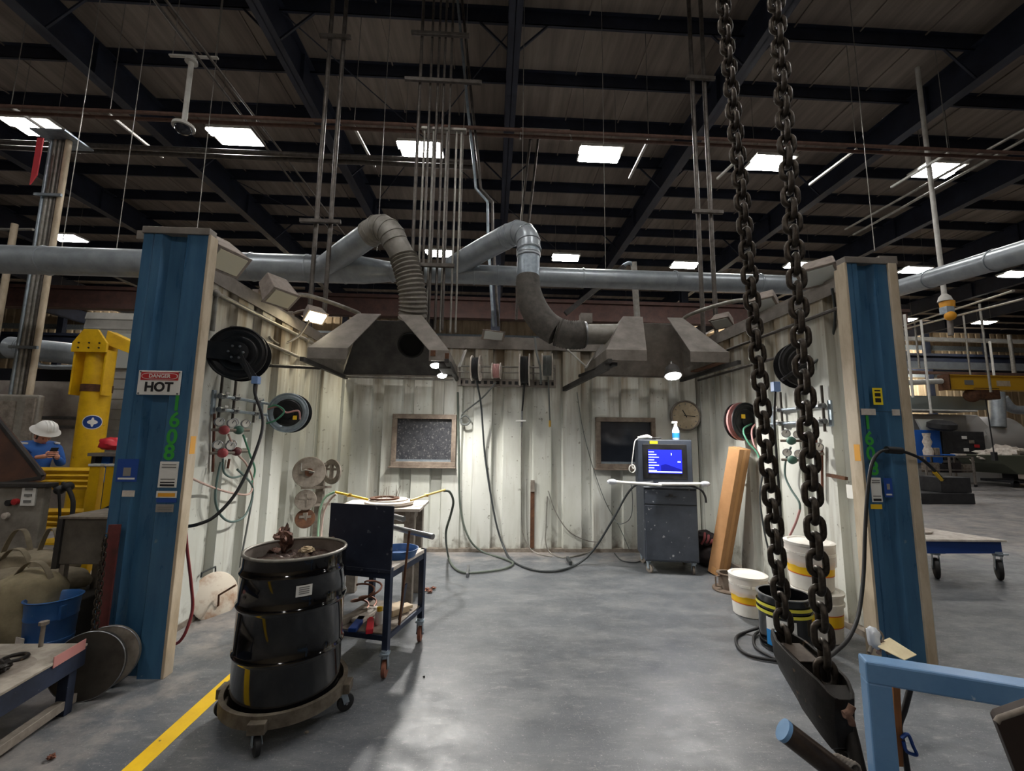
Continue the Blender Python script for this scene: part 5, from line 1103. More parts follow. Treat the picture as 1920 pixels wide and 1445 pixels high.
chain('heavy dark lifting chain, left strand into the far end of block', cb1, ct1, 35, LM, .069, 'lifting_chain', 'lifting chain strands')
chain('heavy dark lifting chain, right strand into the near end of block', cb2, ct2, 20, LM, .069, 'lifting_chain', 'lifting chain strands')
C0, C1 = at(1463, 1182, Y=2.02), at(1560, 1272, Y=1.70); e1 = (C1-C0).normalized(); e2 = e1.cross(Vector((0, 0, 1))).normalized(); e3 = e2.cross(e1)
L = (C1-C0).length
HB = thing('hook_block', 'big dark steel chain hook block tilted under the two chains', 'hook block', (C0+C1)/2-Vector((0, 0, .3)))
b = MB(); rings = []
for s, h, w, dp in ((-.06, .035, .055, .015), (0, .06, .085, .05), (.14, .10, .115, .06), (.22, .13, .135, .02), (.62, .175, .145, .02), (.7, .19, .145, .08), (.95, .21, .135, .08), (1.02, .215, .125, .015), (1.14, .21, .10, .006), (1.2, .18, .07, .004)):
    c = C0+e1*(L*s)-e3*(.03*max(0, s-1)*5); k = .013
    rings.append(b.vs([c-e2*w/2, c-e2*w*.52-e3*h*.5, c-e2*w*.33-e3*h, c+e2*w*.33-e3*h, c+e2*w*.52-e3*h*.5, c+e2*w/2, c+e2*(w/2-k), c+e2*(w/2-k)-e3*dp, c-e2*(w/2-k)-e3*dp, c-e2*(w/2-k)]))
for A, B in zip(rings, rings[1:]):
    for j in range(10): b.face([A[j], A[(j+1) % 10], B[(j+1) % 10], B[j]])
b.face(rings[0][::-1]); b.face(rings[-1]); b.build('block_body', 'hook_iron', HB, 35, bevel=.006)
c = C0+e1*L*.42-e3*.016; MB().boxc(c, (L*.4, .085, .006), Matrix((e1, e2, e3)).transposed()).build('cover_plate', mat('worn_plate', S(96, 86, 78), .5, .5, S(66, 58, 52), 8, .5, bump=.1), HB, bevel=.002)
for s in (.3, .55, .85):
    c = C0+e1*L*s-e2*.062-e3*.07; MB().lathe([(.012, 0), (.011, .006), (1e-4, .008)], c, -e2, 12).build('rivet', 'chain_iron', HB)
P = [at(1586, 1340, Y=1.70), at(1597, 1385, Y=1.66), at(1612, 1450, Y=1.62)]
MB().tube(P, .024, 14).build('hook_shank', 'hook_iron', HB, 50)
MB().tube(spline([at(1562, 1350, Y=1.72), at(1562, 1380, Y=1.72), at(1572, 1402, Y=1.70), at(1592, 1412, Y=1.68), at(1608, 1404, Y=1.66)], 6), [.02]*24+[.014], 14).build('hook', 'hook_iron', HB, 60)
t = MB().tube(spline([at(1590+8*cos(k*1.3), 1322+k*7+5*sin(k*1.3), Y=1.62) for k in range(6)], 4), .012, 8).build('frayed_rope', mat('rope', S(130, 100, 84), .85, 0, S(90, 66, 56), 30, .5, bump=.3), None, 60); tag(t, 'frayed brown rope end between the block and blue frame', 'rope')
# ------------------------------------------------------------------ foreground cart frame of blue square tube
Zf = 1.03; f0 = at(1640, 1255, Y=1.25); f1 = at(1990, 1312, Z=f0.z)
FC = thing('cart_frame', 'light blue square tube cart frame in the right foreground', 'cart', (f0.x, f0.y, 0))
fd = (f1-f0).normalized(); fn = Vector((-fd.y, fd.x, 0)); fw = .058
MB().beam(f0-fd*fw/2, f0+fd*(1.1+fw/2), fw, fw).build('top_rail', 'frame_blue', FC, bevel=.006)
for a, nm in ((f0, 'post'), (f0+fd*1.1, 'post')): MB().beam((a.x, a.y, .17), (a.x, a.y, f0.z-fw/2+.004), fw-.0015, fw-.0015, fn).build(nm, 'frame_blue', FC, bevel=.006)
q0, q1 = f0-fn*.02, f0+fd*1.1
MB().beam((f0.x, f0.y, .2), (q1.x, q1.y, .2), fw, fw).build('bottom_rail', 'frame_blue', FC, bevel=.006)
for a in (f0, q1): MB().beam((a.x, a.y, .2), (a.x-fn.x*.9, a.y-fn.y*.9, .2), fw, fw).build('side_rail', 'frame_blue', FC, bevel=.006)
MB().beam((f0.x-fn.x*.9, f0.y-fn.y*.9, .2), (q1.x-fn.x*.9, q1.y-fn.y*.9, .2), fw, fw).build('bottom_rail', 'frame_blue', FC, bevel=.006)
for a in (f0, q1, f0-fn*.9, q1-fn*.9): caster(FC, (a.x, a.y, 0), .05, .035, 'black_rubber', .4, top=.175)
A, B = at(1474, 1372, Y=1.42), at(1640, 1500, Y=1.35); dA = (A-B).normalized()
SBR = thing('steel_bar', 'dark steel bar with a blue cut end in bottom right foreground', 'bar', (A+B)/2)
MB().cyl(A, B-dA*.3, .033, 24).build('bar_shaft', mat('brown_steel', S(74, 62, 52), .4, .6, S(46, 38, 34), 12, .5, bump=.1), SBR, 40)
MB().cyl(A, A+dA*.012, .0335, 24).build('painted_end', 'frame_blue', SBR, 40)
P = []
for k in range(60): a = k*pi/5; c = at(1568, 1428, Y=1.40)+(at(1606, 1446, Y=1.38)-at(1568, 1428, Y=1.40))*(k/60); P.append(c+Vector((.02*cos(a), .0, .02*sin(a))))
t = MB().tube(P, .006, 6).build('wire_coil', 'dusty_steel', None, 60); tag(t, 'coiled wire wrapped by the steel bar at the frame bottom', 'wire')
# tag and bundle resting on the frame
TG = thing('hang_tag', 'cream paper tag lying over the blue frame corner', 'tag', at(1680, 1225, Y=1.34))
MB().prism([at(1646, 1213, Y=1.36), at(1652, 1203, Y=1.38), at(1668, 1196, Y=1.40), at(1719, 1228, Y=1.30), at(1696, 1238, Y=1.27)], (0, 0, .002)).build('tag_card', 'tag_paper', TG)
MB().tube(spline([at(1650, 1206, Y=1.38), at(1640, 1192, Y=1.38), at(1648, 1182, Y=1.38), at(1656, 1196, Y=1.38), at(1646, 1212, Y=1.37)], 5), .003, 6).build('wire_tie', 'dusty_steel', TG, 60)
b = lumpy(at(1638, 1196, Y=1.38), .016, .015, .03, 5, .35, 10); b.build('plastic_twist', 'clear_plastic', TG, 60)
for k, (x, m) in enumerate(((1630, 'dusty_steel'), (1640, 'tan_hose'), (1652, 'wood_frame'), (1664, 'brown_panel'))):
    MB().tube(spline([at(1641+k*2, 1203, Y=1.38), at(x+4+k*4, 1214, Y=1.38), at(x+k*7, 1224, Y=1.37)], 5), .006+.001*k, 6).build('strap', m, TG, 60)
o = MB().beam(at(1672, 1262, Y=1.36), at(1679, 1430, Y=1.36), .022, .03).build('wooden_slat', 'plank'); tag(o, 'narrow brown wooden slat standing inside the blue frame', 'slat')
hose('cable', [at(1706, 1292, Y=1.36), at(1696, 1330, Y=1.36), at(1686, 1362, Y=1.36), at(1694, 1400, Y=1.36), at(1704, 1460, Y=1.36)], .008, 'black_rubber', 'black cable hanging inside the blue frame', 'cable')
t = MB().tube(spline([at(1690, 1384, Y=1.34), at(1702, 1376, Y=1.34), at(1712, 1398, Y=1.34), at(1718, 1414, Y=1.34), at(1700, 1408, Y=1.34), at(1694, 1390, Y=1.34)], 5), .005, 6).build('blue_ribbon', 'trolley_blue', None, 60); tag(t, 'blue plastic ribbon tied to the cable inside the blue frame', 'ribbon')
Pp = [at(1868, 1354, Y=1.02), at(1873, 1346, Y=1.02), at(1985, 1308, Y=.98), at(1985, 1500, Y=.98), at(1925, 1500, Y=1.0)]
PLT = thing('steel_plate', 'dark steel plate with rounded corner at bottom right edge', 'plate', Pp[0])
MB().prism(Pp, (.02, .03, .004)).build('plate_body', mat('plate_dark', S(52, 40, 34), .5, .3, S(40, 30, 26), 6, .5), PLT, bevel=.003)
MB().tube([Pp[0], Pp[1], Pp[2]], .006, 8).build('plate_edge', 'dusty_steel', PLT, 60)
# ================================================================== LEFT FOREGROUND
ZT2 = .37; k0 = at(165, 1205, Z=ZT2); k1 = at(0, 1300, Z=ZT2)
ed = (k1-k0).normalized(); nx = Vector((-1, 0, 0))
TB2 = thing('steel_table', 'low dusty steel table at the left picture edge', 'table', (k0.x-.6, k0.y-.5, 0))
P = [k0, k0+ed*1.2, k0+ed*1.2+nx*1.6, k0+nx*1.6]
MB().prism([p-Vector((0, 0, .015)) for p in P], (0, 0, .015)).build('table_top', 'table_dust', TB2, bevel=.003)
for a, c in ((k0, k0+ed*1.2), (k0, k0+nx*1.6), (k0+nx*1.6, k0+nx*1.6+ed*1.2)):
    MB().beam(a+Vector((0, 0, -.07))+nx*.03, c+Vector((0, 0, -.07))+nx*.03, .05, .11).build('edge_beam', 'cart_blue', TB2, bevel=.003)
for a in (k0+nx*.05+ed*.06, k0+ed*1.12+nx*.05, k0+nx*1.5+ed*.06, k0+nx*1.5+ed*1.12):
    MB().beam((a.x, a.y, 0), (a.x, a.y, ZT2-.02), .06, .05, (0, 1, 0)).build('leg', 'cart_blue', TB2, bevel=.003)
MB().beam(k0+nx*.05+Vector((0, 0, -ZT2+.06)), k0+ed*1.2+nx*.05+Vector((0, 0, -ZT2+.06)), .05, .05).build('floor_rail', 'dusty_steel', TB2, bevel=.003)
MB().beam(k0+Vector((0, 0, .004))+ed*.02, k0+ed*.22+Vector((0, 0, -.0))+ed*.02, .004, .06).build('paint_strip', mat('red_strip', S(176, 120, 116), .6), TB2)
q = at(76, 1212, Z=ZT2); BL = thing('bolt', 'upright pale bolt standing on the low steel table', 'bolt', q)
MB().cyl(q, q+Vector((0, 0, .13)), .011, 12).build('shank', 'dusty_steel', BL, 40); MB().lathe([(.024, .125), (.024, .145), (1e-4, .147)], q, n=6).build('head', 'dusty_steel', BL)
q = at(27, 1237, Z=ZT2); o = MB().tube([q+Vector((.05*cos(a*pi/12), .05*sin(a*pi/12), .011)) for a in range(24)], .011, 8, True).build('steel_ring', 'hook_iron', None, 60); tag(o, 'dark steel ring lying on the low steel table', 'ring')
crumple('dark lump of metal beside the ring on the table edge', at(3, 1250, Z=ZT2+.04), .05, 'hook_iron', 91, (1, 1, .8), 'metal_lump', group=None)
def dust_heap(u, v): r, a = u*.2, v*2*pi; p = k0+nx*.34+ed*.3+Vector((r*cos(a)*1.3, r*sin(a)*.8, 0)); return p+Vector((0, 0, .001+(1-u)**1.5*.018*(1+noise.noise(p*20))))
o = MB().grid(dust_heap, 10, 36).build('grinding_dust', 'dusty_steel', None, 60); tag(o, 'thin heap of pale grinding dust on the low table', 'dust', kind='stuff')
for (x, y, R_, n, l, m) in ((163, 1262, .2, (.25, -1, .12), 'large dark steel disc leaning behind the low table', mat('disc_dark', S(84, 80, 74), .5, .6, S(60, 56, 52), 5, .5)), (196, 1245, .19, (.3, -1, .12), 'brownish steel disc between front disc and the blue post', 'dusty_steel')):
    c = at(x, y, Y=3.03 if x < 180 else 3.16); c.z = R_*.985; n = V(n).normalized()
    t = thing('steel_disc', l, 'disc', (c.x, c.y, 0), 'steel discs leaning by the left post')
    MB().lathe([(1e-4, -.015), (R_-.004, -.015), (R_, -.01), (R_, .01), (R_-.004, .015), (1e-4, .015)], c, n, 48, cap=False).build('disc_plate', m, t, 40)
    MB().tube([c+frame_z(n) @ Vector((R_*.985*cos(a*pi/24), R_*.985*sin(a*pi/24), .012)) for a in range(48)], .004, 6, True).build('worn_edge', 'steel', t, 60)
c = at(102, 1118, Z=.43); BB2 = thing('blue_bucket', 'blue metal bucket standing behind the low table', 'bucket', (c.x, c.y, 0))
h = .43; Rb = .155
MB().lathe([(1e-4, .005), (Rb*.84, 0), (Rb*.86, .02), (Rb*.9, h*.3), (Rb*.925, h*.31), (Rb*.925, h*.34), (Rb*.9, h*.35), (Rb*.94, h*.68), (Rb*.965, h*.69), (Rb*.965, h*.72), (Rb*.95, h*.73), (Rb, h-.01), (Rb+.012, h), (Rb, h+.004), (Rb-.012, h-.01), (Rb*.82, .02), (1e-4, .02)], BB2.location, n=44, cap=False).build('bucket_body', 'blue_bucket', BB2, 40)
MB().boxc(BB2.location+Vector((-.06, -.145, .17)), (.09, .006, .06), Matrix.Rotation(-.35, 3, 'Z')).build('label_remnant', 'dusty_white', BB2)
MB().boxc(BB2.location+Vector((Rb*.9, -.07, h*.8)), (.02, .05, .1)).build('handle_ear', 'blue_bucket', BB2, bevel=.004)
# canvas bags with straps
def bag(label, c, sx, sy, sz, seed, m, straps):
    t = thing('canvas_bag', label, 'bag', (c[0], c[1], c[2]-sz), 'canvas bags heaped by the machine')
    lumpy(c, sx, sy, sz, seed, .10).build('bag_body', m, t, 70)
    for p, q_, hh in straps:
        p, q_ = V(p)+V(c), V(q_)+V(c); mid = (p+q_)/2+Vector((0, 0, hh)); pts = spline([p-Vector((0, 0, .1)), p, p.lerp(mid, .5)+Vector((0, 0, hh*.3)), mid, q_.lerp(mid, .5)+Vector((0, 0, hh*.3)), q_, q_-Vector((0, 0, .1))], 6)
        b = MB(); A = None
        sd = Vector((0, 1, 0)) if abs((q_-p).y) < abs((q_-p).x) else Vector((1, 0, 0))
        for u in pts:
            Bv = b.vs([u-sd*.022, u+sd*.022])
            if A: b.face([A[0], A[1], Bv[1], Bv[0]])
            A = Bv
        b.build('strap', 'canvas', t, 60, solid=.006)
    return t
c = at(58, 1150, Y=3.65); bag('large tan canvas bag in front of the heap, beside the blue bucket', (c.x-.06, c.y, .29), .24, .2, .29, 2, 'canvas_olive', [((-.1, 0, .24), (.18, 0, .22), .14)])
c = at(60, 1045, Y=4.1); bag('tan canvas bag lying across the heap top', (c.x, c.y, c.z-.05), .36, .17, .11, 5, 'canvas', [((-.25, 0, .08), (-.02, 0, .1), .2), ((.05, 0, .08), (.22, 0, .08), .22)])
c = at(75, 1065, Y=3.95); bag('second tan canvas bag under the topmost bag', (c.x-.05, c.y, c.z-.1), .42, .17, .11, 9, 'canvas', [((-.3, 0, .1), (-.02, 0, .1), .16)])
PB_ = c
o = MB().box((c.x-.6, c.y-.2, .02), (c.x+.5, c.y+.5, c.z-.2)).build('storage_crate', mat('crate_dark', S(60, 56, 52), .8, 0, S(44, 42, 40), 6, .5, bump=.1), None, bevel=.01); tag(o, 'dark crate under the heaped canvas bags', 'crate')
# grey steel box on stand and red bracket with chain
a, b_ = at(119, 972, Y=3.75), at(200, 1058, Y=3.75)
GB = thing('steel_box', 'grey steel box on a stand behind the left blue post', 'box', ((a.x+b_.x)/2, 3.9, 0))
MB().box((a.x, 3.75, b_.z), (b_.x+.02, 4.13, a.z)).build('box_body', mat('box_grey', S(112, 106, 98), .6, .2, S(80, 76, 70), 4, .5), GB, bevel=.006)
MB().box((a.x-.02, 3.73, a.z), (b_.x+.03, 4.15, a.z+.02)).build('box_lid', 'dusty_steel', GB, bevel=.004)
for x in (a.x-.005, b_.x+.01): MB().box((x-.02, 3.73, b_.z-.03), (x+.02, 3.77, a.z)).build('corner_angle', 'hood_dark', GB)
for x in (a.x+.03, b_.x-.02):
    for y in (3.78, 4.08): MB().box((x-.02, y-.02, 0), (x+.02, y+.02, b_.z)).build('leg', 'dusty_steel', GB)
a, b_ = at(212, 985, Y=3.16), at(190, 1205, Y=3.16)
RB = thing('red_bracket', 'dark red steel strip standing against the left blue post', 'bracket', (b_.x, 3.16, 0))
MB().beam((a.x-.02, 3.2, a.z), (b_.x-.01, 3.16, .02), .08, .012, (0, 1, 0)).build('strip', 'redbracket', RB, bevel=.002)
SM = link_mesh(.03, .008)
chain('thin rusty chain hanging down the red strip beside the post', at(163, 1262, Y=3.05), at(197, 1000, Y=3.13), 20, SM, .03, 'small_chain', None)
chain('second thin rusty chain along the red strip edge', at(178, 1215, Y=3.07), at(200, 990, Y=3.13), 60, SM, .03, 'small_chain', None)
# machine with control box and brown lid
MC2 = thing('old_machine', 'dirty grey machine with label and brown lid at left edge', 'machine', (-4.6, 5.0, 0))
a, b_ = at(-60, 912, Y=4.6), at(62, 1062, Y=4.6)
MB().box((a.x, 4.6, .02), (b_.x, 4.68, a.z)).build('control_box', 'machine_grey', MC2, bevel=.015)
MB().box((a.x-.02, 4.57, a.z), (b_.x+.04, 4.7, a.z+.04)).build('box_top', 'hood_dark', MC2, bevel=.008)
a2, b2 = at(41, 915, Y=4.58), at(62, 948, Y=4.58); MB().box((a2.x, 4.585, b2.z), (b2.x, 4.6, a2.z)).build('machine_label', 'label_white', MC2)
for k in range(3): MB().box((a2.x+.03, 4.58, b2.z+.03+.06*k), (b2.x-.03, 4.585, b2.z+.055+.06*k)).build('label_print', 'ink_grey', MC2)
for x, y, m in ((20, 942, 'ink'), (32, 940, 'danger_red'), (14, 966, 'dusty_white')): MB().lathe([(.03, 0), (.03, .03), (1e-4, .035)], at(x, y, Y=4.6), (0, -1, 0), 14).build('switch', m, MC2, 40)
a, b_ = at(64, 905, Y=4.9), at(95, 1000, Y=4.9)
MB().box((a.x, 4.85, .02), (b_.x-.12, 4.95, a.z)).build('black_column', 'dark_machine', MC2, bevel=.01)
MB().prism([at(-40, 745, Y=4.95), at(78, 892, Y=4.72), at(75, 903, Y=4.7), at(-40, 916, Y=4.7)], (0.02, .03, .02)).build('lid', 'brown_panel', MC2, bevel=.006)
MB().beam(at(-40, 742, Y=4.95), at(79, 893, Y=4.72), .03, .04).beam(at(79, 895, Y=4.72), at(-40, 915, Y=4.7), .03, .04).build('lid_frame', 'hood_dark', MC2, bevel=.004)
a, b_ = at(-80, 738, Y=6.8), at(56, 900, Y=6.8)
MB().box((a.x, 6.75, .02), (b_.x, 6.85, a.z)).build('cabinet', 'machine_grey', MC2, bevel=.03)
MB().box((b_.x-.16, 6.72, b_.z), (b_.x-.02, 6.75, a.z-.05)).box((a.x+.5, 6.72, b_.z), (b_.x-.3, 6.75, a.z-.1)).build('cabinet_door', 'dusty_steel', MC2, bevel=.008)
for x, y, Y_ in ((112, 918, 4.9), (128, 912, 4.9)):
    p = at(x, y, Y=Y_); MB().ball(p, .05, 10).cyl(p, p+Vector((-.15, .1, .02)), .02, 8).build('valve_knob', 'dark_machine', MC2, 60)
for pts in (([(110, 918), (112, 960), (108, 1010), (96, 1045)]), ([(128, 915), (137, 940), (134, 975)])):
    MB().tube(spline(pxs(pts, Y=4.85), 6), .02 if len(pts) < 4 else .012, 8).build('machine_hose', 'dark_machine', MC2, 60)
# person
def person(px_, py_, Yp):
    hd = at(px_, py_, Y=Yp); X = hd.x
    T = thing('person', 'person in white hard hat and blue shirt looking at a phone', 'person', (X-.05, Yp, 0))
    g = hd.z-1.66     # head centre over a standing height of about 1.75
    f = Vector((.93, -.37, 0)).normalized(); s = Vector((0, 0, 1)).cross(f)    # facing, left
    o_ = Vector((X-.05, Yp, 0)); o_ = o_-f*.05
    def P(a, b, z): return o_+f*a+s*b+Vector((0, 0, z+g*min(1, z/1.6)))
    def skin(name, verts, edges, m, root=0, par=T, sub=2):
        me = bpy.data.meshes.new(name); org = par.location if par is T else Vector((0, 0, 0))
        me.from_pydata([tuple(v-T.location) for v, r in verts], edges, []); o = bpy.data.objects.new(name, me); COL.objects.link(o); o.parent = T
        k = o.modifiers.new('skin', 'SKIN'); sv = me.skin_vertices[0].data if me.skin_vertices else None
        if sv is None:
            bm = bmesh.new(); bm.from_mesh(me); lay = bm.verts.layers.skin.verify(); bm.to_mesh(me); bm.free(); sv = me.skin_vertices[0].data
        for i, (v, r) in enumerate(verts):
            sv[i].radius = (r, r) if not isinstance(r, tuple) else r; sv[i].use_root = i == root
        k2 = o.modifiers.new('sub', 'SUBSURF'); k2.levels = k2.render_levels = sub; me.materials.append(MATS[m]); k.use_smooth_shade = True
        return o
    # clothed body: torso and arms, then legs
    V_ = [(P(0, 0, .98), .15), (P(0, 0, 1.18), .15), (P(.01, 0, 1.36), .165), (P(.01, 0, 1.46), .12), (P(.03, 0, 1.51), .07),
          (P(0, .19, 1.44), .078), (P(.05, .25, 1.20), .058), (P(.22, .12, 1.29), .045), (P(0, -.19, 1.44), .078), (P(.06, -.25, 1.20), .058), (P(.23, -.10, 1.31), .045)]
    skin('shirt', V_, [(0, 1), (1, 2), (2, 3), (3, 4), (3, 5), (5, 6), (6, 7), (3, 8), (8, 9), (9, 10)], 'shirt_blue')
    V_ = [(P(0, 0, 1.0), .15), (P(0, 0, .9), .15), (P(0, .1, .82), .10), (P(.02, .11, .48), .07), (P(-.01, .12, .1), .05), (P(0, -.1, .82), .10), (P(.02, -.11, .48), .07), (P(-.01, -.12, .1), .05)]
    skin('trousers', V_, [(0, 1), (1, 2), (2, 3), (3, 4), (1, 5), (5, 6), (6, 7)], 'trousers', 1)
    for k in (1, -1): skin('boot', [(P(-.04, .12*k, .06), .055), (P(.06, .12*k, .05), .05), (P(.16, .12*k, .04), .04)], [(0, 1), (1, 2)], 'boot')
    # head bowed towards the phone
    hc = P(.10, 0, 1.585); dn = (f*.9-Vector((0, 0, .6))).normalized(); up = (Vector((0, 0, 1))+f*.5).normalized(); up = (up-dn*up.dot(dn)).normalized(); sd = up.cross(dn)
    RH = Matrix((dn, sd, up)).transposed()
    b = MB()
    def fn(u, v):
        t = pi*v; a = 2*pi*u; d = Vector((sin(t)*cos(a), sin(t)*sin(a), cos(t))); r = Vector((d.x*.095, d.y*.075, d.z*.12))
        if d.z < 0: r.y *= 1+.25*d.z; r.x *= 1+.12*d.z
        fr = max(0, d.x)
        nose = math.exp(-((d.y/.16)**2+((d.z+.12)/.2)**2))*fr; brow = math.exp(-((d.z-.14)/.1)**2)*fr; eye = sum(math.exp(-(((d.y-k*.36)/.14)**2+((d.z-.02)/.1)**2)) for k in (1, -1))*fr; chin = math.exp(-((d.y/.3)**2+((d.z+.85)/.18)**2))*fr; lip = math.exp(-((d.y/.3)**2+((d.z+.5)/.09)**2))*fr
        r.x += .028*nose+.006*brow-.010*eye+.012*chin+.006*lip; return hc+RH @ r
    b.grid(fn, 36, 26); bmesh.ops.remove_doubles(b.bm, verts=b.bm.verts[:], dist=1e-5)
    b.tube([P(.02, 0, 1.46), P(.06, 0, 1.55)], [.06, .055], 16)
    for k in (1, -1): b.ball(hc+sd*.075*k-up*.01, .03, 10, (.8, .35, 1.2), RH)
    b.build('head', 'skin', T, 70)
    for k in (1, -1): MB().ball(hc+RH @ Vector((.082, .028*k, .004)), .008, 8).build('eye', 'hair', T, 60)
    MB().tube([hc+RH @ Vector((.088, -.022, -.062)), hc+RH @ Vector((.096, 0, -.06)), hc+RH @ Vector((.088, .022, -.062))], .005, 6).build('mouth', 'bag_red', T, 60)
    MB().ball(hc-dn*.012+up*.012, .1, 18, (.98, .83, 1.0), RH).build('hair', 'hair', T, 60)
    ht = MB().lathe([(1e-4, .125), (.05, .12), (.09, .095), (.112, .05), (.118, .01), (.152, -.008), (.154, -.014), (.118, .0), (.112, .0)], hc+up*.085-dn*.01, up, 32, cap=False)
    for k in (-1, 0, 1): ht.tube([hc+up*.085+RH @ Vector((.118*sin(a), .035*k, .012+.118*cos(a)*(.96 if k else 1))) for a in [(-70+14*i)*pi/180 for i in range(11)]], .008, 6)
    ht.build('hard_hat', 'white_plastic', T, 60)
    # hands round the phone
    ph = P(.37, .0, 1.37)
    RP = Matrix((s, f, Vector((0, 0, 1)))).transposed()
    MB().boxc(ph, (.075, .010, .15), RP @ Matrix.Rotation(-.5, 3, 'X')).build('phone', 'black_paint', T, bevel=.004)
    for k in (1, -1):
        w0 = P(.22, .12*k if k > 0 else -.10, 1.29 if k > 0 else 1.31)
        pl = ph+s*.052*k-Vector((0, 0, .045))-f*.01
        hv = [(w0, .027), (w0.lerp(pl, .55), .030), (pl, .030)]; he = [(0, 1), (1, 2)]
        skin('palm', hv, he, 'skin')
        for q in range(4):
            z0 = -.035+.022*q; L_ = (.8, 1, 1.05, .9)[q]
            a0 = pl+Vector((0, 0, z0+.02))+f*.012; a1 = a0+f*.022*L_-s*.012*k; a2 = a1-s*.026*k*L_+f*.004; a3 = a2-s*.018*k*L_-f*.006
            skin('finger', [(a0, .0095), (a1, .009), (a2, .0085), (a3, .0075)], [(0, 1), (1, 2), (2, 3)], 'skin', sub=1)
        b0 = pl+Vector((0, 0, .02))-f*.018; skin('thumb', [(b0, .012), (b0+Vector((0, 0, .025))-s*.006*k-f*.008, .0105), (b0+Vector((0, 0, .05))-s*.022*k+f*.004, .009)], [(0, 1), (1, 2)], 'skin', sub=1)
    for k in (1, -1): MB().beam(P(.10, .16*k, 1.485), P(-.08, .16*k, 1.50), .05, .02).build('shoulder_stripe', 'white_plastic', T)
    return T
person(86, 806, 6.1)
# jib crane, guard rails, sheds behind
JB = at(172, 800, Y=7.3); JC = thing('jib_crane', 'yellow jib crane column behind the yellow guard rail', 'crane', (JB.x, 7.3, 0))
zt = at(178, 640, Y=7.3).z
MB().cyl((JB.x, 7.3, 0), (JB.x, 7.3, zt), .19, 28).build('column', 'yellow', JC, 40)
MB().cyl((JB.x, 7.3, at(172, 735, Y=7.3).z), (JB.x, 7.3, at(172, 722, Y=7.3).z), .2, 28).build('wear_band', 'rust', JC, 40)
zc, z2 = at(175, 618, Y=7.1).z, at(175, 655, Y=7.1).z; zl = at(165, 740, Y=7.1).z
for sx in (-.24, .24): MB().box((JB.x+sx-.015, 7.1, zl), (JB.x+sx+.015, 7.28, z2)).build('cheek_plate', 'yellow', JC, bevel=.004)
MB().prism([(JB.x-.27, 7.06, z2-.05), (JB.x+.27, 7.06, z2-.05), (JB.x+.27, 7.06, z2+.1), (JB.x+.1, 7.06, zc), (JB.x-.12, 7.06, zc), (JB.x-.27, 7.06, z2+.1)], (0, .04, 0)).build('head_plate', 'yellow', JC, bevel=.005)
for k in range(3):
    for m_ in (0, 1): MB().lathe([(.014, 0), (.012, .014), (1e-4, .016)], (JB.x-.16+.16*k, 7.06, z2+.02+.08*m_), (0, -1, 0), 8).build('bolt', 'ink', JC)
MB().prism([(JB.x+.18, 7.12, z2+.1), (JB.x+.2, 7.12, zc), (JB.x+.9, 7.9, z2-.12), (JB.x+.9, 7.9, z2-.25)], (.02, .16, 0)).build('jib_arm', 'yellow', JC, bevel=.004)
c = at(172, 791, Y=7.1); cc = Vector((JB.x-.02, 7.3-.197, c.z))
aj = math.atan2(-7.3, -JB.x); arc = lambda hw, hh, y: [(JB.x+(.19+y)*cos(aj+hw*cos(t)/.19), 7.3+(.19+y)*sin(aj+hw*cos(t)/.19), c.z+hh*sin(t)) for t in [2*pi*i/24 for i in range(24)]]
for hw, hh, y, m, nm in ((.125, .115, .004, 'label_white', 'safety_sticker'), (.112, .10, .007, 'trolley_blue', 'safety_sticker'), (.06, .035, .010, 'label_white', 'sticker_symbol'), (.02, .075, .010, 'label_white', 'sticker_symbol')):
    MB().grid(lambda u, v: Vector((JB.x+(.19+y)*cos(aj+u*hw*cos(2*pi*v)/.19), 7.3+(.19+y)*sin(aj+u*hw*cos(2*pi*v)/.19), c.z+u*hh*sin(2*pi*v))), 5, 28).build(nm, m, JC)
MB().box((JB.x-.35, 6.95, 0), (JB.x+.35, 7.65, .03)).build('base_plate', 'yellow', JC)
a, b_ = at(70, 876, Y=5.6), at(172, 876, Y=5.6)
GR = thing('guard_rail', 'yellow corrugated guard rail panel behind the machine', 'guard rail', ((a.x+b_.x)/2, 5.6, 0))
for zc_ in (a.z-.13, a.z-.62):
    P = []
    for i in range(9): P.append((0, 5.6-.03*(i % 2)-.0, zc_+.13-.26*i/8))
    b = MB(); A = None
    for i, p in enumerate(P):
        B = b.vs([(a.x-.6, p[1], p[2]), (b_.x+.05, p[1], p[2])])
        if A: b.face([A[0], A[1], B[1], B[0]])
        A = B
    b.build('rail_panel', 'yellow', GR, solid=.012)
for x in (a.x-.5, b_.x+.02): MB().box((x-.06, 5.6, 0), (x+.06, 5.7, a.z)).build('rail_post', 'yellow', GR, bevel=.006)
for x, l in ((182, 'yellow square post with silver cap next to the guard rail'), (213, 'yellow square post with silver cap nearest the left blue post')):
    p = at(x, 874, Y=5.3); t = thing('bollard', l, 'post', (p.x, 5.3, 0), 'yellow posts by the guard rail')
    MB().box((p.x-.06, 5.27, 0), (p.x+.06, 5.33, p.z)).build('post_body', 'yellow', t, bevel=.008); MB().box((p.x-.07, 5.26, p.z), (p.x+.07, 5.34, p.z+.03)).build('cap', 'white_paint', t, bevel=.006)
t = MB().tube([at(176, 965, Y=5.0), at(215, 945, Y=4.9), at(250, 925, Y=4.8)], .018, 8).build('rail_bar', 'dark_machine', None, 50); tag(t, 'dark bar slanting in front of the yellow posts', 'bar')
def siding(name, x0, x1, y, z0, z1, m, st=.22):
    b = MB(); P = [(x0, y+.1, z0)]; z = z0
    while z < z1-.01: P += [(x0, y-.03, z), (x0, y, min(z+st-.02, z1))]; z += st
    P += [(x0, y+.1, z1)]; b.prism(P, (x1-x0, 0, 0)); return struct(name, b, m)
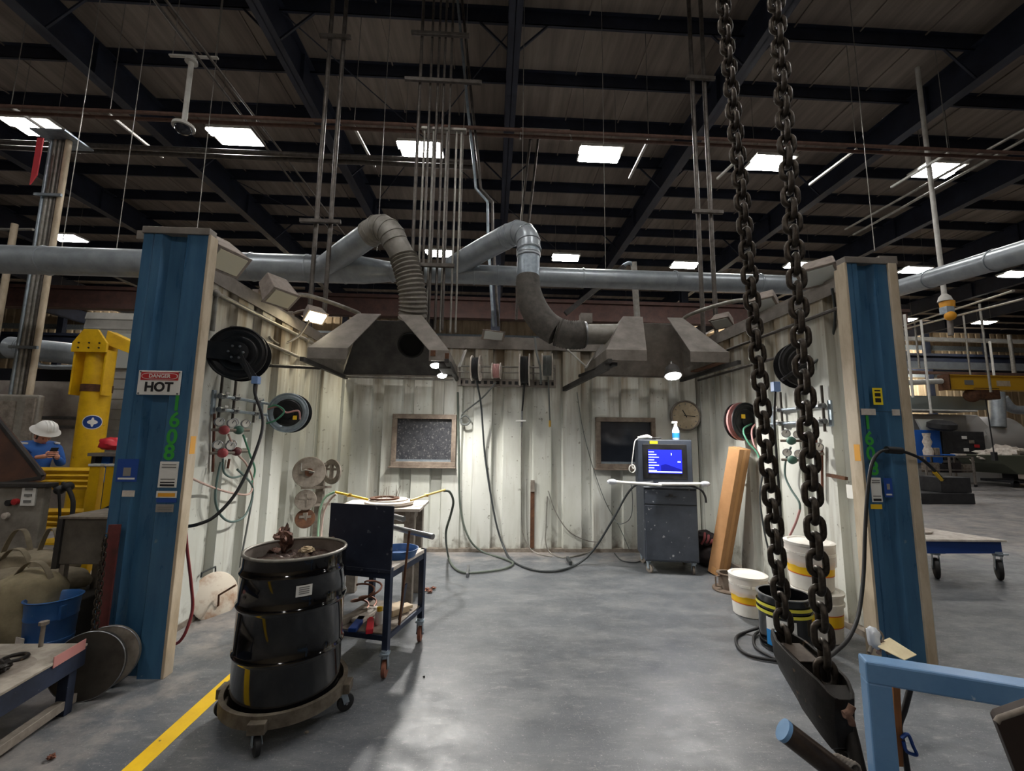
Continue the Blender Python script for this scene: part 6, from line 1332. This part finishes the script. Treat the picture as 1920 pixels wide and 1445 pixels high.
a, b_ = at(163, 585, Y=9.6), at(300, 870, Y=9.6); siding('wall_shed', a.x, b_.x+2.5, 9.6, 0, a.z, 'shed_white')
w_ = at(217, 625, Y=9.5), at(262, 690, Y=9.5); struct('window_8', MB().box((w_[0].x, 9.5, w_[1].z), (w_[1].x+.5, 9.56, w_[0].z)), 'lens_pale')
a, b_ = at(-40, 712, Y=9.4), at(152, 880, Y=9.4); struct('wall_low', MB().box((a.x-1, 9.4, 0), (b_.x, 9.6, a.z)), mat('stained_wall', S(178, 172, 164), .7, 0, S(140, 130, 126), 1.5, .4))
struct('trim_rail', MB().box((a.x-1, 9.36, at(100, 783, Y=9.4).z-.03), (b_.x, 9.4, at(100, 783, Y=9.4).z+.03)).box((a.x-1, 9.36, at(100, 800, Y=9.4).z-.03), (b_.x, 9.4, at(100, 800, Y=9.4).z+.03)), 'steel')
struct('window_9', MB().box((a.x-1, 9.42, a.z), (b_.x, 9.58, at(100, 692, Y=9.4).z)), 'glass_dark')
p, q = at(40, 655, Y=9.2), at(160, 668, Y=9.2); t = thing('fat_pipe', 'fat grey pipe behind the yellow crane head at left', 'pipe', p)
MB().cyl((p.x, 9.0, p.z), (q.x+.3, 9.2, q.z), .22, 24).build('pipe_run', 'duct_paint', t, 40); band(t, (p.x+.25, 9.02, p.z), (1, 0, 0), .225); MB().tube(spline([at(55, 668, Y=8.9), at(75, 685, Y=8.9), at(100, 688, Y=8.9), at(155, 688, Y=8.9)], 6), .05, 12).build('pipe_branch', 'duct_paint', t, 60)
o = lumpy(at(210, 832, Y=7.0), .16, .14, .1, 4, .25, 14, 1.).build('red_hat', 'red_plastic', None, 60); tag(o, 'red hat shaped cover behind the left blue post', 'cover')
a, b_ = at(187, 848, Y=7.0), at(232, 900, Y=7.0); wb = thing('workbench', 'grey workbench with clutter beside the left blue post', 'workbench', ((a.x+b_.x)/2, 7.1, 0))
MB().box((a.x, 6.8, a.z-.05), (b_.x+.6, 7.4, a.z)).build('bench_top', 'hood_steel', wb)
for x in (a.x+.05, b_.x+.5): MB().box((x-.03, 6.85, 0), (x+.03, 7.35, a.z-.05)).build('leg', 'dark_machine', wb)
for x, w, m in ((.08, .12, 'panel_blue'), (.25, .1, 'dusty_steel'), (.4, .1, 'dark_machine')): MB().box((a.x+x, 6.95, a.z-.45), (a.x+x+w, 7.2, a.z-.06)).build('drawer_unit', m, wb, bevel=.01)
# conduit column on the far left with red strip
p0, p1 = at(84, 262, Y=8.2), at(45, 700, Y=8.2)
CC = thing('conduit_column', 'bundle of tall pale conduits at the left edge', 'conduits', (p1.x, 8.2, 0))
for k, (dx, r, m) in enumerate(((-.17, .035, 'galv'), (-.09, .04, 'pipe_grey'), (-.01, .03, 'pipe_grey'), (.06, .03, 'pipe_dark'), (.15, .05, 'cream'))):
    MB().cyl((p1.x+dx, 8.2, 0), (p1.x+dx, 8.2, p0.z), r, 10).build('conduit', m, CC, 40)
MB().box((p1.x-.3, 7.9, p0.z), (p1.x+.35, 8.5, p0.z+.03)).build('top_plate', 'galv', CC)
for z in (3.2, 4.8, 6.2): MB().box((p1.x-.25, 8.1, z), (p1.x+.25, 8.14, z+.05)).build('clamp_bar', 'galv', CC)
q = at(-20, 430, Y=8.4); o = MB().cyl(q, at(62, 430, Y=8.2), .025, 8).build('cross_arm', 'pipe_grey', CC, 50)
q = at(28, 420, Y=8.0); t = MB().cyl((q.x, 8.0, 0), q, .05, 10).build('standpipe', 'cream', None, 40); tag(t, 'short pale standpipe left of the conduit column', 'pipe')
a = at(76, 258, Y=7.8); t = MB().prism([(a.x-.06, 7.8, a.z), (a.x+.05, 7.8, a.z), (a.x+.04, 7.8, a.z-.75), (a.x-.06, 7.8, a.z-.95)], (0, .02, 0)).build('red_streamer', 'safety_red', None); tag(t, 'red streamer hanging beside the conduit column top', 'streamer')
# ================================================================== RIGHT BACKGROUND
Ym = 18.6
def mx(x, y, Y=Ym): return at(x, y, Y=Y)
a, b_ = mx(1712, 775), mx(1912, 895)
LT = thing('lathe_machine', 'big grey enclosed lathe with rounded end far right', 'machine', ((a.x+b_.x)/2, Ym+1, 0))
x0, x1 = a.x, mx(1862, 800).x; ht = mx(1790, 776).z
MB().prism([(x0-.8, Ym, 0), (x1, Ym, 0), (x1, Ym, ht*.75), (x1-.3, Ym+.3, ht), (x0-.8, Ym+.3, ht)], (0, 1.8, 0)).build('enclosure', 'lathe_grey', LT, bevel=.04)
MB().lathe([(1e-4, -.9), (.9, -.9), (1.05, -.3), (1.05, .9), (1e-4, .9)], (mx(1888, 825).x, Ym+.9, mx(1888, 822).z), (1, 0, 0), 28, cap=False).box((x1, Ym+.2, 0), (mx(1912, 800).x-.4, Ym+1.5, 1.2)).build('rounded_end', 'lathe_grey', LT, 40)
MB().box((x0-.2, Ym-.12, mx(1735, 868).z), (mx(1762, 850).x, Ym, mx(1735, 806).z)).build('blue_door', 'panel_blue', LT, bevel=.02)
MB().box((mx(1766, 850).x, Ym-.1, mx(1766, 862).z), (mx(1845, 850).x, Ym, mx(1766, 808).z)).build('control_panel', 'dark_machine', LT, bevel=.02)
for x, y, m in ((1808, 820, 'label_white'), (1822, 828, 'dusty_steel'), (1812, 843, 'label_white'), (1832, 836, 'danger_red')): MB().boxc(mx(x, y, Ym-.12), (.22, .03, .14)).build('gauge_panel', m, LT)
o = MB().prism([mx(1718, 785, Ym-.1), mx(1768, 785, Ym-.1), mx(1780, 808, Ym-.1), mx(1730, 808, Ym-.1)], (0, .08, 0)).build('window_panel', 'lens_pale', LT)
MB().lathe([(.35, 0), (.5, .1), (.5, .3), (.3, .42), (1e-4, .45)], mx(1765, 806, Ym-.5), (0, -.2, 1), 20).build('chuck_guard', 'dark_machine', LT, 40)
MB().box((x0-.5, Ym-.3, ht+.1), (mx(1820, 770).x, Ym+.8, ht+.35)).build('roof_cover', 'white_paint', LT, bevel=.02)
MB().cyl(mx(1871, 800), mx(1868, 735), .28, 20).build('extract_pipe', 'duct_paint', LT, 40)
MB().tube(spline([mx(1880, 745), mx(1892, 762), mx(1905, 768), mx(1925, 768)], 5), .2, 14).build('extract_bend', 'duct_paint', LT, 60)
def shelfcart(label, x0, x1, y0, y1, Y, m):
    a, b_ = at(x0, y0, Y=Y), at(x1, y1, Y=Y); t = thing('shelf_cart', label, 'cart', ((a.x+b_.x)/2, Y, 0))
    for i in range(3): z = .15+(a.z-.15)*i/2; MB().box((a.x, Y, z-.03), (b_.x, Y+.7, z)).build('shelf', m, t)
    for x in (a.x, (a.x+b_.x)/2, b_.x):
        for y in (Y, Y+.7): MB().box((x-.03, y-.03, .1), (x+.03, y+.03, a.z)).build('post', m, t)
    for x in (a.x, b_.x):
        for y in (Y, Y+.7): MB().cyl((x, y-.02, .06), (x, y+.02, .06), .06, 12).build('wheel', 'black_rubber', t)
    return t
sc_ = shelfcart('grey shelf cart in front of the far right lathe', 1734, 1828, 855, 897, 16.8, 'hood_steel')
for k, (x, y, w, h, m) in enumerate(((1741, 853, .35, .9, 'dusty_white'), (1752, 853, .2, .3, 'dusty_steel'), (1774, 854, .5, .06, 'panel_blue'), (1797, 854, .4, .08, 'dusty_white'))):
    p = at(x, y, Y=17.0)
    if k == 0: o = MB().lathe([(w*.45, 0), (w*.5, h*.2), (w*.3, h*.4), (w*.45, h*.6), (w*.3, h*.8), (w*.4, h), (1e-4, h)], p, n=16).build('stacked_part', m, None, 40)
    else: o = MB().boxc(p+Vector((0, 0, h/2)), (w, .3, h)).build('stacked_part', m, bevel=.02)
    tag(o, ('tall pale ribbed part on the far shelf cart', 'small grey part on the far shelf cart', 'blue flat case on the far shelf cart', 'white flat pack on the far shelf cart')[k], 'part')
for k, (x, y, z, m) in enumerate(((1750, 884, .4, 'dusty_steel'), (1768, 884, .35, 'dark_machine'), (1790, 882, .4, 'bag_black'), (1812, 884, .35, 'dusty_steel'))):
    p = at(x, y, Y=17.0); o = MB().boxc((p.x, 17.1, .58+z/2+.0), (.4, .4, z)).build('stored_box', m, bevel=.02); o.location.z = .56; tag(o, ('first', 'second', 'third', 'fourth')[k]+' box from the left on the far shelf cart', 'box', 'boxes on the far shelf cart')
p = at(1840, 900, Z=0); o = thing('red_box', 'red and black box on the floor beside the far shelf cart', 'box', (p.x, 16.9, 0)); MB().box((p.x-.35, 16.7, 0), (p.x+.35, 17.2, .75)).build('case', 'dark_machine', o, bevel=.02); MB().box((p.x-.36, 16.68, .6), (p.x+.36, 17.22, .95)).build('lid', 'red_plastic', o, bevel=.03)
a = at(1735, 943, Z=0); b_ = at(1828, 945, Z=0)
o = MB().box((a.x-.6, 11.9, 0), (b_.x, 12.9, .3)).build('low_pallet', 'dark_machine', bevel=.02); tag(o, 'low black pallet on the floor right of the blue post', 'pallet')
c = at(1770, 918, Y=12.4); o = MB().boxc((c.x, 12.4, .52), (.95, .7, .44)).build('black_crate', 'dark_machine', bevel=.02); tag(o, 'black crate standing on the low pallet', 'crate')
# boat shaped tub
p = at(1895, 905, Z=0); Yt = 16.5; a, b_ = at(1866, 853, Y=Yt), at(1960, 885, Y=Yt)
TU = thing('scrap_hopper', 'dull green hopper full of pale scrap at right edge', 'hopper', ((a.x+b_.x)/2, Yt, 0))
MB().prism([(a.x, Yt, a.z), (b_.x+1, Yt, a.z), (b_.x+.6, Yt, b_.z-.1), (a.x+.9, Yt, b_.z-.1), (a.x+.3, Yt, a.z-.35)], (0, 1.6, 0)).build('hopper_body', mat('hopper_green', S(84, 88, 76), .6), TU, bevel=.03)
MB().box((a.x+.9, Yt+.2, .18), (b_.x+.5, Yt+1.4, .28)).box((a.x+1.3, Yt+.5, .2), (a.x+1.5, Yt+.9, .7)).build('hopper_base', 'dark_machine', TU)
for x in (a.x+1., b_.x): MB().cyl((x, Yt+.2, .14), (x, Yt+.3, .14), .14, 14).build('wheel', 'black_rubber', TU, 40)
lumpy(((a.x+b_.x)/2+.5, Yt+.8, a.z-.1), 1.2, .6, .42, 12, .5, 22, 1.).build('scrap_load', 'dusty_white', TU, 20)
# blue platform trolley behind the right post
pw = at(1885, 1075, Y=5.25); tl, tr = at(1742, 1022, Z=.46), at(1886, 1022, Z=.46)
TR = thing('platform_trolley', 'blue platform trolley with pale top beyond the right post', 'trolley', (5.9, 5.6, 0))
fr = at(1884, 1020, Y=5.25); zt = .47; fl_ = at(1738, 1023, Y=5.25)
MB().prism([(5.35, 5.25, zt), (fr.x, 5.22, zt), (fr.x-.28, 6.0, zt), (5.2, 6.6, zt)], (0, 0, .025)).build('deck', 'dusty_white', TR, bevel=.004)
MB().box((5.38, 5.27, zt-.15), (fr.x-.02, 5.30, zt)).box((5.38, 5.27, zt-.15), (5.42, 6.4, zt)).box((fr.x-.25, 5.3, zt-.15), (fr.x-.21, 5.95, zt)).build('side_skirt', 'trolley_blue', TR, bevel=.004)
for x, y in ((5.62, 5.36), (fr.x-.06, 5.3), (5.6, 6.2)): caster(TR, (x, y, 0), .125, .05, 'black_rubber', .9, top=.33)
MB().tube([(5.42, 5.35, .3), (5.40, 5.35, .86)], .02, 10).build('handle_post', 'dark_machine', TR, 50)
p = at(1772, 1000, Y=5.8); o = MB().cyl((5.62, 5.75, zt+.025), (5.62, 5.75, zt+.25), .035, 14).build('steel_rod', 'rust', None, 50); tag(o, 'short rusty rod standing on the blue trolley', 'rod')
o = MB().lathe([(1e-4, 0), (.17, 0), (.2, .015), (.2, .03), (1e-4, .03)], (5.72, 5.72, zt+.025), n=28, cap=False).build('pale_disc', 'dusty_white', None, 40); tag(o, 'pale flat disc lying on the blue trolley deck', 'disc')
# yellow bridge beam, grey beam and arm beyond
Yb = 14.5; a, b_ = at(1774, 704, Y=Yb), at(1774, 728, Y=Yb); x1 = at(2040, 712, Y=Yb).x
YB = thing('crane_beam', 'yellow overhead crane beam at the right edge', 'crane', (a.x, Yb, b_.z))
MB().box((a.x, Yb, b_.z), (x1, Yb+.2, a.z)).box((a.x, Yb-.1, b_.z-.03), (x1, Yb+.3, b_.z)).box((a.x, Yb-.1, a.z), (x1, Yb+.3, a.z+.03)).build('beam', 'crane_yellow', YB)
MB().box((a.x-.02, Yb-.1, b_.z-.05), (a.x+.03, Yb+.3, a.z+.05)).build('end_plate', 'rust', YB)
MB().box((at(1808, 715, Y=Yb).x, Yb-.02, b_.z+.15), (at(1824, 715, Y=Yb).x, Yb, a.z-.15)).build('faded_patch', 'ink_grey', YB)
text('lettering', '4000 LBS', 'label_white', YB, (at(1880, 718, Y=Yb).x, Yb-.01, (a.z+b_.z)/2), (1, 0, 0), (0, 0, 1), .3, .002) if False else MB().box((at(1868, 715, Y=Yb).x, Yb-.015, b_.z+.12), (at(1893, 715, Y=Yb).x, Yb, b_.z+.32)).build('faded_marking', 'cream', YB)
h_ = at(1848, 738, Y=Yb); hs = MB().boxc((h_.x, Yb+.1, h_.z), (.9, .4, .4)).ball((h_.x-.4, Yb+.1, h_.z-.05), .25, 12).build('hoist', 'rust', YB, 40, bevel=.03)
MB().cyl((h_.x+.1, Yb+.1, h_.z), (h_.x+.15, Yb+.1, 1.4), .02, 6).build('hoist_cable', 'ink', YB); MB().boxc((h_.x+.15, Yb+.1, 1.3), (.12, .12, .3)).build('hook_pendant', 'dark_machine', YB)
a, b_ = at(1702, 718, Y=Yb), at(1775, 714, Y=Yb); t = MB().cyl((a.x-.5, Yb+.1, a.z), (b_.x-.1, Yb+.1, b_.z), .1, 16).build('white_tube', 'white_paint', None, 40); tag(t, 'white tube left of the yellow crane beam', 'tube')
Yg = 15.5; a, b_ = at(1700, 741, Y=Yg), at(1852, 768, Y=Yg); t = MB().box((a.x-1, Yg, b_.z), (b_.x, Yg+.25, a.z)).build('grey_beam', mat('grey_beam', S(140, 152, 152), .5)); tag(t, 'pale grey beam below the yellow crane beam', 'beam')
# alarm pole
p0, p1 = at(1757, 430, Y=8.5), at(1772, 565, Y=8.5); AL = thing('alarm_beacon', 'orange beacon and horn on a white drop pole at right', 'beacon', (p1.x, 8.5, p1.z-.6))
MB().cyl((p1.x, 8.5, 10.4), (p1.x, 8.5, p1.z), .045, 12).build('drop_pole', 'white_paint', AL, 40)
MB().lathe([(.13, 0), (.1, .1), (.05, .16), (1e-4, .16)], p1, n=18).build('canopy', 'white_paint', AL, 40)
MB().lathe([(.12, -.14), (.13, -.02), (.12, 0), (1e-4, 0)], p1+Vector((.04, 0, 0)), n=18).build('beacon_base', 'orange_cap', AL, 40)
MB().boxc(p1+Vector((-.04, -.05, -.22)), (.18, .16, .16)).build('horn_box', 'galv', AL, bevel=.01)
MB().ball(p1+Vector((-.06, -.12, -.36)), .1, 12).build('amber_lamp', 'orange_cap', AL, 60)
MB().cyl(p1+Vector((.08, 0, -.14)), p1+Vector((.04, 0, -.75)), .05, 10).build('lower_stem', 'hood_steel', AL, 40)
# mezzanine rails and pipes beyond
for k, (y, Y, h, m) in enumerate(((634, 20, .18, 'white_paint'), (683, 20, .35, 'duct_paint'), (697, 19, .12, 'pipe_red'))):
    a, b_ = at(1660, y, Y=Y), at(1990, y+6, Y=Y); t = MB().beam(a, (b_.x, Y, a.z), .2, h).build('service_beam', m); tag(t, ('white service beam crossing high beyond the right post', 'pale blue service beam in the middle beyond right post', 'dark red service beam lowest beyond the right post')[k], 'beam', 'service beams beyond the right post')
for k, (x, y0, y1, Y, r, l) in enumerate(((1712, 590, 745, 11, .05, 'white pipe nearest the right post'), (1724, 600, 690, 15, .05, 'short grey pipe between the two white pipes'), (1746, 600, 775, 11.5, .045, 'second white pipe right of the blue post'), (1820, 590, 705, 17, .05, 'thin pale pipe left of the far light'), (1858, 570, 735, 11.5, .045, 'tall pale pipe through the distant light'), (1868, 640, 735, 18, .07, 'whitish pipe above the yellow crane beam'), (1902, 628, 700, 19, .12, 'grey pipe at the far right edge'))):
    a, b_ = at(x, y0, Y=Y), at(x, y1, Y=Y); t = MB().cyl((b_.x, Y, b_.z), (b_.x, Y, a.z), r*.65, 10).build('drop_pipe', 'white_paint' if k in (0, 2, 5) else 'pipe_grey', None, 40); tag(t, l, 'pipe', 'drop pipes beyond the right post')
for k, (p, q) in enumerate((((1690, 618), (1920, 560)), ((1690, 612), (1900, 545)))):
    t = MB().cyl(at(*p, Y=16), at(*q, Y=9), .03, 8).build('slant_pipe', 'pipe_grey', None, 40); tag(t, ('lower' if k == 0 else 'upper')+' thin grey pipe slanting under the right duct', 'pipe', 'slanting pipes under the right duct')
# ================================================================== OVERHEAD SERVICES
def opipe(label, a, b_, r, m, name='overhead_pipe', cat='pipe', grp=None):
    t = MB().tube([a, b_] if not isinstance(a, list) else a, r, 10).build(name, m, None, 50); return tag(t, label, cat, grp)
Zp = 7.6
for y, l, m in ((228, 'upper reddish pipe running across the whole hall overhead', 'pipe_red'), (240, 'lower reddish pipe running across the whole hall overhead', 'pipe_red')):
    p = at(640, y, Z=Zp); opipe(l, (-22, p.y, Zp), (22, p.y, Zp), .035, m)
for y, l in ((293, 'upper dark pipe of the second overhead pair at left'), (303, 'lower dark pipe of the second overhead pair at left')):
    p = at(640, y, Z=Zp); e_ = at(888, y+12, Z=Zp); opipe(l, (-22, p.y, Zp), (e_.x, p.y, Zp), .05, 'pipe_dark')
for (p, q, l) in (((290, 0), (620, 435), 'left of two conduits slanting towards the left hood'), ((308, 0), (646, 440), 'right of two conduits slanting towards the left hood')):
    opipe(l, at(*p, Z=8.0)-Vector((0, 1.2, 0)), at(*q, Z=8.0), .022, 'pipe_dark', 'overhead_conduit')
for (p, q, l) in (((1920, 243), (1585, 430), 'upper long conduit slanting at the far right ceiling'), ((1920, 262), (1600, 440), 'lower long conduit slanting at the far right ceiling')):
    a, b_ = at(*p, Z=7.8), at(*q, Z=7.8); opipe(l, a+(a-b_)*.2, b_, .03, 'pipe_grey', 'overhead_conduit')
bars = (((20, 200), (150, 287), 'white hanging strip at far left beside the conduit column'), ((205, 215), (305, 295), 'white hanging strip below the dome camera left side'), ((664, 238), (703, 312), 'white hanging strip right of the left drop pipes'), ((1216, 262), (1180, 334), 'white hanging strip right of the middle light'), ((1606, 280), (1518, 346), 'white hanging strip between the two right-hand lights'), ((1778, 287), (1671, 351), 'white hanging strip crossing the far right light'), ((1392, 291), (1345, 335), 'white hanging strip behind the left chain strand'))
for p, q, l in bars:
    a, b_ = at(*p, Z=7.9), at(*q, Z=7.9); t = thing('hanging_strip', l, 'strip', (a+b_)/2, 'white strips hung from the roof')
    MB().beam(a, b_, .05, .05).build('strip_bar', 'white_paint', t, bevel=.005)
    MB().cyl(a, (a.x, a.y, 10.6), .008, 5).build('hanger_rod', 'pipe_grey', t)
# vertical drop pipes of the booth
def drop(label, x, y, z0, r, m='pipe_dark', name='drop_pipe', grp='drop pipes above the booth'):
    return opipe(label, (x, y, z0), (x, y, 10.6), r, m, name, 'pipe', grp)
drop('left of two drop pipes over the left hood', -2.79, 6.4, 3.3, .034); drop('right of two drop pipes over the left hood', -2.57, 6.4, 3.55, .034)
drop('left of two drop pipes over the right hood', 3.29, 6.4, 3.3, .034); drop('right of two drop pipes over the right hood', 3.5, 6.4, 3.3, .034)
for z, x, w, l in ((8.15, -2.68, .5, 'upper bracket across the left drop pipes'), (4.95, -2.7, .62, 'lower bracket across the left drop pipes'), (7.75, 3.4, .5, 'upper bracket across the right drop pipes'), (5.35, 3.42, .5, 'lower bracket across the right drop pipes'), (8.3, -.98, .95, 'upper bracket across the middle drop pipes'), (7.45, -.9, 1.25, 'second bracket across the middle drop pipes'), (4.3, -1.0, .75, 'lowest bracket across the middle drop pipes')):
    t = MB().boxc((x, 6.33, z), (w, .05, .06)).build('pipe_bracket', 'pipe_dark', bevel=.004); tag(t, l, 'bracket', 'brackets across the drop pipes')
xs = (-1.29, -1.12, -1.0, -.9, -.79)
for k, x in enumerate(xs): drop(('first', 'second', 'third', 'fourth', 'fifth')[k]+' pipe from the left in the middle drop bundle', x, 6.4, 3.3, .02 if k else .026, 'pipe_dark')
for k, x in enumerate((-1.21, -1.06, -.84, -.68, -.6)):
    opipe(('first', 'second', 'third', 'fourth', 'fifth')[k]+' thin conduit from the left behind the middle bundle', (x, 6.55, 3.3), (x, 6.55, 6.75), .016, 'pipe_grey', 'thin_conduit', 'pipe', 'thin conduits behind the middle bundle')
t = MB().box((-1.26, 6.5, 6.72), (-.52, 6.6, 6.76)).build('conduit_header', 'pipe_grey'); tag(t, 'header bar on top of the thin middle conduits', 'bar')
P = [at(852, -60, Y=7.6), at(862, 40, Y=7.6), at(877, 200, Y=7.6), at(888, 300, Y=7.6), at(892, 350, Y=7.6), at(914, 375, Y=7.6), at(915, 440, Y=7.6), at(922, 560, Y=7.6), at(926, 610, Y=7.6)]
for dx, l in ((0, 'shiny bent conduit dropping right of the middle bundle'), (.09, 'darker twin of the shiny bent conduit')): opipe(l, [p+Vector((dx, .05, 0)) for p in P], None, .028, 'galv' if dx == 0 else 'pipe_dark', 'bent_conduit')
for x, l in ((988, 'left of two conduits dropping behind the right elbow'), (1003, 'right of two conduits dropping behind the right elbow')):
    opipe(l, [at(x+18, 255, Y=9.2), at(x+6, 262, Y=9.2), at(x-14, 440, Y=9.2), at(x-20, 600, Y=9.2)], None, .03, 'pipe_dark', 'drop_conduit')
p = [at(975, 262, Y=7.7), at(977, 241, Y=7.7), at(1068, 245, Y=7.7), at(1072, 264, Y=7.7)]; opipe('small bridge loop over the reddish overhead pipes', p, None, .022, 'pipe_grey', 'pipe_loop')
# columns of the hall seen over the back wall
for x, y in ((.05, 14.8), (9.6, 20.5), (-9.0, 20.5)): struct('trim_column', MB().box((x-.16, y-.16, 0), (x+.16, y-.12, 9.6)).box((x-.16, y+.12, 0), (x+.16, y+.16, 9.6)).box((x-.02, y-.12, 0), (x+.02, y+.12, 9.6)), 'beam_navy')
for k, (p, q, l) in enumerate((((1060, 588), (1170, 500), 'slanting strut beyond the right hood'), ((1188, 492), (1195, 600), 'upright strut beyond the right hood peak'))):
    t = MB().beam(at(*p, Y=8.6), at(*q, Y=8.6), .1, .1).build('service_strut', 'pipe_grey' if k else 'hood_dark'); tag(t, l, 'strut')
t = MB().tube(spline([at(1160, 508, Y=8.6), at(1172, 496, Y=8.6), at(1184, 494, Y=8.6), at(1194, 512, Y=8.6)], 5), .04, 10).build('arched_tube', 'galv', None, 60); tag(t, 'pale arched tube above the thin duct by the right hood', 'tube')
t = MB().boxc(at(1098, 598, Y=8.4), (.24, .2, .2)).build('junction_box', 'hood_steel', bevel=.01); tag(t, 'small grey junction box over the black flexible hose', 'box')
for x, l in ((365, 'thin hanger wire above the left blue post'), (978, 'thin hanger wire behind the right arched branch'), (707, 'thin hanger wire above the left arched elbow'), (115, 'thin hanger wire left of the dome camera'), (1640, 'thin hanger wire above the right blue post')):
    a = at(x, 470, Y=7.2); t = MB().cyl((a.x, 7.2, a.z), (a.x, 7.2, 10.6), .007, 5).build('hanger_wire', 'pipe_grey'); tag(t, l, 'wire', 'hanger wires from the roof')
# dome camera on T bar
p = at(344, 240, Y=7); x0, x1 = at(318, 104, Y=7), at(409, 108, Y=7)
DM = thing('dome_camera', 'white dome camera hanging on a pole at upper left', 'camera', (p.x, 7, p.z))
MB().beam((x0.x, 7, x0.z), (x1.x, 7, x0.z), .05, .03).build('cross_bar', 'white_paint', DM); MB().cyl((p.x, 7, x0.z), (p.x, 7, p.z+.1), .04, 12).build('drop_pole', 'white_paint', DM, 40)
MB().lathe([(.1, 0), (.09, .06), (.05, .1), (1e-4, .1)], (p.x, 7, x0.z-.12), n=18).build('ceiling_cup', 'white_paint', DM, 40)
MB().lathe([(.17, 0), (.165, .05), (.06, .12), (1e-4, .12)], (p.x, 7, p.z), n=24).build('dome_shell', 'white_paint', DM, 40); MB().lathe([(.13, 0), (.12, -.05), (.07, -.1), (1e-4, -.12)], (p.x, 7, p.z), n=24).build('dome_lens', 'glass_dark', DM, 60)
for x in (x0.x+.05, x1.x-.05): MB().cyl((x, 7, x0.z), (x, 7, 10.6), .008, 5).build('hanger_rod', 'pipe_grey', DM)

for k, (x, y, r, m, l) in enumerate(((97, 1418, .022, 'copper', 'small reddish chip on the floor in the bottom left corner'), (655, 1306, .014, 'dusty_white', 'small pale crumb on the floor right of the drum dolly'), (795, 1268, .009, 'hook_iron', 'tiny dark crumb on the floor right of the cart caster'), (575, 1372, .012, 'dusty_steel', 'small grey crumb on the floor under the drum dolly edge'))):
    crumple(l, at(x, y, Z=r*.6), r, m, 60+k, (1.2, .9, .7), 'floor_crumb', 'debris', None)
